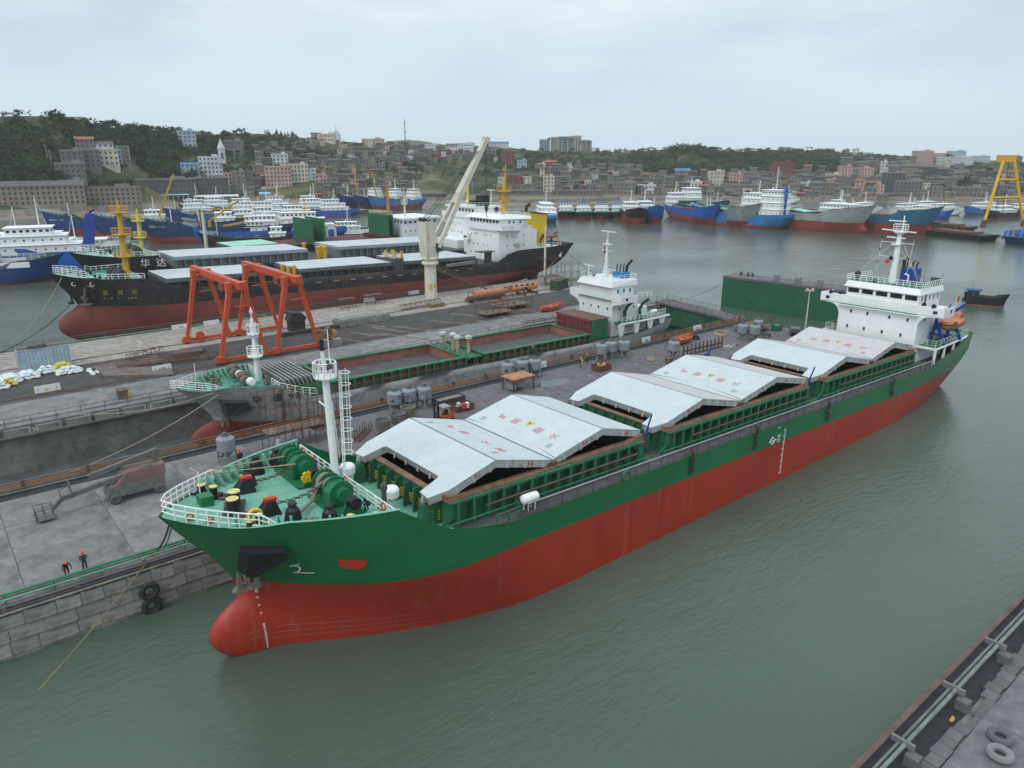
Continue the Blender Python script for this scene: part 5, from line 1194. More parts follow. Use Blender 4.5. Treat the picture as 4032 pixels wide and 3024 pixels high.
# stairs and ladders lying in the near yard
def stairs(p,q,lb,w_=1.0,n=12,m=RUST):
    p = Vector(p);q = Vector(q);d = q-p;L_ = math.hypot(d.x,d.y);g = thing('gangway',lb,'gangway',p,math.atan2(d.y,d.x));b = MB()
    for y in (-w_/2,w_/2): b.beam((0,y,0),(L_,y,d.z),.1,.25)
    b.build('stringer',m,g);q2 = MB();q2.box(-.14,-w_/2,-.03,.14,w_/2,.03);me = q2.mesh('tread',m)
    for k in range(n): put('tread',me,g,(L_*(k+.5)/n,0,d.z*(k+.5)/n))
    b = MB()
    for y in (-w_/2,w_/2): rail(b,[(0,y,.05),(L_,y,d.z+.05)],1.0,2,.035,L_/5)
    b.build('hand_railing',m,g)
stairs(Y(1400,1740),Y(1450,1690),'rusty gangway lying on the ground beside the first hatch',.9,9)
stairs(at(1940,1147,ZQ),ab(104,160.6,11.2),'brown gangway sloping from the far pier up to the black ship',1.3,18,mat('brown gangway',(.12,.09,.065),.85))
# dark steel box with angled hood, concrete block, barrels
g = thing('steel_hopper','dark rusty steel hopper with an angular hood beside the second gantry','hopper',Y(1168,1300),RZ_DOCK)
b = MB();b.box(-1.5,-1.1,0,1.5,1.1,1.9);b.build('hopper_base',mat('dark rusty plate',(.05,.04,.037),.85,var=.3,scale=1),g)
b = MB();b.prism([(-1.9,2.2),(-1.2,3.9),(.9,3.7),(1.9,2.6),(1.4,1.9),(-.9,1.8)],-1.2,1.2,axis='y');b.build('hood',mat('dark rusty plate',()),g)
b = MB();b.box(-6,-1.8,0,6,1.8,1.3);b.box(-5.6,-1.4,1.3,5.6,1.4,1.5);o = b.build('concrete_block',PALE,None,loc=Y(1425,1270),rz=RZ_DOCK);tag(o,'long pale concrete block with a scaffold standing over it','concrete block')
b = MB();b.box(-9,-.5,0,9,.5,.7);o = b.build('steel_beam',mat('dark beam',(.06,.05,.045),.9),None,loc=Y(1270,1300),rz=RZ_DOCK);tag(o,'dark steel beam lying between the hopper and the concrete block','beam')
for i,(px,py,lb) in enumerate(((1262,1338,'ochre pipe elbow on the pale block, nearest the gantry foot'),(1292,1330,'ochre pipe piece standing on the middle of the pale block'),(1318,1338,'ochre pipe ring at the far end of the pale block'))):
    b = MB();b.torus((0,0,1.7),.8,.42,'y',14,6);o = b.build('pipe_elbow',mat('ochre rust',(.24,.15,.07),.9,var=.3),None,loc=Y(px,py+14),rz=i);tag(o,lb,'pipe')
for i,(px,py) in enumerate(((1285,1364),(1318,1360))):
    b = MB();b.box(-1.2,-1,0,1.2,1,1.3);b.box(-.3,-1.06,.4,.3,-1,.9);o = b.build('concrete_cube',PALE,None,loc=Y(px,py),rz=RZ_DOCK);tag(o,'pale concrete cube under the ochre pipes, %s the gantry foot' % ('nearer' if i == 0 else 'farther from'),'concrete block')
# cherry picker: dusty boom lift on four wheels
DUST = mat('dust grey machine',(.15,.145,.14),.9,var=.2,scale=1.2,dirt=.4,dcol=(.085,.08,.078));DUSTR = mat('dusty red panel',(.19,.115,.105),.9,var=.2)
g = thing('boom_lift','dust-covered boom lift with its basket lowered beside the dry dock','boom lift',ab(14,80.4,ZQ),RZ_DOCK)
b = MB();b.hexa([(-2.6,-1.2,.7),(3.0,-1.2,.7),(3.0,1.2,.7),(-2.6,1.2,.7)],[(-2.3,-1.1,1.9),(3.1,-1.1,2.0),(3.1,1.1,2.0),(-2.3,1.1,1.9)]);b.build('chassis',DUST,g)
b = MB();b.hexa([(-1.6,-1.1,1.95),(3.2,-1.1,2.0),(3.2,1.1,2.0),(-1.6,1.1,1.95)],[(-.4,-.9,3.0),(3.3,-.9,3.1),(3.3,.9,3.1),(-.4,.9,3.0)]);b.build('turret_cover',DUSTR,g)
for x in (-1.9,2.4):
    for y in (-1.3,1.3): b = MB();b.torus((x,y,.55),.36,.2,'y',16,7);b.cyl((x,y-.14,.55),(x,y+.14,.55),.26,n=10);b.build('wheel',mat('dusty tyre',(.11,.105,.1),.95),g)
b = MB();b.beam((2.6,.3,2.6),(3.0,.3,4.4),.5,.4);b.beam((3.0,.3,4.3),(-3.8,.4,3.0),.45,.5);b.beam((2.0,-.5,3.0),(-6.6,-.3,1.7),.45,.5);b.build('boom_arm',DUST,g)
b = MB();b.beam((-6.6,-.3,1.6),(-7.4,-.6,1.0),.35,.4);b.build('fly_arm',DUST,g)
b = MB();b.box(-8.9,-1.3,.25,-7.4,.2,.35);rail(b,[(-8.9,-1.3,.3),(-7.4,-1.3,.3),(-7.4,.2,.3),(-8.9,.2,.3),(-8.9,-1.3,.3)],1.15,3,.04,.8);b.build('basket',DUST,g)
b = MB();rail(b,[(-6.6,-.9,1.9),(-5.6,-.9,2.1),(-5.6,.6,2.1)],1.0,2,.04,.9);b.build('control_railing',DUST,g)
# orange tarpaulin stands, drums, small ground things
for i,(px,py,lb) in enumerate(((1098,1755,'white paint tin by the dock edge near the scaffold'),(2290,1435,'yellow drum by the two workers on the near yard'))):
    b = MB();b.lathe([(.28,0),(.3,.05),(.3,.8),(.05,.82)],n=10);o = b.build('paint_tin',(WHITE2,YELLOW)[i],None,loc=Y(px,py));tag(o,lb,'tin')
for i,(px,py,r_,lb) in enumerate(((2563,1417,.75,'coil of pale hose on the near yard between the pots'),(1735,1575,1.1,'thin wire coil on the ground behind the rusty tin skip'),(2838,1318,1.3,'tan heap of coiled rope near the gate end'),(2738,1335,.9,'dark tyre lying beside the orange work boat'))):
    b = MB()
    for k in range(4): b.torus((0,.05*k,.1+.12*k*(i != 1)),r_-.08*k,.12 if i != 1 else .03,'z',16,5)
    o = b.build('coil',(ROPE,DKGREY,ROPE,BLACK)[i],None,loc=Y(px,py));tag(o,lb,'coil')
g = thing('shovel_bin','black bucket with a blue hose standing behind the second hatch','bucket',Y(2783,1409));b = MB();b.lathe([(.35,0),(.5,.6),(.42,.6),(.4,.5)],n=10);b.build('bucket',BLACK,g);b = MB();b.beam((0,0,.4),(.9,.5,2.2),.28,.2);b.build('handle',BLUE,g)
for i,(px,py,rx,ry,lb) in enumerate(((2877,1361,2.0,1.1,'shallow puddle on the near yard behind the third hatch'),(2180,1508,3.2,1.6,'shallow puddle in front of the row of pots'))):
    b = MB();n = 20;b.add([(rx*math.cos(2*PI*k/n)*(1+.15*math.sin(3*k)),ry*math.sin(2*PI*k/n)*(1+.12*math.cos(2*k)),0) for k in range(n)],[tuple(range(n))]);o = b.build('puddle',mat('puddle water',(.09,.09,.095),.04,spec=.6),None,loc=Y(px,py,ZQ+.03),rz=RZ_DOCK);tag(o,lb,'puddle')
# tyres hung on the quay wall
for i,(px,py) in enumerate(((588,2328),(598,2385))):
    n_ = -UB;p = at(px,py,0);
    d = ray(px,py);t = (63.95-0)/(d.dot(UB));p = Vector((0,0,CAM_H))+d*t
    b = MB();b.torus((0,0,0),.62,.27,'y',22,8);o = b.build('hanging_tyre',mat('fender tyre',(.035,.035,.036),.85,var=.3,dirt=.3),None,loc=p,rz=RZ_DOCK);tag(o,('upper' if i == 0 else 'lower')+' black tyre fender hanging on the stone quay wall','tyre')
# corner quay in front (bottom right): kerb stones, pipes on stands
q0,q1 = at(3345,3024,3.6),at(4032,2330,3.6);dv = (q1-q0);rz2 = math.atan2(dv.y,dv.x)
near = bpy.data.objects.new('corner_quay',None);COL.objects.link(near);near.location = (q0.x,q0.y,0);near.rotation_euler = (0,0,rz2);near['kind'] = 'structure'
b = MB();b.box(-25,-30,-3,45,-.1,3.3);b.build('quay_body',WALLC,near)
b = MB();b.box(-25,-2.55,3.3,45,-.35,3.34);b.build('gutter_ledge',GUT,near)
b = MB();b.box(-25,-.35,3.3,45,0,3.62);b.build('edge_beam',mat('rusty edge beam',(.13,.09,.08),.85,var=.3,rust=.2,rcol=(.10,.05,.04)),near)
rn = random.Random(4);x = -22.
while x < 40:
    l = rn.uniform(.9,1.5);q = MB();q.box(0,0,0,l-.04,rn.uniform(.85,1.0),.2);o = q.build('kerb_stone',STONE if False else CONC_D,near,loc=(x,-3.35+rn.uniform(-.06,.06)-(.5 if 9 < x < 12 else 0),3.32));o.rotation_euler = (0,0,rn.uniform(-.05,.05));x += l
q = MB();q.box(-3.4,-3.2,-.2,3.4,3.2,0);me = q.mesh('paving_slab',concrete('corner concrete',(.20,.195,.205),var=.2,scale=.35,dirt=.65,dcol=(.085,.082,.10),bump=.12))
for i in range(8):
    for k in range(3): put('paving_slab',me,near,(-20+i*6.85,-6.7-k*6.45,3.62+rn.uniform(-.01,.01)))
for y,z,r_,m in ((-1.55,4.35,.13,mat('pale grey green pipe',(.20,.25,.22),.7,var=.2,dirt=.4)),(-1.2,4.25,.1,PGR)):
    b = MB();b.tube([(-25,y,z),(45,y,z)],r_,8);b.build('pipe',m,near)
q = MB();q.box(-.35,-.4,0,.35,.4,.75);me = q.mesh('pipe_stand',mat('grey stand',(.13,.13,.135),.8,var=.2));q = MB();q.box(-.1,-.7,-.06,.1,.7,.34);cl = q.mesh('pipe_clamp',PGR)
for x in (-12,-4.5,3.4,11.0,18.5):
    put('pipe_stand',me,near,(x,-2.2,3.34));put('pipe_clamp',cl,near,(x+.3,-1.4,4.2))
for i,(x,y,lb) in enumerate(((9.5,-4.9,'upper grey tyre lying on the corner quay'),(7.9,-5.4,'pale tyre lying against the grey tyre on the corner quay'))):
    b = MB();b.torus((0,0,.25),.55,.24,'z',18,7);o = b.build('loose_tyre',(mat('grey tyre',(.12,.12,.14),.9),mat('pale tyre',(.22,.22,.23),.9))[i],None);o.matrix_world = Matrix.Translation(near.location) @ Matrix.Rotation(rz2,4,'Z') @ Matrix.Translation((x,y,3.65));tag(o,lb,'tyre')
b = MB();b.tube([(0,-.2,.05),(.4,-.9,.1),(1.2,-1.4,.08),(1.5,-2.2,.1)],.06,5);b.tube([(.2,0,.05),(.7,-.7,.1),(1.6,-1.1,.08)],.05,5);o = b.build('blue_hose',BLUE);o.matrix_world = Matrix.Translation(near.location) @ Matrix.Rotation(rz2,4,'Z') @ Matrix.Translation((-.6,-2.3,3.62));tag(o,'blue hoses lying between the pipe stands on the corner quay','hose')
b = MB();b.lathe([(.02,0),(.42,.01),(.42,.04),(.02,.05)],n=14);o = b.build('round_lid',PGR);o.matrix_world = Matrix.Translation(near.location) @ Matrix.Rotation(rz2,4,'Z') @ Matrix.Translation((9.2,-3.0,3.36));tag(o,'round grey lid lying in the black gutter of the corner quay','lid')
b = MB();b.ball((0,0,.08),(.3,.14,.1),8,5);b.ball((.22,.05,.1),(.1,.1,.1),6,4);o = b.build('yellow_glove',mat('tan glove',(.55,.33,.1),.8));o.matrix_world = Matrix.Translation(near.location) @ Matrix.Rotation(rz2,4,'Z') @ Matrix.Translation((9.3,-2.2,3.36));tag(o,'tan glove lying in the gutter of the corner quay','glove')
# ------------------------------------------------------------------ the other cargo ships
def hull_letters(h,par,txt,x0,z,size,step,m,side=1):
    """name painted on the plating, following it letter by letter (reads towards the stern on the port side)"""
    for i,ch in enumerate(txt):
        if ch == ' ': continue
        x = x0-i*step;e = .05;X = Vector((-1,-(h.half(x+e,z)-h.half(x-e,z))/(2*e),0));Yv = Vector((0,(h.half(x,z+e)-h.half(x,z-e))/(2*e),1))
        lettering(ch,size,m,par,X,Yv,Vector((x,h.half(x,z),z))+X.normalized().cross(Yv.normalized())*.12,'name_letter')
def house_windows(par,x,ys,z,w_=.45,h_=.6,nrm=(1,0,0)):
    for y in ys: win(par,(x,y,z),w_,h_,nrm,GLASS,WHITE)
def block(par,name,x0,y0,z0,x1,y1,z1,m=None):
    b = MB();b.box(x0,y0,z0,x1,y1,z1);return b.build(name,m or WHITE,par)
def flat_hatch(par,x0,x1,yb,zd,zt,cm,skirt,stm,n=4,stay_step=2.0,cover=True):
    """coaming with upright stays and a row of closed pontoon covers, each a piece"""
    b = MB();b.box(x1,-yb,zd,x0,yb,zt-.75);b.build('coaming_wall',stm,par)
    key = ('st',stm.name,round(zt-zd,1))
    if key not in WIN: q = MB();q.box(-.06,0,0,.06,.75,zt-zd-.8);q.box(-.16,.7,0,.16,.78,zt-zd-.8);WIN[key] = q.mesh('coaming_stay',stm)
    k = int((x0-x1)/stay_step)
    for i in range(k+1): put('coaming_stay',WIN[key],par,(x1+.2+(x0-x1-.4)*i/k,yb,zd))
    b = MB()
    for s in (-1,1): b.box(x1-.2,s*yb-.85,zt-.82,x0+.2,s*yb+.85,zt-.7)
    b.build('coaming_flange',stm,par)
    if cover:
        q = MB();L_ = (x0-x1)/n;q.box(-L_/2+.05,-yb-.2,0,L_/2-.05,yb+.2,.66,1);q.box(-L_/2+.06,-yb-.15,.66,L_/2-.06,yb+.15,.70,0);me = q.mesh('hatch_cover',[cm,skirt])
        for i in range(n): put('hatch_cover',me,par,(x1+L_*(i+.5),0,zt-.66+.03*(i % 2)))
def tier_mast(par,x,y,z0,z1,r,m,plats,top=None):
    b = MB();b.cyl((x,y,z0),(x,y,z1),r,r*.7,12);b.build('mast_pole',m,par)
    for z,pr in plats:
        b = MB();b.lathe([(r*.8,-.35),(pr,0),(pr,.12),(r*.8,.12)],(x,y,z),10);b.build('mast_platform',m,par)
        b = MB();rail(b,[(x+pr*math.cos(a),y+pr*math.sin(a),z+.1) for a in np.linspace(0,2*PI,9)],1.25,2,.05,1.2);b.build('platform_railing',m,par)
    b = MB();b.cyl((x,y,z1),(x,y,z1+1.6),r*.3,n=6);b.cbox((x,y,z1+1.0),(.35,.35,.4));ladder(b,(x-r-.15,y,z0+.4),(x-r*.8-.15,y,z1-.4),.45,(0,1,0),.03,.6);b.build('mast_ladder',m,par)
# ---- grey ship in the dry dock
SHG = mat('weathered grey hull',(.29,.30,.30),.7,var=.14,scale=.3,streak=.8,rcol=(.16,.085,.045),dirt=.42,dcol=(.12,.10,.085),rust=.14,rscale=.5)
SHR = mat('dusty red bottom',(.235,.045,.045),.75,var=.2,scale=.4,dirt=.35,dcol=(.2,.12,.11),rust=.18,rcol=(.26,.2,.185),rscale=.7)
TEAL = mat('teal green deck',(.07,.27,.20),.6,var=.2,dirt=.35,dcol=(.09,.12,.10));HOLD = mat('red brown hold',(.27,.115,.088),.85,var=.22,scale=.35,dirt=.4,dcol=(.15,.09,.075),streak=.6)
BM = ship_matrix(66,100,51.8,.012)
sb_ = thing('dry_docked_ship','grey cargo ship with red bottom standing in the dry dock, its holds open','cargo ship',mw=BM)
zf = lambda x: 7.5+max(0,(x-28)/14)**1.5*.9
def b_top(x):
    if x > 30: return lerp(8.5,8.75,(x-30)/7) if x < 36.5 else max(zf(x)+.1,lerp(8.75,zf(x)+.15,(x-36.5)/2))
    if x > -36: return interp([(24.5,5.9),(27,6.6),(29.2,8.1),(30,8.5)],x)
    return interp([(-53,7.4),(-44,6.3),(-36,5.9)],x)
bh = Hull(6.75,[(-3,34.5),(1,35.5),(3,36.8),(4.3,37.7),(6,38.8),(9.5,42.3),(12,44)],[(-3,-44),(0,-46),(3,-50),(7.4,-53)],-2.35,5.9,b_top,eh=14,el=19,zl=-1,ze=3.2,run=(14,20),tw=(.4,.85),bulb=(35.5,4.9,1.0,2.3,1.2))
bh.shell([-2.35,-1.6,-.9,-.2,.5,1.2,1.9,2.5,3.1,4.0,5.0,5.9],3.05,[SHR,SHG],parent=sb_,n=44)
bh.deck('main_deck',SIDEDECK,5.75,-52.5,31,sb_);bh.deck('forecastle_deck',TEAL,zf,29.5,42.0,sb_,.1);bh.inner('bulwark',TEAL,zf,29.5,39.5,sb_,.15)
b = MB();b.box(29.3,-6.2,5.7,29.5,6.2,7.6);b.build('forecastle_bulkhead',TEAL,sb_)
for k in range(11):
    x = 30.2+k*.8;y = bh.half(x,zf(x))-.15;ang = math.atan2(bh.half(x+.4,zf(x))-y-.15,.4);o = put('bulwark_stay',stay,sb_,(x,-y,zf(x)));o.rotation_euler = (0,0,-ang);o.data = stay
b = MB()
for s in (-1,1):
    P = [Vector((x,s*max(.05,bh.half(x,zf(x))-.12),zf(x)+.05)) for x in np.linspace(35.8,41.6,9)];hh = [.2,.7,1.1]+[1.25]*6
    for k in range(4): b.tube([p+Vector((0,0,h_*(k+1)/4)) for p,h_ in zip(P,hh)],.04,4)
    for p,h_ in zip(P,hh): b.cbox((p.x,p.y,p.z+h_/2),(.07,.07,h_))
for k in range(4): b.tube([(41.6,-.6,zf(41.6)+.05+1.25*(k+1)/4),(42.1,0,zf(41.6)+.05+1.25*(k+1)/4),(41.6,.6,zf(41.6)+.05+1.25*(k+1)/4)],.04,4)
b.build('bow_railing',WHITE2,sb_)
b = MB();rail(b,[(29.6,y,7.55) for y in (-6,-3,-.8)],1.1,3,.04,1.1,.1);rail(b,[(29.6,3.2,7.55),(29.6,6.2,7.55),(26.5,6.5,6.4),(24.5,6.5,5.9)],1.15,3,.05,1.0,.12);b.build('forecastle_railing',WHITE2,sb_)
b = MB();b.tube([(38.4,-1.5,8.2),(38.4,-1.5,11.2)],.05,5);b.build('jackstaff',WHITE2,sb_)
tier_mast(sb_,30.4,-.3,7.5,16.6,.32,WHITE,((11.2,1.1),(14.4,.85)))
MESSY = mat('rope brown winch',(.15,.125,.10),.95,var=.4,scale=2.5)
for y in (-2.6,1.8):
    g = put('winch',None,sb_,(32.6,y,7.7));b = MB();b.box(-1,-1.6,0,1,1.6,.3);b.build('winch_base',TEAL,g);b = MB();b.cyl((0,-1.3,1.1),(0,-.2,1.1),.9,n=12);b.cyl((.3,.1,1.0),(.3,1.0,1.0),.7,n=12);b.ball((.4,-.6,1.6),(.8,.7,.5),8,5);b.build('rope_drum',MESSY,g)
    b = MB();b.lathe([(.55,0),(.6,.2),(.3,.4),(.3,.7),(.5,.9),(.3,.95)],(0,1.4,1.1),12,axis='y');b.build('warping_head',WHITE2,g)
for x,y in ((36.4,2.2),(35.5,-1.2),(35.8,-3.2),(34.3,3.6),(38.2,.6)):
    b = MB();b.cyl((x,y,zf(x)),(x,y,zf(x)+.9),.28,n=10);b.cyl((x+.8,y,zf(x)),(x+.8,y,zf(x)+.9),.28,n=10);b.box(x-.4,y-.4,zf(x),x+1.2,y+.4,zf(x)+.15);b.build('bollard',MESSY,sb_)
b = MB();b.torus((30.6,3.6,8.5),.8,.07,'x',18,4);b.torus((30.3,3.6,8.5),.8,.07,'x',18,4)
for a in range(6): b.beam((30.45,3.6,8.5),(30.45,3.6+.8*math.cos(a),8.5+.8*math.sin(a)),.06)
b.box(30.2,3.0,7.5,30.7,4.2,8.3);b.build('rope_reel',MESSY,sb_)
# anchor pocket and name
b = MB();P = [(37.0,6.9),(33.9,6.8),(33.2,5.3),(35.2,4.2),(36.2,4.2)];n = 5
b.add([(x,bh.half(x,z)+.03,z) for x,z in P]+[(x*.8+7.1,bh.half(x,z)*.7+2.3,z*.8+1.2) for x,z in P],[tuple(range(n-1,-1,-1)),tuple(range(n,2*n))]+[(i,(i+1) % n,(i+1) % n+n,i+n) for i in range(n)]);b.build('anchor_pocket',mat('dark slate',(.045,.05,.058),.6),sb_)
b = MB()
for s in (-.4,.3): b.beam((36.3+s,bh.half(36,4)+.4,2.6),(36.1+s*.6,bh.half(36,4)+.3,4.3),.3)
b.build('anchor',ANCH,sb_)
INK = mat('dark name paint',(.008,.009,.014),.6)
hull_letters(bh,sb_,'华盛',32.6,6.35,1.35,2.5,INK);hull_letters(bh,sb_,'98',28.3,6.2,1.4,1.0,INK);hull_letters(bh,sb_,'HUA SHENG',32.9,5.35,.68,.62,INK)
b = MB();b.add([(x,bh.half(x,z)+.05,z) for x,z in ((29.9,7.9),(29.3,7.9),(29.35,6.0),(29.1,4.2),(29.3,3.1),(29.55,3.1),(29.6,5.2))],[(6,5,4,3,2,1,0),(0,1,2,3,4,5,6)]);b.build('rust_streak',mat('rust run',(.12,.07,.045),.9,var=.5,scale=1.8,dirt=.5,dcol=(.2,.19,.18)),sb_)
def open_hold(x0,x1):
    g = put('open_hold',None,sb_);yb,z0,z1 = 5.3,5.75,7.25;b = MB()
    for s in (-1,1): b.box(x1-.1,s*yb-.1,-1.2,x0+.1,s*yb+.1,z1)
    for x in (x0,x1): b.box(x-.1,-yb,-1.2,x+.1,yb,z1)
    b.build('hold_wall',HOLD,g);b = MB();b.box(x1+.1,-yb+.1,-1.3,x0-.1,yb-.1,-1.2)
    b.build('hold_floor',mat('dark hold floor',(.016,.013,.012),.95),g);b = MB()
    for s in (-1,1): b.box(x1-.4,s*yb-.3,z1,x0+.4,s*yb+.45*(s > 0)+.3,z1+.16)
    b.box(x0-.3,-yb,z1+.01,x0+.3,yb,z1+.14);b.box(x1-.3,-yb,z1+.01,x1+.3,yb,z1+.14);b.build('coaming_lip',COAMG,g)
    if 'sbst' not in WIN: q = MB();q.box(-.05,0,0,.05,.75,1.5);q.box(-.13,.7,0,.13,.78,1.5);WIN['sbst'] = q.mesh('coaming_stay',COAMG)
    k = int((x0-x1)/1.5)
    for i in range(k+1): put('coaming_stay',WIN['sbst'],g,(x1+(x0-x1)*i/k,yb+.1,z0))
    b = MB();b.tube([(x0,yb+.95,6.5),(x1,yb+.95,6.5)],.06,4);b.build('rusty_pipe',RUST,g)
open_hold(21.5,-1.5);open_hold(-5.5,-29.5)
q = MB();q.box(-.09,-5.1,0,.09,5.1,2.9);lid = q.mesh('stacked_cover',mat('pale dusty cover',(.27,.29,.28),.8,var=.15,dirt=.4))
for k in range(8): put('stacked_cover',lid,sb_,(23.2+k*.62,0,5.9)).rotation_euler = (0,.35,0)
b = MB();b.box(22.3,-5.3,5.8,28.4,-5.15,7.6);b.box(22.3,5.15,5.8,28.4,5.3,7.6);b.build('stowage_rack',GREEN,sb_)
REDB = mat('dark red cover',(.14,.03,.035),.7,var=.2)
for k in range(5):
    b = MB();x = -31.2-k*.85;b.box(x-.3,-5.0,5.9,x+.3,5.0,9.6);b.build('stacked_cover',REDB,sb_)
    b = MB();b.box(x-.36,5.0,6.0,x+.36,5.15,9.5);b.build('cover_end',COAMG,sb_)
b = MB();b.box(-30.86,-5.0,9.3,-30.7,5.0,9.75)
for y in np.linspace(-4.6,4.6,6): b.box(-30.88,y-.1,5.9,-30.75,y+.1,9.4)
for z in (6.8,8.1): b.box(-30.88,-5,z-.08,-30.78,5,z+.08)
b.build('cover_frame',mat('red frame',(.19,.05,.05),.7),sb_)
b = MB();b.box(-35.6,-5.0,9.6,-30.8,5.0,9.72);b.build('stack_tarpaulin',mat('brown tarp',(.15,.10,.075),.95,var=.4,scale=2),sb_)
for x,y,c in ((-2.3,-2.0,0),(-3.2,-.2,0),(-2.7,1.8,1),(-4.3,2.8,2)):
    b = MB();b.cyl((x,y,5.8),(x,y,9.6),.34,n=10,mi=0);b.lathe([(.35,0),(.62,.25),(.62,.6),(.4,.8),(.1,.82)],(x,y,9.3),10,mi=1);b.build('hold_vent',[mat('rust cream vent',(.42,.33,.2),.8,rust=.35),mat('pale vent head',(.48,.49,.47),.7,dirt=.3)],sb_)
b = MB();b.box(-5.2,-5.2,6.9,-1.8,5.6,7.05);rail(b,[(-1.9,-5,7.05),(-1.9,5.5,7.05)],1.0,2,.035,1.6);rail(b,[(-5.1,-5,7.05),(-5.1,5.5,7.05)],1.0,2,.035,1.6);ladder(b,(-3.4,6.3,5.8),(-3.6,5.7,7.4),.6,(1,0,0),.05,.4);b.build('cross_deck',COAMG,sb_)
SHW = mat('white dusty superstructure',(.72,.745,.745),.55,var=.06,scale=.4,streak=.5,rcol=(.4,.3,.2))
block(sb_,'accommodation_block',-43.5,-4.6,5.7,-36.5,4.6,12.6,SHW)
block(sb_,'after_house',-47.0,-4.0,5.7,-43.5,4.0,10.6,SHW)
b = MB();b.hexa([(-40.5,-7.2,12.45),(-36.3,-7.2,12.45),(-36.3,7.2,12.45),(-40.5,7.2,12.45)],[(-40.5,-7.2,12.6),(-36.3,-7.2,12.6),(-36.3,7.2,12.6),(-40.5,7.2,12.6)]);b.box(-36.4,-7.2,12.6,-36.25,7.2,13.8)
for s in (-1,1): b.box(-40.4,s*7.12-.06,12.6,-36.4,s*7.12+.06,13.8);b.prism([(s*4.6,11.2),(s*5.2,11.9),(s*7.0,12.3),(s*7.2,12.45),(s*4.6,12.45)],-37.0,-36.3,axis='x')
b.build('bridge_wing',SHW,sb_)
b = MB();b.hexa([(-42.5,-4.4,12.6),(-36.8,-4.4,12.6),(-36.8,4.4,12.6),(-42.5,4.4,12.6)],[(-42.5,-4.4,15.2),(-36.2,-4.4,15.2),(-36.2,4.4,15.2),(-42.5,4.4,15.2)]);b.build('wheelhouse',SHW,sb_)
b = MB();b.hexa([(-43,-4.7,15.2),(-35.8,-4.7,15.2),(-35.8,4.7,15.2),(-43,4.7,15.2)],[(-43,-4.6,16.3),(-36.5,-4.3,16.3),(-36.5,4.3,16.3),(-43,4.6,16.3)]);b.build('wheelhouse_roof',SHW,sb_)
for y in (-3.3,-1.7,0,1.7,3.3): win(sb_,(-36.45,y,14.6),1.15,.75,(1,0,0),GLASS,SHW)
for x in (-38.0,-39.6,-41.3): win(sb_,(x,4.4,14.3),.5,.75,(0,1,0),GLASS,SHW)
b = MB();b.box(-39.2,4.38,12.6,-38.5,4.46,14.5);b.build('wheelhouse_door',mat('pale blue door',(.5,.6,.66),.5),sb_)
house_windows(sb_,-36.5,(-3.4,-1.2,.9,3.3),11.0);house_windows(sb_,-36.5,(-1.8,.4,3.0),8.6,.4,.6)
for z in (8.4,11.0):
    for x in (-38.5,-40.5,-42.4): win(sb_,(x,4.6,z),.42,.6,(0,1,0),GLASS,SHW)
win(sb_,(-37.6,7.18,13.2),.8,.55,(0,1,0),GLASS,SHW)
b = MB();b.box(-36.3,-4.4,12.7,-36.0,4.4,12.8);b.build('front_gutter',GREEN,sb_)
b = MB()
for z in (16.3,): rail(b,[(-36.6,-4.2,z),(-36.6,4.2,z),(-42.8,4.4,z),(-42.8,-4.4,z)],1.0,3,.035,1.4)
b.build('roof_railing',WHITE2,sb_)
b = MB()
for s in (-1,1): rail(b,[(-43.4,s*4.6,12.6),(-46.5,s*5.5,12.6)],1.0,3,.035,1.2);rail(b,[(-37.5,s*6.4,8.6),(-46,s*6.2,8.6),(-51.5,s*5.0,8.6)],1.05,3,.04,1.2)
b.build('side_railing',WHITE2,sb_)
b = MB();o = bh.outline(8.5,-52,-37,.2,10);n = len(o);b.add([(x,y,8.5) for x,y in o]+[(x,-y,8.5) for x,y in o],[(i+n,i+1+n,i+1,i) for i in range(n-1)]);b.build('poop_deck',GREEN,sb_)
b = MB()
for s in (-1,1):
    b.tube([(x,s*y,8.35) for x,y in o],.2,5)
    for x in (-37.2,-41.5,-45.6,-49.5): y = bh.half(x,7)-.3;b.hexa([(x-.5,s*y-.1,5.8),(x+.2,s*y-.1,5.8),(x+.2,s*y+.1,5.8),(x-.5,s*y+.1,5.8)],[(x-.9,s*y-.1,8.3),(x+.9,s*y-.1,8.3),(x+.9,s*y+.1,8.3),(x-.9,s*y+.1,8.3)])
b.build('poop_beam',SHW,sb_);bh.inner('stern_bulwark',GREEN,5.8,-52.4,-37,sb_,.12)
for x in (-39.4,-43.6):
    b = MB();P = [(x,5.6,8.5),(x+.1,5.2,10.4),(x-.3,5.6,11.6),(x-.9,6.6,12.6)];b.tube(P,.32,6);b.beam((x,4.7,8.5),(x-.1,5.3,10.5),.3);b.build('boat_davit',mat('dark green davit',(.01,.06,.03),.6,dirt=.3),sb_)
b = MB();b.lathe([(.1,-.8),(.42,-.7),(.42,.7),(.1,.8)],(-47.2,5.6,9.6),12,axis='x');b.build('raft_canister',WHITE,sb_)
b = MB();b.cyl((-39.6,-.6,16.3),(-39.6,-.6,23.6),.28,.2,8);b.cyl((-38.8,-.6,16.3),(-39.4,-.6,20.5),.12,n=6);b.cyl((-40.2,-.6,16.3),(-39.8,-.6,21),.12,n=6);b.beam((-39.6,-2.4,25.2),(-39.6,1.6,25.1),.14,.2);b.cyl((-39.6,-.5,23.4),(-39.6,-.5,25.2),.1,n=6)
b.box(-40.0,-1.3,22.6,-39.2,.4,22.8);b.tube([(-39.6,-1.8,21.5),(-39.6,.8,21.5)],.05,4);b.build('main_mast',SHW,sb_)
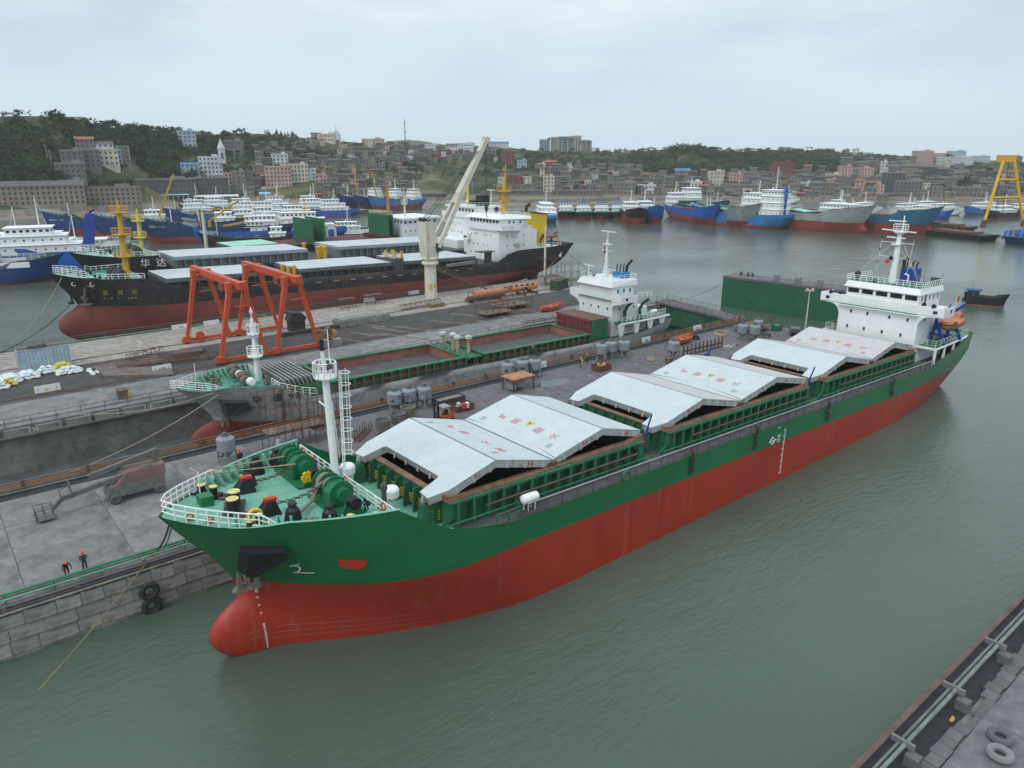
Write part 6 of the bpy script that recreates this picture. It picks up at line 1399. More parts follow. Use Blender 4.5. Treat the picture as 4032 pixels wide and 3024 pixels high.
b = MB();b.beam((-37.4,-4.6,18.6),(-37.4,-1.9,18.5),.12,.18);b.cyl((-37.4,-3.2,16.3),(-37.4,-3.2,18.5),.1,n=6);b.build('radar_scanner',WHITE2,sb_)
for z,c in ((22.0,RED),(21.2,BLACK),(19.4,RED)): b = MB();b.cbox((-39.4,-1.0,z),(.2,.25,.5));b.build('signal_lamp',c,sb_)
b = MB();b.box(-43.0,0,16.3,-40.9,2.8,17.4);b.build('funnel',mat('bright blue funnel',(.02,.17,.42),.5),sb_)
b = MB()
for x,y in ((-41.4,.6),(-41.9,1.0),(-42.3,1.5)): b.tube([(x,y,17.3),(x,y,18.6),(x-.3,y,18.9)],.11,6)
b.tube([(-42.6,1.9,17.2),(-42.8,2.0,18.6),(-43.8,2.2,19.6)],.3,8);b.build('exhaust_pipe',BLACK,sb_)
for x,y,m_ in ((-37.4,-3.6,GREEN),(-37.6,-1.9,RUST)): b = MB();b.ball((x,y,16.9),(.4,.4,.45),8,6);b.build('roof_light',m_,sb_)
# keel blocks under the ship
q = MB();q.box(-.5,-.8,0,.5,.8,1.0)
# ---- black ships moored outside the far pier
KHULL = mat('black weathered hull',(.022,.022,.025),.62,var=.35,scale=.35,streak=1.0,rcol=(.11,.06,.035),dirt=.34,dcol=(.07,.06,.055),rust=.05)
KRED = mat('dull red boot',(.205,.047,.040),.75,var=.22,scale=.25,streak=1.0,rcol=(.10,.06,.04),dirt=.5,dcol=(.125,.065,.05),rust=.16,rscale=.2)
LIDG = mat('pale grey lid',(.50,.53,.55),.6,var=.06,scale=.3,dirt=.2,dcol=(.42,.43,.44));LIDS = mat('slate skirt',(.13,.15,.17),.7,var=.2,dirt=.3);LIDB = mat('blue grey skirt',(.27,.33,.38),.6,var=.12,streak=.4)
YM = mat('crane yellow mast',(.56,.33,.03),.55,var=.1,streak=.4,rcol=(.2,.1,.03),rust=.08);YL = mat('lemon mast',(.62,.56,.12),.55,var=.1,streak=.3)
def black_ship(M,lb,h,top,zd,zf_,fcx,hatches,letters,zlid,skirt,mast,red,yb=7.0,detail=True):
    g = thing('black_cargo_ship',lb,'cargo ship',mw=M)
    h.shell(h.zs_,h.zp,[red,KHULL],parent=g,n=44)
    h.deck('main_deck',DKGREY,zd-.1,h.stern(zd)+.5,fcx+.5,g);h.deck('forecastle_deck',LGREEN,zf_,fcx,h.stem0(zf_(fcx+12))-.4,g,.1);h.inner('bulwark',LGREEN,zf_,fcx,h.stem0(zd)-2.5,g,.15)
    b = MB();b.box(fcx-.2,-h.B*.85,zd,fcx,h.B*.85,zf_(fcx));b.build('forecastle_bulkhead',LGREEN,g)
    xb = h.stem0(zf_(fcx+12));b = MB()
    for s in (-1,1):
        P = [Vector((x,s*max(.05,h.half(x,zf_(x))-.1),zf_(x)+.05)) for x in np.linspace(xb-7,xb-.6,8)];hh = [.3,.9]+[1.6]*6
        for k in range(4): b.tube([p+Vector((0,0,q*(k+1)/4)) for p,q in zip(P,hh)],.05,4)
        for p,q in zip(P,hh): b.cbox((p.x,p.y,p.z+q/2),(.12,.12,q))
        rail(b,[(x,s*(h.half(x,top(x))-.1),top(x)) for x in np.linspace(fcx,xb-7,8)],1.0,2,.045,2.2,.1)
    rail(b,[(fcx+.2,y,zf_(fcx)) for y in np.linspace(-h.B*.8,h.B*.8,7)],1.1,3,.045,1.5,.1);b.build('bow_railing',WHITE2,g)
    for y in (-3,2.4):
        w_ = put('winch',None,g,(fcx+3.2,y,zf_(fcx)+.1));b = MB();b.box(-1,-1.8,0,1,1.8,.3);b.build('winch_base',GREEN,w_);b = MB();b.cyl((0,-1.6,1.2),(0,.0,1.2),1.15,n=14);b.cyl((0,.3,1.2),(0,1.5,1.2),1.0,n=14);b.build('rope_drum',mat('charcoal drum',(.05,.052,.056),.8),w_)
    for x,y in ((7,2.6),(9,-1.5),(7.5,-3.6),(5.5,5)):
        b = MB();b.cyl((fcx+x,y,zf_(fcx+x)),(fcx+x,y,zf_(fcx+x)+1.0),.3,n=8);b.cyl((fcx+x+.9,y,zf_(fcx+x)),(fcx+x+.9,y,zf_(fcx+x)+1.0),.3,n=8);b.build('bollard',BLACK,g)
    for x0,x1,n in hatches: flat_hatch(g,x0,x1,yb,zd,zlid,LIDG,skirt,DKGREY if skirt is LIDS else mat('slate stays',(.16,.19,.2),.7,var=.2),n)
    for txt,x,z,sz,st,m_ in letters: hull_letters(h,g,txt,x,z,sz,st,m_)
    return g
CM = ship_matrix(75,170.5,50.6,.025)
zfC = lambda x: 13.0+max(0,(x-40)/14)**1.5*1.9
def c_top(x):
    if x > 46.5: return zfC(x)+.25+max(0,(49-x))*.2
    if x > 39: return 14.0
    if x > -52: return interp([(27,11.3),(31,11.7),(34,12.4),(37,13.6),(39,14.0)],x)
    return interp([(-82,15.0),(-72,14.6),(-58,14.3),(-55,13.0),(-52,11.3)],x)
ch = Hull(9.0,[(-2,46),(3,48.6),(7.8,49.4),(9.3,50.2),(15.2,54.2),(18,56)],[(-2,-58),(2,-62),(5,-68),(7,-73.5),(9,-78),(15,-84)],-2,11.3,c_top,eh=19,el=25,zl=0,ze=8.4,run=(24,34),tw=(.12,.72),bulb=(46.5,7.3,4.3,4.6,2.3),zt=7)
ch.zs_ = [-2,-1,0,1,2,3,4,5,6,7,7.7,8.25,9.2,10.2,11.3];ch.zp = 8.2
YN = mat('faded yellow letters',(.33,.25,.08),.7,var=.4);WN = mat('faded white letters',(.42,.42,.40),.7,var=.3)
cs = black_ship(CM,'black cargo ship with rusty red bottom and huge bulb, moored against the far pier',ch,c_top,11.3,zfC,38.6,((34.2,9.5,3),(5.2,-19.5,3),(-23,-46,3)),(('鑫益轮',45.4,10.9,1.15,2.4,YN),('XIN YI LUN',45.6,9.9,.55,.56,WN)),13.3,LIDS,YM,KRED)
tier_mast(cs,40.0,-.2,13.1,27.4,.62,YM,((17.5,1.7),(22.0,1.9),(26.4,1.7)))
b = MB();P = [(48.6,ch.half(48.6,12)+.1,12.6),(48.9,ch.half(48.9,10)+.2,9.0)];b.beam(P[0],P[1],.35);b.beam(P[1],(49.3,P[1][1]+.5,10.4),.3);b.beam(P[1],(47.9,P[1][1]+.5,10.4),.3);b.cbox((48.8,P[1][1]+.2,8.7),(2.4,.5,.35));b.build('anchor',ANCH,cs)
b = MB();b.beam((50.6,-.2,9.0),(50.9,0,11),.3);b.cbox((50.9,0,8.9),(1.0,1.6,.4));b.build('anchor',BLACK,cs)
for x in (50.4,47.6): b = MB();b.torus((x,ch.half(x,13.0)+.05,13.0),.35,.12,'y',12,5);b.build('hawse_pipe',mat('pale hawse',(.5,.5,.47),.7),cs)
for x in np.arange(24,-44,-4.4): b = MB();b.box(x-1.5,9.0,10.1,x,9.05,10.25);b.build('pale_scuff',WN,cs)
block(cs,'accommodation_block',-68,-7.2,11.2,-54,7.2,19.9);block(cs,'bridge_deck_house',-66,-7.2,19.9,-54,7.2,21.0)
b = MB();b.box(-58.5,-9.2,19.9,-53.4,9.2,20.1);b.box(-53.6,-9.2,20.1,-53.4,9.2,21.3)
for s in (-1,1): b.box(-60.5,s*9.1-.08,20.1,-53.5,s*9.1+.08,21.3);b.prism([(s*7.2,17.6),(s*7.7,18.8),(s*8.6,19.5),(s*9.2,19.9),(s*7.2,19.9)],-60.3,-58.6,axis='x')
b.build('bridge_wing',WHITE,cs);block(cs,'front_band',-53.95,-6.8,19.6,-53.5,6.8,20.0)
block(cs,'wheelhouse',-64,-7.4,20.9,-54.2,7.4,23.0)
b = MB();b.hexa([(-65,-8.2,22.9),(-53,-7.6,22.9),(-53,7.6,22.9),(-65,8.2,22.9)],[(-65,-7.6,23.7),(-55,-6.6,24.0),(-55,6.6,24.0),(-65,7.6,23.7)]);b.build('wheelhouse_roof',WHITE,cs)
for y in np.linspace(-5.9,6.1,9): win(cs,(-54.2,y,22.2),.95,.9,(1,0,0),GLASS,WHITE)
for x in (-57.5,-59.0,-61.5): win(cs,(x,7.4,22.1),.6,.8,(0,1,0),GLASS,WHITE)
win(cs,(-57,9.15,20.8),.9,.7,(0,1,0),GLASS,WHITE)
house_windows(cs,-54,(-5.8,-4,-3,0.4,1.6,3.6),18.3,.4,.6);house_windows(cs,-54,(-4.6,-2.7,.3,2.2),15.4,.4,.6);house_windows(cs,-54,(-5.8,-3.8,-.8,1.6,3.4),13.0,.4,.6)
for x in (-57,-59.5,-63): 
    for z in (13.0,15.6,18.2): win(cs,(x,7.2,z),.42,.6,(0,1,0),GLASS,WHITE)
for x in (-61.2,-60.2): 
    for z in (15.2,16.0): b = MB();b.box(x-.35,7.2,z-.3,x+.35,7.55,z+.3);b.build('air_conditioner',mat('cream unit',(.55,.53,.47),.6),cs)
block(cs,'bay_window',-54.0,-8.0,16.4,-52.6,-5.8,18.2);win(cs,(-52.6,-6.9,17.2),1.6,.6,(1,0,0),GLASS,WHITE);block(cs,'stair_tower',-58,-10,11.2,-54.4,-7.25,17)
block(cs,'engine_casing',-74,-4,11.2,-68,4.5,18.8);block(cs,'boat_deck',-78,-7.6,14.3,-68,7.6,14.5);
b = MB();rail(b,[(-68,7.4,14.5),(-78,7.0,14.5)],1.1,3,.04,1.6);rail(b,[(-64.6,-7.5,23.7),(-55.5,-6.2,24),(-55.5,6.2,24),(-64.6,7.5,23.7)],1.0,3,.035,1.6);b.build('deck_railing',WHITE2,cs)
for x in (-69.5,-73.5,-77.6): block(cs,'deck_pillar',x-.5,7.0,11.3,x+.5,7.3,14.3)
b = MB();b.hexa([(-74.2,.2,18.5),(-68.2,.2,18.5),(-68.2,4.8,18.5),(-74.2,4.8,18.5)],[(-74.0,.4,23.6),(-67.5,.4,24.4),(-67.5,4.6,24.4),(-74.0,4.6,23.6)]);b.box(-73.4,4.5,14.5,-70.4,4.9,18.6);b.build('funnel',mat('sun yellow funnel',(.68,.47,.02),.5,var=.08),cs)
b = MB();b.hexa([(-74.6,.2,23.6),(-67.3,.2,24.4),(-67.3,4.8,24.4),(-74.6,4.8,23.6)],[(-75,0,23.9),(-67.1,.3,24.7),(-67.1,4.7,24.7),(-75,5,23.9)]);b.tube([(-68.2,2,24.6),(-68.4,2,26.0),(-69.4,2.2,26.6)],.5,8);b.build('funnel_top',mat('sooty brown',(.05,.03,.025),.8),cs)
tier_mast(cs,-61,.5,23.8,33.0,.75,YM,((27.5,1.6),(30.2,2.2)));b = MB();b.cyl((-61,.9,33),(-61,.9,37.5),.25,.15,8);b.cbox((-61,.1,36.4),(.3,.4,.8));b.build('mast_top',YM,cs)
b = MB();b.ball((-58.2,0.6,25.1),(.7,.7,.9),8,6);b.build('black_dome',BLACK,cs);b = MB();b.beam((-58.5,-4.4,30.5),(-58.5,-.8,30.5),.15,.2);b.cyl((-58.5,-2.4,24),(-58.5,-2.4,30.5),.12,n=6);b.build('radar_scanner',WHITE2,cs)
for x in (-70.5,-74.8):
    b = MB();b.tube([(x,6.4,14.5),(x+.1,6.2,16.4),(x-.5,6.6,17.9),(x-1.4,7.4,18.8)],.28,6);b.build('boat_davit',mat('dark davit',(.06,.06,.065),.7),cs)
b = MB();b.tube([(-77.5,6.4,14.5),(-77.5,6.4,17.4),(-75.6,6.8,18.0)],.2,6);b.build('deck_crane',YM,cs)
b = MB();b.hexa([(-74,-.5,.2),(-71,-.5,.2),(-71,.5,.2),(-74,.5,.2)],[(-75.5,-.5,7.5),(-71.8,-.5,6.5),(-71.8,.5,6.5),(-75.5,.5,7.5)]);b.build('rudder',KRED,cs)
g = put('vent_house',None,cs);block(g,'house_wall',-22.5,2.5,11.2,-19.8,8.0,14.2,DKGREY);b = MB();rail(b,[(-22.6,2.4,14.2),(-19.7,2.4,14.2),(-19.7,8.1,14.2),(-22.6,8.1,14.2),(-22.6,2.4,14.2)],1.0,3,.04,1.4);b.build('house_railing',WHITE2,g)
for x,y in ((-22.2,3),(-20.2,3),(-22.2,7.6),(-20.2,7.6),(-21.2,5.2)): b = MB();b.cyl((x,y,14.2),(x,y,15.9),.4,n=8);b.build('yellow_vent',YM,g)
for x,y in ((5.8,6),(7.4,3),(7.0,5.4)): b = MB();b.cyl((x,y,11.2),(x,y,14.0),.5,n=8);b.build('yellow_vent',YM,cs)
b = MB();b.box(-51.5,6.4,11.3,-49.5,7.2,14.4);b.box(-51.8,5.6,14.2,-46.8,8.4,14.45);b.build('gangway_platform',DKGREY,cs);b = MB();b.beam((-34.8,9.3,11.6),(-44,9.3,12.1),.9,.7);b.build('stowed_gangway',mat('taupe gangway',(.20,.17,.145),.8),cs)
b = MB();st = [(-2.8,.3,.2,1.0),(-1.8,.95,0,.9),(0,1.1,-.05,.85),(1.8,.95,0,.9),(2.8,.3,.25,1.0)]
rows = [[(x,-w_,zg),(x,-w_*.8,zk+.2),(x,0,zk),(x,w_*.8,zk+.2),(x,w_,zg)] for x,w_,zk,zg in st];b.add([p for r_ in rows for p in r_],[(i*5+k,i*5+k+1,(i+1)*5+k+1,(i+1)*5+k) for i in range(4) for k in range(4)]+[(0,5,9,4),(5,10,14,9),(10,15,19,14),(15,20,24,19)])
o = b.build('lifeboat',mat('faded coral boat',(.42,.12,.08),.6));o.matrix_world = CM @ Matrix.Translation((-73,7.6,17.0));tag(o,'faded coral open lifeboat hung in dark davits on the black ship stern','lifeboat')
# second black ship, further out
DM = ship_matrix(75,189.8,50.6,.02)
zfD = lambda x: 15.6+max(0,(x-33)/13)**1.5*1.2
def d_top(x):
    if x > 39: return zfD(x)+.2
    if x > 31: return 16.3
    if x > -60: return interp([(26,12.6),(28,13.3),(30,15.5),(31,16.3)],x)
    return interp([(-84,15.5),(-70,14.2),(-60,12.6)],x)
dh = Hull(9.2,[(-2,40),(6,42),(12,43.5),(17,46.8),(20,49)],[(-2,-66),(4,-72),(9,-78),(15,-84)],-2,12.6,d_top,eh=17,el=24,zl=0,ze=8,run=(24,34),tw=(.12,.72),zt=7)
dh.zs_ = [-2,0,2,4,6,8,9.5,11,11.7,12.0,12.6];dh.zp = 7
ds = black_ship(DM,'black cargo ship with pale grey lids lying outside the first black ship',dh,d_top,12.6,zfD,30.5,((27,-6,4),(-14.5,-48,4)),(('华达',33.6,14.0,2.1,3.2,mat('white marks',())),('DA',31.3,12.6,.9,.75,mat('white marks',()))),15.5,LIDB,YL,KRED)
b = MB();b.box(27,9.0,12.5,-58,9.35,12.66);b.build('red_rubbing_strip',mat('dark crimson strip',(.17,.03,.035),.6),ds)
tier_mast(ds,32.0,-.2,15.6,24.6,.45,YL,((19.6,1.4),(23.4,1.4)))
for x,y in ((-10,-4),(-11.8,3),(-9.6,5.6),(-11.2,6.2)): b = MB();b.cyl((x,y,12.6),(x,y,15.6),.55,n=8);b.ball((x,y,15.6),(.75,.75,.4),8,5);b.build('yellow_vent',YM,ds)
block(ds,'accommodation_block',-74,-7.5,12.5,-60,7.5,21.4);block(ds,'lower_front_house',-60,-7.5,12.5,-55.5,4.5,15.0)
block(ds,'wheelhouse',-70,-7.0,21.8,-60.2,7.0,24.6);b = MB();b.box(-66,-9.8,21.4,-59.6,9.8,21.9);b.box(-59.9,-9.8,21.9,-59.6,9.8,23.0);b.build('bridge_wing',WHITE,ds);b = MB();b.box(-71,-7.8,24.5,-59.4,7.8,25.0);b.build('wheelhouse_roof',WHITE,ds)
for y in np.linspace(-6,6,8): win(ds,(-60.2,y,23.7),1.0,.9,(1,0,0),GLASS,WHITE)
for y in (-5.6,-4,-1.6,0,3,5): win(ds,(-60,y,19.6),.42,.6,(1,0,0),GLASS,WHITE);win(ds,(-60,y+.4,17.0),.42,.6,(1,0,0),GLASS,WHITE)
b = MB();rail(b,[(-70.5,-7.5,25),(-59.8,-7.5,25),(-59.8,7.5,25),(-70.5,7.5,25)],1.1,3,.04,1.6);b.build('roof_railing',mat('mint rail',(.45,.62,.55),.6),ds)
b = MB();b.cyl((-63,-.5,25),(-63,-.5,36),.4,.2,8);b.lathe([(.4,0),(.9,.8),(.4,1.6)],(-63,-.5,25.2),8);b.build('main_mast',YL,ds);b = MB();b.cbox((-61,5.5,26.2),(2.4,2,1.2));b.box(-66.5,3,25,-63.5,6,28.2);b.build('black_funnel',BLACK,ds)
# ship with upright green covers, beyond the black ones
EM = ship_matrix(78,211,50.6,.0)
MAROON = mat('maroon coaming',(.105,.022,.022),.75,var=.25,streak=.4);LIDGR = mat('mint hatch cover',(.30,.62,.46),.6,var=.08,dirt=.2,dcol=(.24,.45,.35));UPG = mat('upright green cover',(.015,.125,.055),.6,var=.12,scale=.3,streak=.5,rcol=(.03,.12,.07))
eh_ = Hull(8.6,[(-2,24),(4,26),(13,31)],[(-2,-62),(6,-72),(13,-76)],-2,11.8,lambda x: 11.8+max(0,(x-14)/14)*2.2,eh=16,el=22,zl=0,ze=8,run=(20,30),tw=(.2,.8))
es = thing('maroon_cargo_ship','maroon and green cargo ship with tall green covers folded upright','cargo ship',mw=EM)
eh_.shell([-2,1,4,7,9.5,11.2,11.8],9.5,[mat('maroon hull',(.12,.025,.025),.7,var=.2),GREEN],parent=es,n=30);eh_.deck('main_deck',COAMG,11.7,-75,30,es)
g = put('hatch_row',None,es);flat_hatch(g,8.5,-4.5,6.3,11.7,14.8,LIDGR,GREEN,MAROON,3)
b = MB();b.box(-34,-6.3,11.7,-4.5,6.3,14.2);b.build('coaming_wall',MAROON,g);b = MB()
for x in np.arange(-34,9,2.1): b.box(x-.1,6.3,11.7,x+.1,7.0,13.9)
b.box(-34,6.2,13.9,9,7.2,14.15);b.build('coaming_stays',COAMG,g)['kind'] = 'stuff'
for x,t in ((-15.2,.04),(-18.6,-.04),(-40.5,.03),(-42.2,.05)):
    b = MB();b.box(-.25,-6.3,0,.25,6.3,6.6);o = b.build('upright_cover',UPG,es,loc=(x,0,14.2));o.rotation_euler = (0,t,0)
block(es,'accommodation_block',-58,-7,11.7,-45,7,19.2);b = MB();b.box(-59,-8,19.2,-44.5,8,19.7);b.build('wheelhouse_roof',WHITE,es);block(es,'lower_hatch',-43.5,-6,11.7,-38,7,14.6,MAROON)
for y in np.linspace(-6.2,6.2,8): win(es,(-45,y,18.3),1.1,.8,(1,0,0),GLASS,WHITE)
for x in np.linspace(-46,-57,7): win(es,(x,7,18.3),1.0,.8,(0,1,0),GLASS,WHITE);win(es,(x,7,15.6),.45,.6,(0,1,0),GLASS,WHITE);win(es,(x,7,13.4),.45,.6,(0,1,0),GLASS,WHITE)
tier_mast(es,-49,2,19.7,27.5,.3,CREAM,((23.6,1.0),));tier_mast(es,-47,-5,19.6,29,.5,mat('rust orange mast',(.40,.20,.05),.7,rust=.3),())
for x,y in ((-24,-3),(-27,-3.5)): b = MB();b.cyl((x,y,14),(x,y,17.8),.4,n=8);b.cbox((x,y,17.8),(1.2,1.0,.4));b.build('hold_vent',CREAM,es)
tier_mast(es,15,5,12,24,.42,CREAM,())
# small blue bow wedged between the black ship and the pier cranes
# ------------------------------------------------------------------ the fleet lying in the harbour
HB = {}
def boat_matrix(px,py,deg):
    """bow at the water under the pixel; deg: heading of the bow, 0 = towards +x, 90 = away from the camera"""
    a = R(deg);return Matrix.Translation((*px,0) if isinstance(px,tuple) else at(px,py,0)) @ Matrix.Rotation(a,4,'Z')
PAINT = {'navy': (.012,.045,.17),'blue': (.015,.10,.40),'sky': (.03,.17,.42),'black': (.014,.014,.016),'grey': (.21,.23,.24),'mist': (.26,.29,.28),'rust': (.11,.05,.04),'teal': (.02,.12,.20),'white': (.74,.77,.77),'dkblue': (.01,.035,.10)}
def pm(c,red=False):
    if c == 'bottom': return mat('boat bottom red',(.22,.045,.038),.75,var=.2,scale=.2,streak=.7,rcol=(.12,.07,.05))
    return mat('boat '+c,PAINT[c],.6,var=.2,scale=.25,streak=.9,rcol=(.10,.07,.055),dirt=.15)
def boat_hull(L,B,D,wl,fc,c,par,bulb=False,raise_=0.):
    """cargo or fishing hull of length L, bow at x=0; D deck height, wl height of the red bottom, fc extra bow height"""
    key = (round(L),round(B,1),round(D,1),round(wl,1),round(fc,1),c)
    top = lambda x: D+.9+fc*max(0,min(1,(x+L*.26)/(L*.08)))+max(0,(x+L*.15)/(L*.15))**1.6*fc*.6+max(0,(-L*.82-x)/(L*.18))*.8
    h = Hull(B,[(-1.5,-L*.035),(wl,-L*.012),(D,L*.010),(D+fc*1.6,L*.034),(D+fc*3,L*.07)],[(-1.5,-L*.9),(0,-L*.93),(D,-L)],-1.5,D,top,eh=L*.2,el=L*.27,zl=-.5,ze=max(wl,1.5),run=(L*.16,L*.3),tw=(.35,.85),bulb=(-L*.06,L*.075,wl*.35,wl*.6,B*.16) if bulb else None,zt=1.5)
    if key not in HB:
        zs = [-1.5,-.6,.2]+[lerp(.2,wl,t) for t in (.35,.7,1)]+[lerp(wl,D,t) for t in (.04,.5,1)]
        o = h.shell(zs,wl+.01,[pm('bottom'),pm(c)],parent=par,n=22);HB[key] = o.data
    else: put('hull',HB[key],par)
    dk = mat('boat deck',(.07,.115,.09),.8,var=.35,scale=.4,dirt=.5)
    h.deck('main_deck',dk,D,-L*.97,-L*.2,par,.1);h.deck('forecastle_deck',dk,lambda x: D+fc*.9,-L*.2,h.stem0(D+fc)-.4,par,.1);h.inner('bulwark',dk,lambda x: D if x < -L*.2 else D+fc*.9,-L*.96,h.stem0(D+fc)-1.2,par,.14,n=14)
    return h,top
def cabin(par,x0,x1,w_,z0,tiers,wm=None,slope=.3):
    """stepped white deckhouse: wheelhouse on top with a row of windows, port lights below"""
    wm = wm or WHITE;z = z0;n = len(tiers)
    for i,(hgt,dx0,dx1,fw) in enumerate(tiers):
        a,c,ww = x0-dx0,x1+dx1,w_*fw
        block(par,'wheelhouse' if i == n-1 else 'deckhouse',c,-ww/2,z,a,ww/2,z+hgt,wm)
        b = MB();b.box(c-.5,-ww/2-.45,z+hgt,a+.55,ww/2+.45,z+hgt+.16);b.build('cabin_roof',wm,par)
        top = i == n-1;zz = z+hgt*(.62 if top else .55);k = max(2,int(ww/(1.5 if top else 2.2)));m = max(2,int((a-c)/(1.8 if top else 2.6)))
        ws,hs = (.95,.75) if top else (.5,.55)
        b = MB()
        for j in range(k): y = -ww/2+ww*(j+.5)/k;b.box(a-.05,y-ws/2,zz-hs/2,a+.04,y+ws/2,zz+hs/2);b.box(c-.04,y-ws/2,zz-hs/2,c+.05,y+ws/2,zz+hs/2)
        for j in range(m):
            x = c+(a-c)*(j+.5)/m
            for s in (-1,1): b.box(x-ws/2,s*ww/2-.05,zz-hs/2,x+ws/2,s*ww/2+.05,zz+hs/2)
        b.build('window_row',GLASS,par)['kind'] = 'stuff';z += hgt+.16
    return z
def rigging(par,x,z,hgt,m,cross=True):
    b = MB();b.cyl((x,0,z),(x,0,z+hgt),.22,.12,6)
    if cross: b.beam((x,-1.6,z+hgt*.7),(x,1.6,z+hgt*.7),.12);b.beam((x,-1.0,z+hgt*.9),(x,1.0,z+hgt*.9),.1,.16);b.tube([(x,0,z+hgt*.95),(x-hgt*.25,0,z)],.05,4)
    b.ball((x+1.2,1.4,z+.6),.45,8,5);b.build('mast',m,par)
NBOAT = [0]
def workboat(lb,px,py,deg,L=38,B=3.6,D=3.2,wl=1.0,fc=1.6,c='navy',house=(-.7,-.92),tiers=None,fm=True,crane=None,cat='fishing boat',name='fishing_boat',funnel=None,covers=None,mastm=None,bulb=False,grp=None,wm=None,mh_=7,fwd=None,nm=None):
    g = thing(name,lb,cat,mw=boat_matrix(px,py,deg),group=grp)
    h,top = boat_hull(L,B,D,wl,fc,c,g,bulb)
    z = cabin(g,L*house[0],L*house[1],B*2*.8,D,tiers or ((2.6,0,0,1),(2.3,.6,1.5,.86)),wm)
    rigging(g,L*(house[0]*.5+house[1]*.5),z,mh_,mastm or WHITE2)
    b = MB();P = [(x,h.half(x,top(x))-.1,top(x)) for x in np.linspace(-L*.14,h.stem0(D+fc)-.7,6)]
    for s in (-1,1): rail(b,[(x,s*y,z_) for x,y,z_ in P],1.0,2,.05,1.6,.09)
    b.build('bow_railing',WHITE2,g)
    if fm: b = MB();b.cyl((-L*.17,0,D+fc*.9),(-L*.17,0,D+fc+7),.25,.16,6);b.cbox((-L*.17,0,D+fc+5.2),(.6,1.2,.15));b.build('foremast',mastm or WHITE2,g)
    if crane:
        q = mat('excavator yellow',(.52,.30,.03),.6,var=.15,dirt=.3);b = MB();b.cyl((-L*.42,0,D),(-L*.42,0,D+3.2),.7,n=8);b.build('crane_post',q,g);b = MB();b.beam((-L*.42,0,D+3.2),(-L*.42+crane[0],.3,D+3.2+crane[1]),.7,.8);b.build('crane_boom',q,g)
    if funnel: b = MB();x = L*house[1]+1.2;b.hexa([(x-1.2,-1,D),(x+1.2,-1,D),(x+1.2,1,D),(x-1.2,1,D)],[(x-1.8,-.8,z+1),(x+.2,-.8,z+1),(x+.2,.8,z+1),(x-1.8,.8,z+1)]);b.build('funnel',mat('funnel '+funnel,PAINT.get(funnel,(.02,.06,.3)),.5),g);b = MB();b.tube([(x-.6,0,z+1),(x-.7,0,z+1.8),(x-1.3,0,z+2.2)],.2,6);b.build('exhaust_pipe',BLACK,g)
    if covers:
        cm,n = covers;x0,x1 = -L*.26,L*house[0]-2;b = MB();b.box(x1,-B*.62,D,x0,B*.62,D+1.3);b.build('coaming',DKGREY if cm != 'open' else pm('rust'),g);LL = (x0-x1)/n
        if cm != 'open':
            for i in range(n):
                b = MB();t = .45 if i % 2 else -.45;b.hexa([(x1+LL*i+.1,-B*.65,D+1.55-t),(x1+LL*(i+1)-.1,-B*.65,D+1.55+t),(x1+LL*(i+1)-.1,B*.65,D+1.55+t),(x1+LL*i+.1,B*.65,D+1.55-t)],[(x1+LL*i+.1,-B*.65,D+1.95-t),(x1+LL*(i+1)-.1,-B*.65,D+1.95+t),(x1+LL*(i+1)-.1,B*.65,D+1.95+t),(x1+LL*i+.1,B*.65,D+1.95-t)]);b.build('hatch_cover',cm,g)
    else:
        b = MB();rn = random.Random(NBOAT[0]);q = mat('deck gear',(.13,.12,.10),.9,var=.5,scale=1.5)
        for k in range(4): x = lerp(-L*.26,L*house[0]-1,rn.random());b.box(x-1,-B*.5+rn.random(),D,x+rn.uniform(.5,1.6),B*.4*rn.random(),D+rn.uniform(.6,1.6))
        b.build('deck_gear',q,g)['kind'] = 'stuff'
    if nm: hull_letters(h,g,nm,-L*.03,D+fc*.55,1.1,.95,mat('white marks',())) if False else [lettering(ch,1.1,mat('white marks',()),g,(-1,0,0),(0,.35,1),(-L*.035-i*.85,h.half(-L*.035-i*.85,D+fc*.4)+.12,D+fc*.4),'name_letter') for i,ch in enumerate(nm)]
    NBOAT[0] += 1;return g
# three blue bows by the revetment, pointing at the left edge, and the cluster moored behind them
workboat('navy blue fishing boat whose long bow lies nearest the stone revetment',195,925,199,60,5,6.0,2.6,2.8,'navy',(-.74,-.9),nm='粤南渔07188',bulb=False)
workboat('navy blue ship with a rust red bulb lying beside the boat nearest the revetment',385,945,197,66,5.6,6.5,3.4,2.8,'navy',(-.8,-.94),crane=(-9,20),bulb=True,mastm=WHITE2)
workboat('navy blue boat whose bow shows just behind the lemon yellow mast',585,958,196,64,5.4,6.2,3.0,2.6,'dkblue',(-.72,-.9),crane=(-14,9),nm='粤南渔61560')
workboat('navy boat with white bow rails, uppermost of the bows by the rope-strung water',725,893,197,44,4,3.6,.8,2.0,'navy',(-.62,-.86),crane=(12,1))
workboat('small navy boat with white rails, second of the bows by the rope-strung water',730,925,196,42,4,3.4,.6,1.9,'dkblue',(-.68,-.9),nm='98')
workboat('navy boat with a pale anchor mark, third of the bows by the rope-strung water',735,955,195,40,4.2,3.8,.6,2.2,'blue',(-.66,-.9),crane=(-11,2),mastm=YM)
workboat('dark wooden-decked boat, lowest of the bows beside the black ship',800,972,194,38,4.2,2.8,.5,1.4,'black',(-.75,-.92),mastm=CREAM)
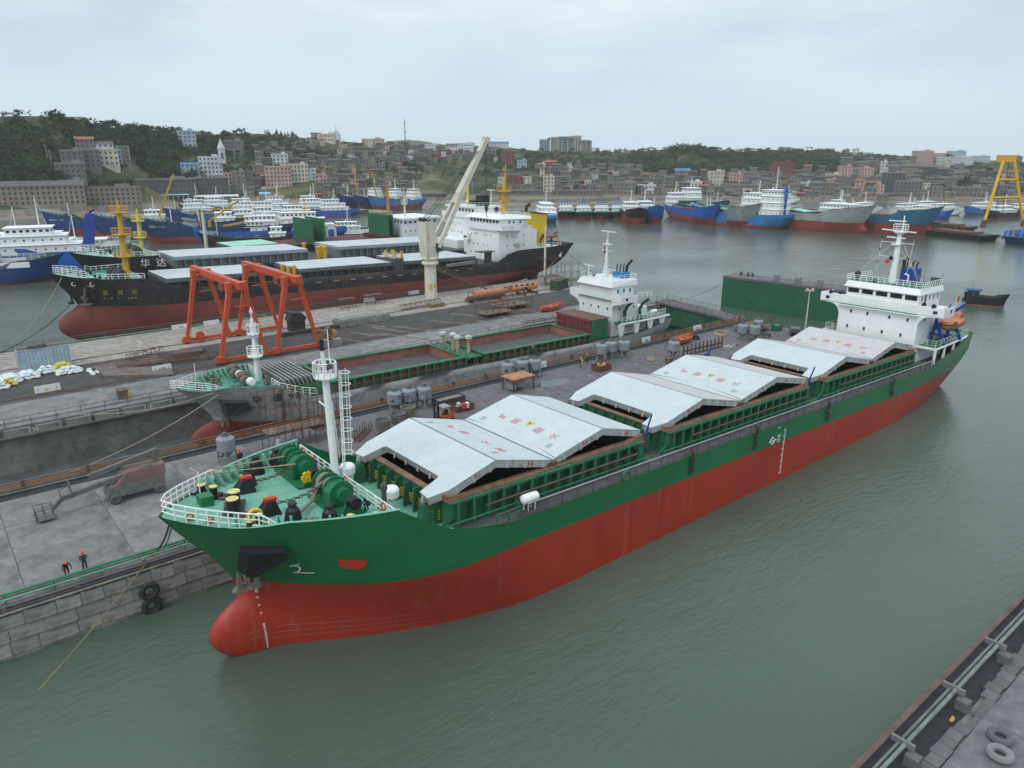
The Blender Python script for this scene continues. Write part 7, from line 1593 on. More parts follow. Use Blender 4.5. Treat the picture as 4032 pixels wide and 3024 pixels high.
# white superstructures packed along the village quay
ws = [(655,858,205,'navy','white trawler with a long house and white lattice mast under the stone terrace'),(720,842,203,'navy','trawler with a navy bow jutting out beneath the blue booth'),(800,868,201,'blue','white-housed trawler with a tall row of windows beside an orange boom'),(850,850,204,'sky','trawler with sky blue hull under the long white canopy'),
      (905,868,202,'blue','white-housed trawler between the canopy boats and the sky blue bow'),(940,838,199,'white','white patrol-like boat with swept mast under the white canopy end'),(985,838,201,'white','white boat with a blue tarpaulin and round radar ball behind the excavator arms'),(1015,888,198,'sky','pale work vessel with a white slanted crane and long accommodation'),
      (1080,835,205,'mist','tall grey and white survey ship with a stepped lattice mast'),(1125,850,203,'rust','white-housed boat with dark hull beside the survey ship'),(1180,855,200,'blue','white-housed boat with bright blue stern nearest the sand spit'),(860,900,199,'teal','low barge carrying yellow excavator arms')]
for i,(px,py,dg,c,lb) in enumerate(ws):
    workboat(lb,px,py,dg,34+4*(i % 3),4+.3*(i % 2),3.0,.5,1.3,c,(-.3-.06*(i % 3),-.82),((2.6,0,0,1),(2.4,.5,2,.9),(2.3,1.2,6,.8)),fm=i % 2 == 0,crane=(13,.6) if i in (2,11,7) else None,mh_=7+3*(i % 3 == 0),mastm=YM if i in (7,11) else None)
workboat('white ship with bright blue bottom stripe whose square house stands beside the upright green covers',1010,945,199,42,5,3.4,.7,1.6,'blue',(-.25,-.85),((3.2,0,0,1),(2.8,.5,4,.9),(2.6,1.5,8,.8)),mastm=YM)
workboat('white tender with a green canopy moored behind the upright covers',1285,925,196,24,3.4,1.8,.4,1.2,'white',(-.2,-.7),((2.2,0,0,1),(2,.6,2,.8)),fm=False)
for i,(px,py,c,lb) in enumerate(((1342,828,'navy','blue cargo bow beached on the sand spit, nearest the yellow boom'),(1405,830,'navy','blue cargo bow with a broad red bottom in the middle of the beached three'),(1462,832,'sky','bright blue cargo bow of the beached three, next to the sandy beach'))):
    workboat(lb,px,py,245-i*6,52,6.0,5.6,3.6,2.4,c,(-.75,-.92),((2.8,0,0,1),(2.6,.4,1,.9),(2.4,.8,2,.8)),crane=(4,18) if i < 2 else None,cat='cargo ship',name='coaster')
# ferries at the left edge
def ferry(lb,px,py,deg,L,B,D,c,houses,fun,grp=None,band=None):
    g = thing('ferry',lb,'ship',mw=boat_matrix(px,py,deg),group=grp);h,top = boat_hull(L,B,D,.6,1.5,c,g)
    for x0,x1,tiers in houses: z = cabin(g,L*x0,L*x1,B*1.9,D+.4,tiers)
    rigging(g,L*(houses[0][0]+houses[0][1])/2,z-1,11,WHITE2)
    if fun: x,y,w_,hh = fun;b = MB();b.hexa([(x-w_,y-1.2,D),(x+w_,y-1.2,D),(x+w_,y+1.2,D),(x-w_,y+1.2,D)],[(x-w_-2.2,y-1.1,D+hh),(x+w_-2.6,y-1.1,D+hh),(x+w_-2.6,y+1.1,D+hh),(x-w_-2.2,y+1.1,D+hh)]);b.build('funnel',BLUE,g);b = MB();b.tube([(x-2.4,y,D+hh),(x-2.6,y,D+hh+.7),(x-4.0,y,D+hh+1.2)],.45,6);b.build('exhaust_pipe',BLACK,g)
    b = MB()
    for s in (-1,1): rail(b,[(-L*.05,s*B*.7,D+2.4),(-L*.2,s*B*.93,D+2.4),(-L*.96,s*B*.85,D+1.4)],1.1,3,.045,2)
    b.build('deck_railing',WHITE2,g)
    if band: b = MB();b.box(-L*.9,B*.96,D+.5,-L*.1,B*1.0,D+2.2);b.box(-L*.9,-B*1.0,D+.5,-L*.1,-B*.96,D+2.2);b.build('white_bulwark',WHITE,g)
    return g
M_ = ferry('blue ferry with white bulwark openings and blue funnel at the left edge of the harbour',225,1100,22,56,6.5,4.6,'navy',((-.34,-.9,((2.8,0,0,1),(2.6,3,2,.9),(2.5,8,4,.8))),),(-16,2.5,1.5,8),band=True)
ferry('bright blue ship with square stern and tall blue funnel behind the blue ferry',20,1075,205,44,6.5,6.0,'blue',((-.02,-.55,((3,0,0,1),(2.8,.5,4,.9),(2.6,2,8,.8))),),(-26,0,1.8,13)) 
ferry('long white ferry with a railed top deck lying behind the blue funnel ship',350,1000,20,50,6,3.0,'white',((-.1,-.85,((3,0,0,1),(2.6,4,3,.9))),),None)
ferry('white launch with red and blue lettering and orange lamps behind the black bows',505,985,20,38,4.5,2.2,'white',((-.2,-.8,((2.6,0,0,1),)),),None)
# small blue coaster between the two black ships
# ---- middle of the harbour: tugs moored side by side with their bows to us
tt = ((3.4,0,0,1),(3.2,.4,1,.85))
workboat('white ferry with a blue stern, first of the vessels moored beside the tugs',2135,862,95,34,5.2,3.2,.4,.8,'sky',(-.1,-.9),((2.6,0,0,1.1),(2.4,1,2,1.05),(2.2,3,5,.8)),cat='ferry',name='ferry')
def tug(lb,px,py,c,roof,dg=268):
    g = workboat(lb,px,py,dg,28,5.2,3.0,2.0,.3,'black',(-.3,-.62),tt,fm=False,cat='tug',name='tug',mastm=mat('tug mast red',(.35,.05,.04),.6),grp='tugs moored side by side')
    b = MB();n = 9
    for k in range(n): a = -1.2+2.4*k/(n-1);b.torus((-3.2+3.4*math.cos(a),4.6*math.sin(a)*.95,3.2),.55,.25,'x',10,5)
    b.build('tyre_fender',BLACK,g);b = MB();b.box(-17.4,-3.8,9.85,-7.9,3.8,10.15);b.build('roof_panel',mat('tug roof '+roof,PAINT[roof],.6),g)
    b = MB();b.box(-8.3,-3.6,3.0,-5.5,3.6,4.6);b.build('green_winch_house',mat('seafoam',(.12,.30,.25),.7),g);return g
tug('blue-roofed tug next to the white ferry with the blue stern',2230,862,'black','teal');tug('tall white tug with a red mast, second of the row from the ferry',2300,864,'black','teal');tug('tall white tug with a red mast, third of the row from the ferry',2373,864,'black','teal');tug('low tug with a blue cabin and a yellow mast beside the black-bowed coaster',2442,864,'black','sky')
workboat('black-bowed coaster with a rounded red bottom at the end of the tug row',2512,884,268,52,6.2,5.2,3.8,1.8,'black',(-.62,-.85),cat='cargo ship',name='coaster')
workboat('blue-bowed coaster beside the black-bowed one',2585,880,272,50,5.8,5.4,3.4,2.2,'blue',(-.6,-.85),cat='cargo ship',name='coaster')
# ---- row of laid-up coasters on the far right
cov = mat('mint hatch cover',())
workboat('rusty blue coaster lying across the channel with a white house at its stern',2812,887,279,70,6.4,6.2,3.6,2.2,'blue',(-.82,-.97),((3,0,0,1),(2.8,.3,.3,.95),(2.5,.6,1,.85)),covers=('open',1),cat='cargo ship',name='coaster',bulb=False)
workboat('coaster with a tall white wheelhouse hidden behind the rusty blue one',2850,865,280,66,6.4,7.0,3,2,'teal',(-.7,-.9),((3.4,0,0,1),(3.2,.3,.3,.98),(2.9,.6,1,.9)),covers=(GREEN,3),cat='cargo ship',name='coaster')
workboat('grey coaster with a flared bow and pale red waterline',2968,898,290,74,6.6,6.8,3.4,3.0,'grey',(-.84,-.97),covers=(mat('seafoam',()),3),cat='cargo ship',name='coaster',tiers=((2,0,0,1),(1.8,1,1,.8)),wm=mat('teal cabin',(.04,.12,.10),.7))
workboat('blue coaster showing its square stern and white house',(109,449),0,130,62,6.8,6.4,1.6,2.0,'sky',(-.74,-.94),((3.8,0,0,1),(3.4,.2,.2,.95),(3.2,.3,.4,.9),(3,.5,.8,.85)),funnel='blue',cat='cargo ship',name='coaster',mh_=12)
workboat('grey-green coaster with mint hatch covers and a diamond on its bow',3404,920,310,88,6.8,8.0,5.2,3.0,'mist',(-.62,-.8),((3.4,0,0,1),(3.2,.3,.3,.95),(2.8,.6,1,.85)),covers=(cov,4),cat='cargo ship',name='coaster',bulb=True,funnel='black')
workboat('black barge-like coaster with white awnings between two larger bows',3560,908,318,40,5,3.2,.6,1.2,'black',(-.2,-.8),((2.4,0,0,1),),cat='cargo ship',name='coaster',fm=False)
workboat('blue coaster with a deep red bulbous bow, nearest the yellow A-frame barge',3668,927,312,76,6.8,7.8,5.0,3.0,'teal',(-.5,-.75),((2.8,0,0,1),(2.4,.3,.3,.95)),covers=('open',1),cat='cargo ship',name='coaster',bulb=True,nm='中海')
for i,(px,py,dg,c,lb) in enumerate(((3330,845,205,'white','white fishing boat with an awning behind the mint-covered coaster'),(3500,848,200,'white','white fishing boat with a tall wheelhouse behind the blue coaster'),(3570,838,198,'sky','fishing boat with a blue cabin behind the white awnings'),(3640,850,200,'white','long white house boat with yellow derricks behind the blue coaster'),
      (3740,862,330,'blue','blue-hulled fishing boat with a white house beside the bulbous bow'),(3800,845,200,'sky','white boat with a blue painted wheelhouse behind the blue-hulled fishing boat'),(3880,862,205,'black','black-hulled white-housed boat behind the barge'),(3960,850,200,'black','white passenger boat with a row of windows behind the yellow A-frame'),(3050,800,190,'white','small white boat by the far shore behind the grey coaster'),(3250,830,195,'white','white boat with a blue window band behind the mint covers'),(2650,800,180,'blue','small blue boat at the far shore beyond the blue-bowed coaster'))):
    workboat(lb,px,py,dg,30 if i < 8 else 20,4,2.6,.5,1.2,c,(-.25,-.85),((2.5,0,0,1),(2.2,.6,4,.85)) if i != 5 else None,fm=i % 2 == 0,mastm=YM if i == 3 else None)
# working barges and the floating cranes at the right edge
def barge(lb,px,py,deg,L,B,D,c,name='barge'):
    g = thing(name,lb,'barge',mw=boat_matrix(px,py,deg));b = MB();b.hexa([(-L,-B*.9,-1),(-2,-B*.75,-1),(-2,B*.75,-1),(-L,B*.9,-1)],[(-L-1,-B,D),(0,-B*.8,D+.3),(0,B*.8,D+.3),(-L-1,B,D)]);b.build('barge_hull',pm(c),g)
    b = MB();b.box(-L*.8,-B*.65,D,-L*.2,B*.65,D+1.0);b.build('cargo_hold',RUST,g)
    b = MB();n = 8
    for k in range(n):
        for s in (-1,1): b.torus((-L*k/n-1,s*B*.95,D-.4),.6,.25,'y',10,5)
    b.build('tyre_fender',BLACK,g);block(g,'deckhouse',-L-.5,-B*.6,D,-L*.84,B*.6,D+3.4,mat('grimy dark house',(.08,.085,.08),.8,var=.3));b = MB();b.box(-L-1,-B*.7,D+3.4,-L*.82,B*.7,D+3.6);b.build('house_roof',DKGREY,g);return g
barge('low rusty hopper barge lying by the yellow A-frame',3830,912,300,30,5,2.2,'rust')
g = barge('rust-streaked pontoon barge carrying the foot of the yellow A-frame',3900,950,290,38,6.5,2.4,'black','crane_barge')
YA = mat('A-frame yellow',(.62,.36,.02),.5,var=.1);k0 = at(3880,905,3);D_ = (k0.length)
Ax = MB();pA,pB = at(3872,885,3),at(4030,880,3);tp = 0.5*(pA+pB)+Vector((0,8,0));zt_ = CAM_H+(605-640)/FPX*tp.length+0
afr = thing('a_frame_crane','tall yellow A-frame floating crane rising at the right edge of the harbour','floating crane');fw = (pB-pA).length;zA = CAM_H+(605-630)/FPX*tp.y*.99
for s,p in ((-1,pA),(1,pB)):
    b = MB();q = tp.lerp(p,.26);q.z = zA;b.tube([p,q],.78,10);b.build('frame_leg',YA,afr);b = MB();b.cyl((p.x,p.y,1.5),(p.x,p.y,5.5),1.5,1.1,8);b.build('leg_foot',RUST,afr)
b = MB()
for t in (.42,.70): 
    l,r = pA.lerp(Vector((*tp.lerp(pA,.26).xy,zA)),t),pB.lerp(Vector((*tp.lerp(pB,.26).xy,zA)),t);b.tube([l,r],.62,8)
b.build('cross_beam',YA,afr);b = MB();l,r = tp.lerp(pA,.30),tp.lerp(pB,.30);b.box(l.x-.8,tp.y-1.2,zA-.8,r.x+.8,tp.y+1.2,zA+2.8);b.build('frame_head',YA,afr)
b = MB()
for x in (-2,1.5): b.tube([(tp.x+x,tp.y,zA),(tp.x+x+2,tp.y,8)],.15,4)
b.tube([(r.x,tp.y,zA+2),(r.x+30,tp.y+10,zA-18)],.2,4);b.build('hoist_rope',BLACK,afr)
g = barge('blue-decked floating crane at the edge of the picture beside the pontoon barge',4000,965,200,-40 if False else 34,8,3.0,'dkblue','crane_barge')
BC = mat('crane blue',(.012,.14,.52),.5,var=.12);b = MB();b.tube([(-6,3,3),(-13,3,17)],.9,8);b.tube([(-6,-3,3),(-13,-3,17)],.9,8);b.build('blue_a_frame',BC,g);b = MB();b.tube([(-13,-4,17),(-13,4,17)],.9,8);b.tube([(-13,0,17),(-34,0,16)],1.1,8);b.build('blue_boom',BC,g)
b = MB();rail(b,[(0,-6,3.2),(-34,-8,3),],2.4,3,.25,4);rail(b,[(0,6,3.2),(-34,8,3)],2.4,3,.25,4);b.build('blue_railing',BC,g);block(g,'control_house',-28,-5,3,-17,5,8,mat('pale blue house',(.2,.32,.4),.7))
# the little black boat under way near the carrier stern
g = thing('sampan','small dark work boat with a blue cabin passing the stern of the carrier','boat',mw=boat_matrix(3955,1207,-30));h,top = boat_hull(9.6,1.6,1.4,.2,.5,'black',g)
z = cabin(g,-6.2,-9.0,2.4,1.4,((2.4,0,0,1),),mat('cabin blue',(.02,.075,.16),.6,dirt=.3));b = MB();b.tube([(-8,0,z),(-8,0,z+1.8)],.05,5);b.build('whip_mast',BLUE,g)
b = MB()
for k in range(7):
    for s in (-1,1): b.torus((-1.2-1.4*k,s*(h.half(-1.2-1.4*k,1)+.1),.9),.3,.14,'y',9,5)
b.build('tyre_fender',BLACK,g);b = MB();b.cbox((-4.5,0,1.4),(1.6,1.4,.7));b.cbox((-2.5,.3,1.3),(.9,.8,.5));b.build('deck_gear',mat('deck gear',()),g)
for i,(px,py,lb) in enumerate(((1450,838,'tiny orange dinghy off the beached blue bows'),(1200,872,'small dark dinghy at the tip of the sand spit'))):
    g = thing('dinghy',lb,'boat',mw=boat_matrix(px,py,10));boat_hull(8,1.4,.8,.15,.3,'rust' if i == 0 else 'teal',g);block(g,'cuddy',-6,-.7,.8,-4,.7,1.8,pm('rust'))
# ------------------------------------------------------------------ the far shore: land, town and trees
def az_of(px): d = ray(px,700);return math.atan2(d.x,d.y)
SHORE = [(-900,905),(0,868),(300,850),(520,832),(700,815),(1000,808),(1230,822),(1320,815),(1480,806),(1600,800),(1800,803),(2050,812),(2300,806),(2420,800),(2700,798),(3000,796),(3400,794),(3700,800),(4032,812),(5000,825)]
SKYL = [(-900,500),(0,470),(100,462),(250,460),(420,452),(560,460),(750,470),(870,476),(990,494),(1150,500)]
SK = [(-900,470),(0,464),(100,460),(180,459),(237,462),(275,476),(317,494),(365,492),(480,500),(555,506),(633,516),(700,523),(850,530),(950,526),(1043,526),(1122,538),(1185,544),(1280,546),(1345,556),(1420,562),(1511,566),(1600,570),(1706,566),(1779,574),(1890,576),(2000,580),(2117,594),(2189,598),(2370,592),(2479,599),(2569,591),(2640,584),(2712,573),(2770,582),(2803,590),(2888,597),(3007,592),(3108,593),(3244,590),(3290,603),(3382,609),(3484,612),(3586,622),(3722,628),(3892,634),(4032,640),(5000,650)]
RIDGE = [(-900,640),(0,640),(500,690),(900,800),(1300,900),(1700,1000),(2050,1080),(2400,1100),(2712,1000),(3100,1150),(3400,1350),(4032,1500),(5000,1500)]
TAB = []
for px in range(-900,5001,20):
    p = at(px,interp(SHORE,px),0);r0 = math.hypot(p.x,p.y);r1 = interp(RIDGE,px);d = ray(px,interp(SK,px));k = d.z/math.hypot(d.x,d.y)
    TAB.append((az_of(px),r0,r1,CAM_H+k*r1))
TAZ = np.array([t[0] for t in TAB]);T0 = np.array([t[1] for t in TAB]);T1 = np.array([t[2] for t in TAB]);TH = np.array([t[3] for t in TAB])
from mathutils import noise as mnoise
def ground(x,y):
    a = math.atan2(x,y);r = math.hypot(x,y);r0 = float(np.interp(a,TAZ,T0));r1 = float(np.interp(a,TAZ,T1));hh = float(np.interp(a,TAZ,TH))
    if r < r0: return -2.5
    t = (r-r0)/(r1-r0);base = 3.2*min(1,(r-r0)/9)
    n = mnoise.fractal(Vector((x*.011,y*.011,3.1)),1.,2.,4)
    if t < 1:
        s = max(0,(t-.07)/.93);z = base+(hh-3.2)*(s**1.12*.55+.45*s*s*(3-2*s));z += n*7*math.sin(PI*min(1,s))*(.4+.6*s)
        return min(z,CAM_H+(hh-CAM_H)*r/r1*1.0+(0 if hh > CAM_H else 0)) if t > .9 else z
    return hh-(r-r1)*.045+n*2
def land_hit(px,py):
    """first point of the land seen in the direction of a photo pixel"""
    d = ray(px,py);hd = math.hypot(d.x,d.y);d = d/hd;r = 330.
    while r < 1700:
        p = d*r;z = CAM_H+p.z
        if ground(p.x,p.y) >= z: return Vector((p.x,p.y,ground(p.x,p.y)))
        r += 3
    return land_hit(px,py+3)
def land_mat():
    m = bpy.data.materials.new('hillside');m.use_nodes = True;t = m.node_tree;N = t.nodes;L = t.links;p = N['Principled BSDF'];p.inputs['Roughness'].default_value = .95;p.inputs['Specular IOR Level'].default_value = .1
    co = N.new('ShaderNodeTexCoord').outputs['Object']
    def noise(s,d=6,rg=.62): n = N.new('ShaderNodeTexNoise');n.inputs['Scale'].default_value = s;n.inputs['Detail'].default_value = d;n.inputs['Roughness'].default_value = rg;L.new(co,n.inputs[0]);return n.outputs[0]
    c1 = N.new('ShaderNodeValToRGB');e = c1.color_ramp.elements;e[0].position = .36;e[0].color = (.030,.045,.024,1);e[1].position = .70;e[1].color = (.16,.13,.075,1)
    for q,c in ((.48,(.052,.068,.032,1)),(.58,(.095,.098,.050,1))): k = e.new(q);k.color = c
    L.new(noise(.025,8),c1.inputs[0]);c2 = N.new('ShaderNodeMapRange');c2.inputs[1].default_value = .60;c2.inputs[2].default_value = .68;L.new(noise(.018,5),c2.inputs[0])
    mx = N.new('ShaderNodeMix');mx.data_type = 'RGBA';mx.inputs[7].default_value = (.20,.165,.125,1);L.new(c2.outputs[0],mx.inputs[0]);L.new(c1.outputs[0],mx.inputs[6])
    geo = N.new('ShaderNodeNewGeometry');sp = N.new('ShaderNodeSeparateXYZ');L.new(geo.outputs['Position'],sp.inputs[0]);lo = N.new('ShaderNodeMapRange');lo.inputs[1].default_value = 3.0;lo.inputs[2].default_value = 5.5;L.new(sp.outputs[2],lo.inputs[0])
    m3 = N.new('ShaderNodeMix');m3.data_type = 'RGBA';m3.inputs[6].default_value = (.235,.20,.165,1);L.new(lo.outputs[0],m3.inputs[0]);L.new(mx.outputs[2],m3.inputs[7]);L.new(m3.outputs[2],p.inputs['Base Color']);return m
def build_land():
    azs = np.linspace(az_of(-900),az_of(5000),300);rows = [];b = MB()
    ts = list(np.linspace(-.03,.06,8))+list(np.linspace(.09,1.0,44))+[1.04,1.12,1.3,1.6]
    for a in azs:
        r0 = float(np.interp(a,TAZ,T0));r1 = float(np.interp(a,TAZ,T1))
        for t in ts: r = r0+(r1-r0)*t;x,y = r*math.sin(a),r*math.cos(a);b.v.append((x,y,ground(x,y) if t > 0 else -2.5))
    n = len(ts)
    for i in range(len(azs)-1):
        for j in range(n-1): k = i*n+j;b.f.append((k,k+1,k+n+1,k+n)[::-1]);b.m.append(0)
    o = b.build('terrain',land_mat(),smooth=True);o['kind'] = 'structure'
build_land()
# far low hill with the radio mast, and far-off plain
b = MB();pc = ray(1605,560);pc = pc/math.hypot(pc.x,pc.y)*2300;n = 20;rows = []
prof = [(330,0),(270,18),(190,38),(110,56),(40,67),(3,70)]
o = MB();o.lathe([(r_,z) for r_,z in prof],(pc.x,pc.y,8),24);o = o.build('hills',mat('far hill',(.05,.07,.045),.95,var=.3,scale=.02),smooth=True);o['kind'] = 'structure'
pm_ = ray(1596,560);pm_ = pm_/math.hypot(pm_.x,pm_.y)*1350;g = thing('radio_mast','tall thin radio mast standing on the distant hill','radio mast',(pm_.x,pm_.y,46));b = MB();b.cyl((0,0,0),(0,0,50),1.1,.5,6);b.build('mast_pole',mat('mast grey',(.2,.2,.21),.7),g)
for z in (28,43): b = MB();b.lathe([(.8,-1),(2.0,0),(2.0,.6),(.6,.8)],(0,0,z),8);b.build('aerial_ring',mat('mast grey',()),g)
# sea wall, revetment, beach and road edge along the village
def along(x0,x1,dy,n=24): return [at(px,interp(SHORE,px)-dy,0) for px in np.linspace(x0,x1,n)]
def wall_strip(name,lb,cat,x0,x1,back,h0,h1,th,m):
    P = []
    for px in np.linspace(x0,x1,18): p = at(px,interp(SHORE,px),0);u = p.normalized();q = p+u*back;P.append(q)
    b = MB()
    for p,q in zip(P,P[1:]): e = p.normalized()*th;f = q.normalized()*th;z = Vector((0,0,1));b.hexa([p+z*h0,q+z*h0,q+f+z*h0,p+e+z*h0],[p+z*h1+e*.2,q+z*h1+f*.2,q+f+z*h1,p+e+z*h1])
    o = b.build(name,m);tag(o,lb,cat);return o
wall_strip('sea_wall','long pale stone sea wall below the terraced village on the far shore','sea wall',1640,2440,6,0,4.6,3,mat('pale sea wall',(.24,.215,.19),.9,var=.25,scale=.15,dirt=.4));wall_strip('revetment','sloping pale stone revetment below the long warehouse','revetment',-700,560,2,0,5.2,14,mat('revetment stone',(.27,.25,.225),.9,var=.25,scale=.3,dirt=.5))
wall_strip('green_fence','dark green hoarding along the road above the stone revetment','fence',150,395,26,4.5,7.6,.3,mat('hoarding green',(.015,.09,.05),.7,var=.2));wall_strip('sea_wall','low concrete sea wall behind the laid-up coasters','sea wall',2500,4200,4,0,4.2,2.5,mat('pale sea wall',()))
rn = random.Random(8)
def mound(name,lb,px,py,rx,ry,hgt,m,seed=0):
    rr = random.Random(seed);b = MB();p = at(px,py,0);rows = [(1.0,-.4),(.85,.25),(.6,.6),(.3,.9),(.03,1.0)];n = 18;vs = []
    for r_,z in rows:
        for k in range(n): a = 2*PI*k/n;q = r_*(1+.22*math.sin(3*a+seed)+.1*rr.uniform(-1,1));vs.append((rx*q*math.cos(a),ry*q*math.sin(a),hgt*z*(1+.15*rr.uniform(-1,1))))
    b.add(vs,[(i*n+k,i*n+(k+1) % n,(i+1)*n+(k+1) % n,(i+1)*n+k) for i in range(len(rows)-1) for k in range(n)]+[tuple(range((len(rows)-1)*n,len(rows)*n))]);o = b.build(name,m,None,True,loc=p);o['kind'] = 'structure';return o
SAND = mat('sandy spit',(.30,.245,.195),.95,var=.3,scale=.3,dirt=.4);mound('beach','',1330,832,34,12,2.2,SAND,2);mound('beach','',1560,806,30,10,1.6,SAND,3);mound('beach','',1200,842,16,8,2,mat('rocks',(.16,.13,.11),.95,var=.4,scale=1),5);mound('sand_heap','',330,872,22,10,5.5,mat('brown heap',(.19,.15,.11),.95,var=.3,scale=.4),4);mound('sand_heap','',470,860,20,9,4.5,mat('brown heap',()),7)
# ---- buildings
WALLS = {'grey': (.165,.155,.15),'dark': (.105,.10,.10),'stone': (.21,.195,.18),'tan': (.26,.22,.18),'white': (.56,.58,.61),'pink': (.48,.33,.31),'cream': (.55,.50,.42),'blue': (.36,.46,.53),'red': (.21,.075,.07),'mint': (.22,.38,.40),'brick': (.30,.13,.08)}
def wmat(c): return mat('house '+c,WALLS[c],.9,var=.22,scale=.12,streak=.5,rcol=(.08,.075,.07),dirt=.3,dcol=tuple(k*.6 for k in WALLS[c]))
ROOFT = mat('grey tile roof',(.125,.115,.11),.95,var=.25,scale=.5,dirt=.4);ROOFF = mat('flat concrete roof',(.25,.245,.24),.9,var=.2,scale=.3,dirt=.4);ROOFB = mat('blue sheet roof',(.06,.19,.36),.6,var=.12);ROOFR = mat('red tile roof',(.30,.11,.08),.9,var=.2)
WDK = mat('house window',(.035,.042,.05),.3,var=.3)
HC = {}
def house(px,py,wpx,hpx,c='grey',roof='flat',lb=None,cat='house',rot=None,dep=.8,st=None,grp=None,wins=True,name=None,single=False):
    """house whose wall foot is seen at the pixel; size given in photo pixels and turned into metres there"""
    p = land_hit(px,py);r = math.hypot(p.x,p.y);s = r/math.cos(math.atan2(p.x,p.y))/FPX*1.04;W_ = max(3.5,wpx*s*.86);H_ = max(2.6,hpx*s*.92);D_ = max(4.,W_*dep*.8)
    fa = math.atan2(-p.x,p.y)*.8+(rot if rot is not None else random.uniform(-.3,.3));g = thing(name or (c+'_house' if cat == 'house' else cat.replace(' ','_')),lb or '',cat,(p.x,p.y,p.z-.2),fa,grp);m = wmat(c)
    key = (round(W_),round(H_),round(D_),c,roof,wins,single)
    W_,H_,D_ = round(W_),max(3,round(H_)),round(D_)
    if key in HC and not single:
        for nm,me,kd in HC[key]: put(nm,me,g,kind=kd)
        return g
    P = [];st = st or max(1,round(H_/3.2));b = MB();b.box(-W_/2,-D_/2,-5,W_/2,D_/2,H_);P.append(('wall',b.mesh('wall',m),None));b = MB()
    if roof == 'flat': b.box(-W_/2-.2,-D_/2-.2,H_,W_/2+.2,D_/2+.2,H_+.15);t = .25;b.box(-W_/2-.2,-D_/2-.2,H_+.15,W_/2+.2,-D_/2,H_+.8);b.box(-W_/2-.2,D_/2,H_+.15,W_/2+.2,D_/2+.2,H_+.8);b.box(-W_/2-.2,-D_/2,H_+.15,-W_/2,D_/2,H_+.8);b.box(W_/2,-D_/2,H_+.15,W_/2+.2,D_/2,H_+.8);rm = ROOFF if c in ('grey','dark','stone') else m
    else: b.gable(-W_/2,-D_/2,W_/2,D_/2,H_,D_*.24,.5);rm = {'gable': ROOFT,'blue': ROOFB,'red': ROOFR}[roof]
    if roof == 'flat' and W_ > 8: b.box(W_*.1,-D_*.1,H_,W_*.35,D_*.3,H_+2.4)
    P.append(('roof',b.mesh('roof',rm),None))
    if wins:
        nx = max(1,int(W_/3.0));hs = H_/st
        if single:
            q = MB();q.box(-.62,-.12,-.75,.62,.05,.75,1);q.box(-.72,-.14,-.85,.72,-.02,-.75,0);q.box(-.72,-.14,.75,.72,-.02,.85,0);me = q.mesh('window',[m,WDK])
            for i in range(nx):
                for k in range(st): put('window',me,g,(-W_/2+W_*(i+.5)/nx,-D_/2,hs*(k+.55)))
        else:
            b = MB();ny = max(1,int(D_/3.5))
            for k in range(st):
                z = hs*(k+.55);hh = min(.75,hs*.3)
                for i in range(nx):
                    x = -W_/2+W_*(i+.5)/nx;b.box(x-.55,-D_/2-.06,z-hh,x+.55,-D_/2+.1,z+hh)
                for i in range(ny):
                    y = -D_/2+D_*(i+.5)/ny
                    for sg in (-1,1): b.box(sg*W_/2-.08,y-.5,z-hh,sg*W_/2+.08,y+.5,z+hh)
            P.append(('window_row',b.mesh('window_row',WDK),'stuff'))
    for nm,me,kd in P: put(nm,me,g,kind=kd)
    if not single: HC[key] = P
    return g
LM = []   # landmarks for the labels of their neighbours
def mark(px,py,w_,h_,c,roof,lb,short,cat='house',**k): LM.append((px,py,short));return house(px,py,w_,h_,c,roof,lb,cat,single=k.pop('single',True),**k)
mark(150,808,260,55,'tan','gable','long tan warehouse with a big grey tiled roof above the stone revetment','long tan warehouse','warehouse',rot=.05,dep=.3,name='warehouse');mark(300,805,60,62,'stone','flat','stone annex adjoining the end of the long tan warehouse','warehouse annex',rot=.05)
mark(440,810,180,55,'tan','flat','plain tan three-storey block beside the warehouse annex','plain tan block','building',rot=.1,dep=.3,name='apartment_block');mark(655,765,190,45,'dark','flat','dark arcaded terrace with rows of balconies above the trawlers','arcaded terrace','building',rot=.2,dep=.25,name='terrace_block')
mark(830,775,130,62,'dark','flat','dark balconied block beside the arcaded terrace','balconied block','building',rot=.2,dep=.4,name='apartment_block');mark(905,758,28,62,'pink','flat','narrow mauve pink tower house between two dark blocks','mauve pink tower house',rot=.1,name='tower_house');mark(945,760,52,72,'stone','flat','grey four-storey house with many windows beside the mauve pink tower','grey four-storey house',rot=.1)
mark(755,700,60,42,'blue','blue','white church hall with a blue roof left of the church','church hall','church hall',dep=.5,name='church_hall');ch_ = mark(835,708,78,68,'white','flat','white church with three rows of arched windows and a corner steeple','white church','church',rot=.15,dep=.6,name='church')
p_ = ch_.location;b = MB();b.box(7,-8,12,12,-3,24);b.build('steeple',wmat('white'),ch_);b = MB();b.lathe([(3.4,0),(3.0,.5),(1.4,4.5),(.1,8)],(9.5,-5.5,24),8);b.build('spire',wmat('white'),ch_);b = MB();b.box(8.6,-8.1,15.5,10.4,-7.9,20.5);b.build('belfry_window',mat('church blue glass',(.03,.06,.2),.3),ch_);b = MB();b.box(9.4,-5.6,32,9.6,-5.4,34.5);b.box(8.7,-5.6,33.4,10.3,-5.4,33.6);b.build('cross',RED,ch_)
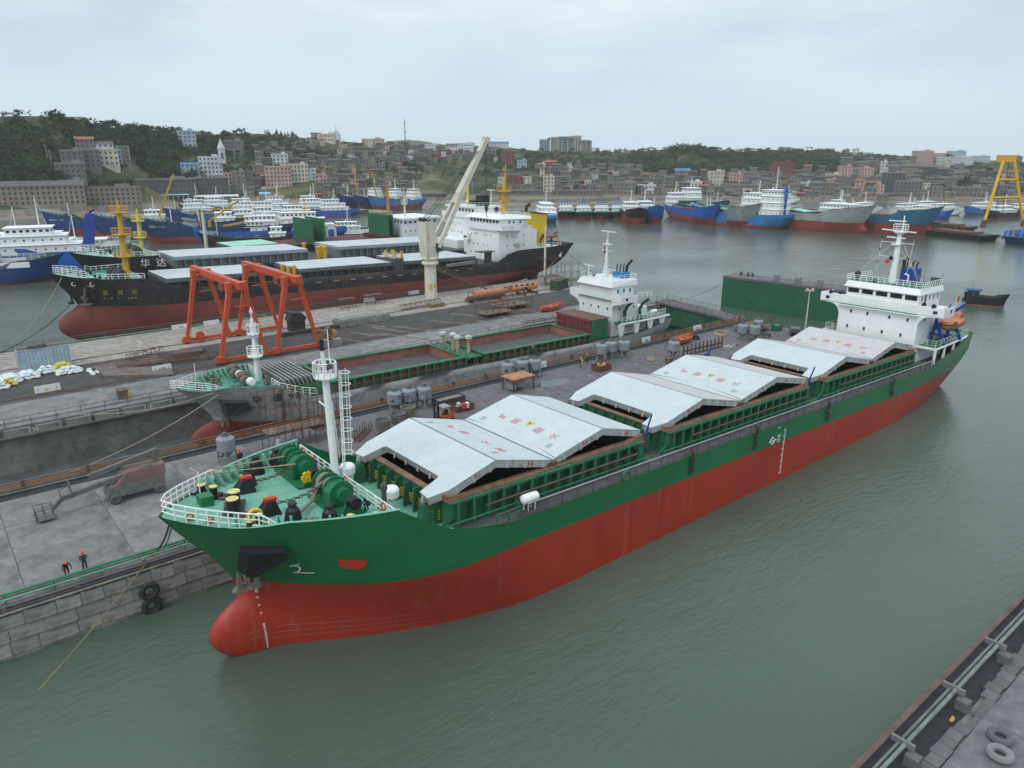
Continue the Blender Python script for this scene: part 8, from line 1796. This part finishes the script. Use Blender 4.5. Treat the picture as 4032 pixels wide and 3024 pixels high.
mark(740,580,58,48,'blue','flat','pale blue arched hillside block below the ridge','pale blue hillside block','building',rot=.2,dep=.5,name='apartment_block');mark(340,606,52,40,'stone','red','stone chapel-like house with a red roof on the wooded hill','red-roofed hill house',rot=.1);mark(405,640,75,50,'white','gable','white schoolhouse with three red characters on its gable','white schoolhouse','school',rot=.1,dep=.5,name='school');mark(455,645,45,42,'mint','flat','building with two bands of green glass beside the schoolhouse','green glass building','building',rot=.1,name='glass_building')
mark(495,650,36,48,'tan','flat','tan block beside the green glass building','tan hill block',rot=.1);mark(425,662,70,45,'cream','flat','pale yellow stepped building below the schoolhouse','pale yellow building','building',rot=.1,dep=.4,name='stepped_building');mark(290,658,64,44,'grey','flat','row of narrow grey houses on the wooded hill','narrow grey row',rot=.1);mark(360,662,60,52,'grey','flat','tall row of grey shuttered houses beside the pale yellow building','tall shuttered row',rot=.1)
mark(285,715,85,45,'grey','flat','two-storey grey ruin in the scrub above the warehouse','grey ruin',rot=.1);mark(925,606,60,42,'grey','flat','square grey house alone on the slope beneath the cypress ridge','square slope house');mark(1100,735,95,68,'pink','flat','salmon pink apartment block with tall window bays','salmon pink block','apartment block',rot=.15,dep=.5,name='apartment_block');mark(1180,715,70,58,'cream','flat','cream apartment block adjoining the salmon pink one','cream block','apartment block',rot=.15,dep=.5,name='apartment_block')
mark(1225,708,36,40,'white','flat','white balcony house at the end of the cream block','white balcony house',rot=.15);mark(1265,722,44,32,'pink','flat','small pink house with a flat roof below the balcony house','small pink house',rot=.1);mark(1105,652,60,36,'white','flat','white two-storey house above the salmon pink block','white upper house');mark(1290,560,58,26,'cream','flat','white ridge-top station building with a small tower','ridge-top station','building',name='station_building')
p_ = land_hit(1326,552);b = MB();b.box(-4,-4,-4,4,4,8);b.box(-2.5,-2.5,8,2.5,2.5,11);b.cyl((0,0,11),(0,0,18),.5,.25,6);o = b.build('signal_tower',wmat('white'),None,loc=p_);tag(o,'pale signal tower with a mast on the ridge beside the cypress trees','tower')
mark(1245,540,40,16,'cream','gable','peach house with a domed gable on the ridge','peach ridge house');mark(1470,570,90,20,'pink','flat','long pale pink school building on the skyline left of the radio mast','pale pink skyline school','school',dep=.3,name='school');mark(1700,590,50,20,'white','flat','white skyline house below the dark hilltop wood','white skyline house');mark(1780,600,50,26,'white','gable','white arched house on the skyline beside the crane jib','white arched house');mark(1830,592,80,24,'white','flat','long white skyline block behind the crane jib','long white skyline block','building',dep=.4,name='skyline_block');mark(1960,580,90,18,'white','blue','long hall with a blue roof on the skyline right of the jib tip','blue-roofed skyline hall','hall',dep=.3,name='hall')
mark(1755,612,50,18,'red','flat','dark red house below the white arched skyline house','dark red house');mark(1720,630,36,16,'red','flat','low red house in the middle of the old town','low red house');mark(2003,650,48,48,'red','flat','dark red four-storey block above the terraced field','dark red block','building',dep=.7,name='apartment_block');mark(2055,662,36,28,'blue','flat','pale blue house with a balcony beside the dark red block','pale blue balcony house');mark(2170,660,48,20,'red','red','brick house with a red roof above the grey gables','red-roofed brick house');mark(2160,755,46,56,'cream','flat','cream four-storey tower house with dark windows standing above the sea wall','cream tower house',dep=.7,rot=0.,name='tower_house');mark(2030,722,65,22,'red','flat','long maroon house below the dark red block','maroon house',dep=.4)
# big hospital-like complex on the skyline
def hospital():
    p = land_hit(2215,594);s = math.hypot(p.x,p.y)/FPX*1.06;g = thing('hotel_complex','big tan and slate hotel complex with two towers on the skyline','hotel',(p.x,p.y,p.z-1),-.05);LM.append((2215,590,'skyline hotel'));T = mat('hotel tan',(.36,.30,.26),.9,var=.1);G_ = mat('hotel slate',(.11,.14,.17),.5,var=.2);BL = mat('hotel pale blue',(.30,.40,.46),.8,var=.1);RF = mat('hotel roof',(.06,.085,.12),.7)
    X = lambda px: (px-2215)*s
    for a,c,h_,m,nm in ((2133,2170,40,BL,'pale_wing'),(2172,2198,50,T,'tower'),(2198,2250,44,G_,'glass_wing'),(2247,2280,54,T,'tower'),(2272,2316,32,G_,'glass_wing'),(2316,2342,14,wmat('white'),'low_wing')): b = MB();b.box(X(a),-8,-6,X(c),10,h_*s);b.build(nm,m,g)
    for a,c,h_ in ((2196,2252,44),(2270,2318,32)): b = MB();b.hexa([(X(a),-9,h_*s),(X(c),-9,h_*s),(X(c),11,h_*s),(X(a),11,h_*s)],[(X(a)+2,-4,h_*s+3),(X(c)-2,-4,h_*s+3),(X(c)-2,6,h_*s+3),(X(a)+2,6,h_*s+3)]);b.build('roof',RF,g)
    for px,h_ in ((2213,44),(2232,44),(2283,32),(2297,32),(2312,32),(2201,44)): b = MB();b.box(X(px)-.7,-8.6,-6,X(px)+.7,-8,h_*s-.3);b.build('pilaster',T,g)
    b = MB()
    for px in (2178,2185,2192,2254,2263,2272): b.box(X(px)-.5,-8.2,0,X(px)+.5,-7.9,46*s)
    for k in range(6):
        for px in range(2137,2168,6): b.box(X(px)-.5,-8.15,3+k*s*6,X(px)+.8,-7.9,5+k*s*6)
    b.build('window_strip',WDK,g)['kind'] = 'stuff';b = MB();b.box(X(2160),-4,40*s,X(2172),4,47*s);b.box(X(2208),0,45*s,X(2222),6,51*s);b.build('roof_house',mat('hotel brick',(.3,.17,.13),.9),g)
hospital()
mark(2280,770,180,16,'grey','gable','long grey shed with a ribbed roof above the sea wall','long ribbed shed','shed',rot=0.,dep=.12,name='shed');mark(2050,765,190,12,'grey','gable','long low grey tiled shed behind the yellow mast','long low tiled shed','shed',rot=0.,dep=.12,name='shed');mark(1660,785,210,20,'dark','gable','long dark shed with white striped roof vents behind the beach','striped-roof shed','shed',rot=.02,dep=.14,name='shed');mark(2455,765,95,44,'stone','flat','grey three-storey house with a red-brown roof edge above the far sea wall','grey three-storey house',dep=.5,rot=0.);mark(2545,762,75,30,'white','flat','long white house with small windows by the far shore','long white shore house',dep=.4,rot=0.)
for i,px in enumerate((2605,2632,2662)): mark(px,762,24,15,'pink','gable',('first','second','third')[i]+' of three small peach gabled sheds beside the long white shore house','peach gabled shed','shed',dep=.8,rot=0.,name='shed')
mark(2685,705,58,30,'tan','blue','tan building with a bright blue roof on the lower slope','blue-roofed tan building');mark(2730,752,60,32,'white','flat','white modern house with a glazed front behind the rusty blue coaster','white modern house',rot=0.);mark(2815,722,55,40,'cream','flat','cream house with a brown roof edge above the tall white wheelhouse','cream brown-edged house');mark(2895,725,50,36,'pink','flat','mauve house in the middle of the shoreline town','mauve house');mark(3075,700,78,50,'red','flat','dark red six-storey apartment block above the shoreline town','dark red apartment block','apartment block',dep=.5,rot=0.,name='apartment_block');mark(2945,770,120,38,'stone','flat','long grey stone block with round windows by the shore','long grey shore block','building',dep=.4,rot=0.,name='shore_block')
mark(3010,735,65,22,'grey','flat','grey house with a white stair tower behind the shore block','grey stair-tower house');mark(3275,722,56,28,'cream','flat','cream two-storey house with an ochre cornice above the mint covers','cream corniced house');mark(3240,770,95,42,'grey','flat','broad grey house with a flat roof directly above the mint covers','broad grey house',dep=.5,rot=0.);mark(3325,700,45,36,'pink','flat','pale pink three-storey house at the edge of the upper town','pale pink three-storey house');mark(3395,695,60,26,'pink','flat','pale pink house with two roof tanks','pink roof-tank house');mark(3625,655,60,45,'pink','flat','tall pale house with arched top windows on the right skyline','tall arched skyline house',rot=.0,name='tower_house');mark(3690,652,40,30,'white','red','white house with a red roof edge beside the tall arched one','white red-edged house');mark(3770,650,80,20,'white','flat','low white house with a red roof by the dark pine pair','low white skyline house',dep=.4)
mark(3510,760,70,60,'dark','flat','tall dark four-storey house rising above the black funnel','tall dark house',dep=.6,rot=0.);mark(3570,775,80,48,'grey','flat','broad grey house next to the tall dark house','next-door grey house',dep=.6,rot=0.);mark(3590,700,62,36,'tan','gable','brown gabled house with a white side wall on the right slope','brown gabled house');mark(3660,705,70,36,'dark','gable','long dark hip-roofed house beside the brown gabled one','dark hip-roofed house',dep=.5);mark(3810,775,90,26,'grey','flat','long low grey house by the shore under the fields','long low shore house',dep=.4,rot=0.);mark(3920,770,50,28,'grey','flat','grey house behind the yellow A-frame','grey A-frame house',rot=0.)
for i,(px,py,w_,h_) in enumerate(((3330,602,22,14),(3368,604,22,16),(3760,628,50,26),(3735,628,30,16),(3850,632,60,14),(3990,636,40,16))): 
    g = house(px,py+4,w_,h_,('stone','white','blue','blue','blue','grey')[i],'flat',('faint tan block, first of the pair above the far wood','faint white block, second of the pair above the far wood','faint blue-grey tower block on the far right skyline','faint lower block beside the blue-grey tower','faint long row on the far right skyline','faint block on the skyline beyond the yellow A-frame')[i],'building',name='far_block')
# canopy roofs and booths at the village quay
def canopy(px,py,wpx,hpx,m,lb):
    p = land_hit(px,py);s = p.length/FPX;W_ = wpx*s;H_ = hpx*s;g = thing('canopy',lb,'canopy',(p.x,p.y,p.z),math.atan2(-p.x,p.y));b = MB();b.hexa([(-W_/2,-4,H_),(W_/2,-4,H_),(W_/2,4,H_+1),(-W_/2,4,H_+1)],[(-W_/2,-4,H_+.25),(W_/2,-4,H_+.25),(W_/2,4,H_+1.25),(-W_/2,4,H_+1.25)]);b.build('canopy_roof',m,g)
    q = MB();q.box(-.12,-.12,0,.12,.12,H_);me = q.mesh('post',WHITE2)
    for k in range(7): put('post',me,g,(-W_/2+W_*(k+.05)/6.2,-3.8,0))
canopy(685,788,100,14,mat('aqua sheet',(.30,.52,.52),.6),'aqua sheet canopy below the arcaded terrace');canopy(855,795,150,16,mat('white sheet',(.62,.65,.66),.6),'long white sheet canopy above the trawlers');canopy(1045,790,40,24,mat('sky sheet',(.22,.45,.66),.6),'sky blue umbrella canopy above the survey ship')
for i,(px,w_,c,lb) in enumerate(((748,18,(.06,.42,.62),'turquoise booth beside the canopy posts'),(775,26,(.02,.17,.5),'bright blue kiosk under the white canopy'),(815,26,(.02,.17,.5),'second bright blue kiosk, nearer the white patrol-like boat'))):
    p = land_hit(px,812);s = p.length/FPX;g = thing('kiosk',lb,'kiosk',p,math.atan2(-p.x,p.y));b = MB();b.box(-w_*s/2,-2,-1,w_*s/2,2,20*s);b.build('kiosk_wall',mat('kiosk %d' % i,c,.6),g);b = MB();b.box(-w_*s/2-.2,-2.3,20*s,w_*s/2+.2,2.3,20*s+.2);b.build('kiosk_roof',WHITE,g)
# ---- the rest of the old town: stone houses labelled by the landmark they stand next to
TOWN = []
rn = random.Random(21)
def free(px,py,w_):
    for a,c,k in TOWN:
        if abs(px-a) < (w_+k)*.36 and abs(py-c) < 9: return False
    for a,c,_ in LM:
        if abs(px-a) < 20+w_*.3 and -8 < c-py < 20: return False
    return True
ZONES = [(1000,1330,565,700,50),(1330,1700,580,690,75),(1250,1650,700,790,50),(1650,1960,595,640,34),(1950,2110,690,745,12),(2110,2520,665,768,85),(2500,2800,700,775,40),(2750,3300,690,782,90),(3300,3720,655,788,70),(3700,4032,690,790,20),(950,1060,700,790,12)]
DIRS = lambda dx,dy: 'above' if dy < -14 and abs(dx) < 70 else 'below' if dy > 14 and abs(dx) < 70 else 'beside' if abs(dx) < 60 else 'beyond'
SEEN = {}
for x0,x1,y0,y1,n in ZONES:
    c_ = 0
    for _ in range(n*12):
        if c_ >= n: break
        px = rn.uniform(x0,x1);py = rn.uniform(y0,y1);w_ = rn.uniform(18,38)*(.75 if py < 640 else 1)
        if not free(px,py,w_): continue
        c = rn.choice(['grey']*8+['stone']*6+['dark']*4+['tan']*2+['white','pink','cream']);rf = rn.choice(['gable','gable','flat','flat','flat']) if rn.random() < .94 else 'red';h_ = rn.choice([13,17,20,26,32])*(.8 if py < 640 else 1)
        lm = min(LM,key=lambda q: (q[0]-px)**2+((q[1]-py)*1.6)**2);dx,dy = px-lm[0],py-lm[1]
        l2 = sorted(LM,key=lambda q: (q[0]-px)**2+((q[1]-py)*1.6)**2)[1]
        key = '%s %s %s house %s the %s, towards the %s' % (('tall' if h_ > 24 else 'low' if h_ < 15 else 'two-storey'),{'grey': 'grey','stone': 'pale grey','dark': 'dark','tan': 'tan','white': 'white','pink': 'pinkish','cream': 'cream'}[c],{'gable': 'gabled','flat': 'flat-roofed','red': 'red-roofed'}[rf],DIRS(dx,dy),lm[2],l2[2])
        TOWN.append((px,py,w_));g = house(px,py,w_,h_,c,rf,key,dep=rn.uniform(.6,1.0));g['group'] = 'houses by the '+lm[2];c_ += 1
# ---- trees: crowns of many leaf clumps on a trunk
LEAF = [mat('leaf %d' % i,c,.95,var=.45,scale=.35,spec=.1) for i,c in enumerate(((.048,.072,.040),(.062,.088,.045),(.085,.098,.052),(.040,.062,.046)))]
BARK = mat('bark',(.07,.055,.042),.95)
def crown_mesh(kind,seed):
    rr = random.Random(seed);b = MB()
    def leafq(c,s): 
        u = Vector((rr.uniform(-1,1),rr.uniform(-1,1),rr.uniform(-1,1))).normalized();w_ = u.orthogonal().normalized();v = u.cross(w_);b.add([c+w_*s,c+v*s*.8,c-w_*s,c-v*s*.8],[(0,1,2,3)])
    if kind == 'cone':
        for k in range(90): t = rr.random();a = rr.uniform(0,6.28);r_ = (1-t)*.26+.03;leafq(Vector((r_*math.cos(a),r_*math.sin(a),.12+.88*t)),.10*(1.1-t*.6))
    else:
        lobes = [(Vector((rr.uniform(-.34,.34),rr.uniform(-.34,.34),rr.uniform(.38,.74))),rr.uniform(.18,.30)) for _ in range(7)]
        for k in range(170):
            c,r_ = rr.choice(lobes);d = Vector((rr.gauss(0,1),rr.gauss(0,1),rr.gauss(0,.8))).normalized();leafq(c+d*r_*rr.uniform(.6,1.05),rr.uniform(.05,.10))
    return b
CROWN = {(k,i): crown_mesh(k,i*7+1).mesh('crown',LEAF[i]) for k in ('round','cone') for i in range(4)}
q = MB();q.cyl((0,0,-.1),(.02,0,.5),.035,.02,5);q.tube([(.01,0,.3),(.12,.06,.55)],.014,4);q.tube([(.01,0,.34),(-.1,.08,.6)],.014,4);TRUNK = q.mesh('trunk',BARK)
def tree(px,py,hpx,kind,lb,grp,li=None):
    p = land_hit(px,py);s = math.hypot(p.x,p.y)/FPX;H_ = max(3.,hpx*s);g = thing('cypress_tree' if kind == 'cone' else 'broadleaf_tree',lb,'tree',(p.x,p.y,p.z-.1),random.uniform(0,6),grp);i = random.randrange(4) if li is None else li
    o = put('crown',CROWN[(kind,i)],g);o.scale = (H_*random.uniform(1.0,1.4) if kind == 'round' else H_,)*2+(H_,);o = put('trunk',TRUNK,g);o.scale = (H_,)*3
def tree_lab(px,py,kind):
    lm,l2 = sorted(LM,key=lambda q: (q[0]-px)**2+((q[1]-py)*1.6)**2)[:2];return ('slender dark cypress ' if kind == 'cone' else 'bushy dark green tree ')+DIRS(px-lm[0],py-lm[1])+' the '+lm[2]+', towards the '+l2[2],'trees by the '+lm[2]
for x0,x1,y0,y1,n,hp,kind in ((1043,1185,520,548,18,18,'cone'),(1235,1280,545,552,6,16,'cone'),(2340,2480,590,603,14,14,'cone'),(560,640,650,690,9,38,'round'),(600,690,700,725,7,44,'round'),(720,790,705,722,4,40,'round'),(440,480,668,680,3,30,'round'),(790,920,540,600,12,26,'round'),(1130,1280,600,650,9,26,'round'),(1480,1640,650,690,12,24,'round'),(1500,1700,590,620,8,16,'round'),(1900,2080,600,660,16,24,'round'),(2100,2180,620,690,8,22,'round'),(2230,2300,720,750,4,20,'round'),(3700,3740,642,650,3,30,'round'),(3680,3900,690,740,16,26,'round'),(1250,1400,770,790,8,18,'round'),(30,240,690,790,16,40,'round'),(300,520,740,790,9,34,'round'),(100,250,455,480,5,22,'round'),(2690,2730,760,770,2,20,'round'),(2380,2480,680,720,4,18,'round'),(945,955,524,526,1,20,'round')):
    for _ in range(n):
        px,py = rn.uniform(x0,x1),rn.uniform(y0,y1);lb,gp = tree_lab(px,py,kind);tree(px,py,hp*rn.uniform(.7,1.2),kind,lb,gp)
# the wood that nobody could count: one mass of leaf clumps over the wild slopes
def woodland():
    P = [];rr = random.Random(9);M_ = []
    src = [(np.array([v.co[:] for v in CROWN[('round',i)].vertices]),i) for i in range(4)]
    V = [];F = [];MI = [];off = 0
    Z = [(-200,700,470,640,1300,7),(0,260,600,790,420,6),(560,1250,535,620,520,6),(700,1320,600,700,160,5),(1500,1960,640,700,150,5),(1850,2120,600,700,170,5),(2080,2520,598,680,420,5.5),(2480,3300,578,690,1900,6.5),(3250,3620,606,670,420,6),(3560,4060,640,780,330,6),(1200,1700,565,640,130,4.5),(1250,1500,690,740,70,4.5)]
    for x0,x1,y0,y1,n,h in Z:
        for _ in range(n):
            px,py = rr.uniform(x0,x1),rr.uniform(y0,y1)
            if py < interp(SK,px)+2: continue
            if any(abs(px-a) < k*.55 and -4 < c-py < 14 for a,c,k in TOWN) or any(abs(px-a) < 34 and -6 < c-py < 24 for a,c,_ in LM): continue
            p = land_hit(px,py);nn = mnoise.noise(Vector((p.x*.012,p.y*.012,9.)))
            if nn < -.18 and rr.random() < .8: continue
            H_ = h*rr.uniform(.55,1.25);v,i = src[rr.randrange(4)];a = rr.uniform(0,6.28);ca,sa = math.cos(a),math.sin(a);keep = 280 if H_ > 4 else 200;v = v[:keep]
            x = (v[:,0]*ca-v[:,1]*sa)*H_*1.35+p.x;y = (v[:,0]*sa+v[:,1]*ca)*H_*1.35+p.y;z = (v[:,2]-.12)*H_+p.z
            V.append(np.stack([x,y,z],1));m_ = len(v)//4;F.append(np.arange(m_*4).reshape(-1,4)+off);off += m_*4;MI.append(np.full(m_,i))
    V = np.concatenate(V);F = np.concatenate(F);MI = np.concatenate(MI);me = bpy.data.meshes.new('woodland');me.vertices.add(len(V));me.vertices.foreach_set('co',V.ravel());me.loops.add(F.size);me.loops.foreach_set('vertex_index',F.ravel());me.polygons.add(len(F));me.polygons.foreach_set('loop_start',np.arange(0,F.size,4));me.polygons.foreach_set('loop_total',np.full(len(F),4))
    for m in LEAF: me.materials.append(m)
    me.polygons.foreach_set('material_index',MI);me.update();me.validate();o = put('woodland',me);o['kind'] = 'stuff'
woodland()
for i,(px,py,lb) in enumerate(((190,640,'street pole on the wooded hill road, nearer the pine scrub'),(205,660,'street pole on the wooded hill road, nearer the grey ruin'),(925,640,'pole on the slope below the square slope house'),(585,800,'street lamp at the end of the plain tan block'),(1860,760,'pole behind the crane jib'),(2095,770,'pole by the long low tiled shed'))):
    p = land_hit(px,py);b = MB();b.cyl((0,0,-1),(0,0,11),.25,.15,6);b.box(-1.2,-.1,9.6,1.2,.1,9.8);o = b.build('utility_pole',mat('pole grey',(.3,.3,.3),.8),None,loc=p);tag(o,lb,'pole')
# ------------------------------------------------------------------ haze in the air over the harbour
hz = bpy.data.materials.new('haze');hz.use_nodes = True;hz.node_tree.nodes.clear();ho = hz.node_tree.nodes.new('ShaderNodeOutputMaterial');pv = hz.node_tree.nodes.new('ShaderNodeVolumePrincipled')
pv.inputs['Color'].default_value = (.97,.985,1,1);pv.inputs['Density'].default_value = .0001;pv.inputs['Anisotropy'].default_value = .0;hz.node_tree.links.new(pv.outputs[0],ho.inputs['Volume'])
b = MB();b.box(-1900,-320,-7,2500,2700,118);o = b.build('haze',hz);o['kind'] = 'stuff'
# ------------------------------------------------------------------ people
def person_mat(name,jacket,legs,skin=(.36,.22,.16)):
    m = bpy.data.materials.new(name);m.use_nodes = True;t = m.node_tree;N = t.nodes;L = t.links;p = N['Principled BSDF'];p.inputs['Roughness'].default_value = .85
    s = N.new('ShaderNodeSeparateXYZ');L.new(N.new('ShaderNodeTexCoord').outputs['Object'],s.inputs[0]);c = N.new('ShaderNodeValToRGB');c.color_ramp.interpolation = 'CONSTANT';d = N.new('ShaderNodeMath');d.operation = 'DIVIDE';d.inputs[1].default_value = 2.;L.new(s.outputs[2],d.inputs[0]);L.new(d.outputs[0],c.inputs[0])
    e = c.color_ramp.elements;e[0].position = 0;e[0].color = (.02,.02,.02,1);e[1].position = .045;e[1].color = (*legs,1);k = e.new(.47);k.color = (*jacket,1);k = e.new(.735);k.color = (*skin,1);L.new(c.outputs[0],p.inputs['Base Color']);return m
def person(lb,loc,rz,jacket,legs,pose='stand',helmet=(.7,.03,.03),mw=None,hold=None):
    """one continuous skinned body; pose moves hips, arms and back"""
    g = thing('person',lb,'person',loc,rz,mw=mw)
    J = dict(pel=(0,0,.95),ab=(.02,0,1.12),ch=(.03,0,1.36),nk=(.04,0,1.5),hd=(.06,0,1.6),top=(.06,0,1.73))
    def leg(s,k,f,t): return ('hip',(0,s*.1,.9)),('kn',k),('an',f),('toe',t)
    LG = {1: [(0,.1,.88),(.04,.12,.48),(-.01,.13,.08),(.16,.15,.04)],-1: [(0,-.1,.88),(.02,-.12,.48),(-.04,-.13,.08),(.13,-.15,.04)]}
    AR = {s: [(.02,s*.2,1.42),(-.02,s*.27,1.15),(.06,s*.26,.9),(.09,s*.25,.8)] for s in (1,-1)}
    dz = 0
    if pose == 'bend': J.update(ab=(.08,0,1.1),ch=(.24,0,1.28),nk=(.34,0,1.36),hd=(.42,0,1.43),top=(.50,0,1.53));AR = {s: [(.26,s*.2,1.3),(.36,s*.32,1.1),(.48,s*.34,.92),(.53,s*.33,.86)] for s in (1,-1)}
    if pose == 'work': AR = {s: [(.04,s*.2,1.42),(.08,s*.28,1.18),(.30,s*.14,1.1),(.37,s*.08,1.12)] for s in (1,-1)}
    if pose == 'squat':
        J = dict(pel=(-.12,0,.38),ab=(-.05,0,.52),ch=(.12,0,.72),nk=(.2,0,.84),hd=(.27,0,.92),top=(.32,0,1.03));LG = {s: [(-.08,s*.1,.36),(.28,s*.16,.5),(.08,s*.14,.08),(.26,s*.16,.04)] for s in (1,-1)};AR = {s: [(.12,s*.2,.76),(.26,s*.25,.55),(.42,s*.1,.6),(.47,s*.06,.62)] for s in (1,-1)}
    v = [];e = [];r = []
    def add(p,rad,par=None):
        v.append(p);r.append(rad)
        if par is not None: e.append((par,len(v)-1))
        return len(v)-1
    pel = add(J['pel'],.15);ab_ = add(J['ab'],.145,pel);ch2 = add(J['ch'],.16,ab_);nk = add(J['nk'],.065,ch2);hd = add(J['hd'],.1,nk);tp = add(J['top'],.075,hd)
    for s in (1,-1):
        a = add(LG[s][0],.1,pel);b_ = add(LG[s][1],.075,a);c = add(LG[s][2],.055,b_);add(LG[s][3],.04,c)
        a = add(AR[s][0],.07,ch2);b_ = add(AR[s][1],.05,a);c = add(AR[s][2],.04,b_);h = add(AR[s][3],.032,c);w_ = Vector(AR[s][3]);d = (w_-Vector(AR[s][2])).normalized()
        for k in range(4): f1 = w_+d*.05+Vector((0,.014*(k-1.5),0));i = add(tuple(f1),.010,h);add(tuple(f1+d*.035+Vector((0,0,-.012))),.008,i)
        th = add(tuple(w_+d*.015+Vector((.0,-s*.03,.012))),.011,h);add(tuple(w_+d*.045+Vector((0,-s*.045,.012))),.009,th)
    me = bpy.data.meshes.new('body');me.from_pydata(v,e,[]);me.materials.append(person_mat('clothes',jacket,legs) if pose != 'squat' else mat('dark work clothes',(.018,.02,.028),.9));o = put('body',me,g);md = o.modifiers.new('skin','SKIN');sv_ = me.skin_vertices[0].data
    for i,rad in enumerate(r): sv_[i].radius = (rad,rad*(1.25 if i in (1,2) else 1));
    for i in range(1): sv_[i].use_root = True
    md.use_smooth_shade = True;o.modifiers.new('sub','SUBSURF').levels = 1;o.modifiers['sub'].render_levels = 1
    hx,hy,hz_ = J['top'];b = MB()
    if helmet: b.lathe([(.16,-.05),(.15,-.04),(.135,.02),(.09,.085),(.02,.11)],(hx,hy,hz_-.02),14);b.cbox((hx+.14,hy,hz_-.065),(.1,.2,.02));b.build('hard_hat',mat('hat %.2f %.2f' % helmet[:2],helmet,.4),g)
    else: b.ball((hx-.02,hy,hz_-.04),(.115,.1,.11),10,6);b.build('hair',BLACK,g)
    b = MB();fx = J['hd'][0]+.1;fz = J['hd'][2]+.02
    for s in (-1,1): b.ball((fx-.005,s*.035,fz+.03),.014,6,4,0)
    b.add([(fx,-.012,fz+.02),(fx,.012,fz+.02),(fx+.03,0,fz-.015)],[(0,1,2)],1);b.box(fx-.01,-.03,fz-.05,fx+.004,.03,fz-.042,0);b.build('face',[BLACK,mat('skin',(.36,.22,.16),.6)],g)
    if pose == 'stand' and hold: pass
    return g
SHIPW = lambda x,y,z: MAIN_M @ Vector((x,y,z))
rz_m = math.atan2(-math.cos(R(50.4)),-math.sin(R(50.4)))
def aboard(x,y,z,turn): return Matrix.Translation(SHIPW(x,y,z)) @ Matrix.Rotation(rz_m+turn,4,'Z')
HATR = (.70,.035,.02)
person('worker in a red hard hat, dark jacket and orange trousers at the starboard bulwark',None,0,(.022,.026,.035),(.50,.11,.035),'stand',HATR,aboard(45.5,-8.1,zfc(45.5),-1.2));person('worker in a red hard hat and blue overalls standing by the foremast',None,0,(.03,.055,.085),(.02,.04,.06),'work',HATR,aboard(40.7,-3.3,zfc(40.7),.9));person('bareheaded worker in dark clothes leaning by the forecastle rail corner',None,0,(.025,.035,.05),(.018,.025,.03),'bend',None,aboard(41.0,-7.6,zfc(41),-2.6));person('worker in black squatting beside the near winch by the white rail',None,0,(.02,.02,.03),(.02,.02,.03),'squat',None,aboard(40.6,5.9,11.2,.3))
p1 = ab(5.6,66.95,ZQ);person('worker in a red hard hat bending over the green pipe on the quay',p1,RZ_DOCK-1.5,(.012,.02,.024),(.012,.016,.018),'bend',HATR);person('masked worker in a red hard hat holding papers by the green pipe on the quay',ab(7.0,67.1,ZQ),RZ_DOCK-1.7,(.02,.035,.024),(.012,.018,.016),'work',HATR)
for i,(px,py,lb,jk,hat) in enumerate(((2285,1448,'worker in dark clothes and a yellow hard hat walking on the near yard',(.06,.06,.07),(.6,.4,.05)),(2310,1432,'worker in brown standing by the dock rail near the trio of pots',(.12,.08,.05),(.6,.3,.05)),(2382,1440,'worker with an orange hard hat at the rusty drum skip',(.15,.15,.16),(.65,.22,.02)),(2958,1196,'worker on the dock gate walkway',(.05,.05,.06),None))):
    person(lb,Y(px,py),1.2*i,jk,(.03,.04,.06),'work' if i != 1 else 'stand',hat)
pb = BM @ Vector((-15.5,6.2,5.8));person('worker in grey with a red hard hat on the side deck of the grey ship',pb,2,(.12,.13,.15),(.05,.06,.08),'stand',HATR)
# ------------------------------------------------------------------ mooring lines
def line(p,q,r,m,lb,sag=.0,n=12):
    p = Vector(p);q = Vector(q);b = MB();b.tube([p.lerp(q,i/n)-Vector((0,0,sag*4*(i/n)*(1-i/n))) for i in range(n+1)],r,5,cap=True);o = b.build('mooring_line',m);tag(o,lb,'rope');return o
DKR = mat('black mooring line',(.03,.03,.032),.95);OLD = mat('old pale line',(.30,.27,.21),.95,var=.2)
q_ = ab(12.6,65.8,4.9);line(MAIN_M @ Vector((53.2,-1.2,11.9)),q_,.08,DKR,'black mooring line from the carrier bow down to the quay pipe',.5);line(MAIN_M @ Vector((52.8,-2.0,12.1)),q_+Vector((.4,.5,0)),.05,DKR,'thinner black mooring line beside the first one at the carrier bow',.6)
line(q_,at(150,2720,.5),.045,mat('thin ochre line',(.25,.19,.10),.95),'thin ochre line dropping from the quay into the water',.2);line(BM @ Vector((37.5,5,8.2)),ab(9,90.4,4.6),.06,OLD,'pale line from the grey ship bow across the dry dock',.8);line(BM @ Vector((38,4.5,8.4)),ab(12,113.4,5.0),.06,OLD,'pale line from the grey ship bow to the far dock railing',1.2)
line(CM @ Vector((48.4,ch.half(48.4,13)+.1,12.7)),ab(66,159.7,4.8),.09,OLD,'slack pale line from the black bow down to the far pier',3.0,20);cq = ab(9.5,158.5,4.6);line(CM @ Vector((52,2,14.6)),cq,.07,OLD,'pale line from the black ship bow down to the pier near the container',2.0);line(CM @ Vector((50.6,0,9)),cq+Vector((.5,.5,0)),.07,DKR,'dark line from the black ship anchor to the pier near the container',1.0)
line(CM @ Vector((-83,4,14.4)),ab(139.5,158,5),.07,OLD,'line from the black stern to the far end of the pier',.8);line(CM @ Vector((-84,-2,14.2)),at(2560,1190,0) if False else ab(172,163,0),.05,DKR,'thin line hanging from the black stern into the water',.2)
line(at(2835,1120,7),ab(140.5,112,5),.05,DKR,'thin line from the caisson corner to the dock gate',1.0)
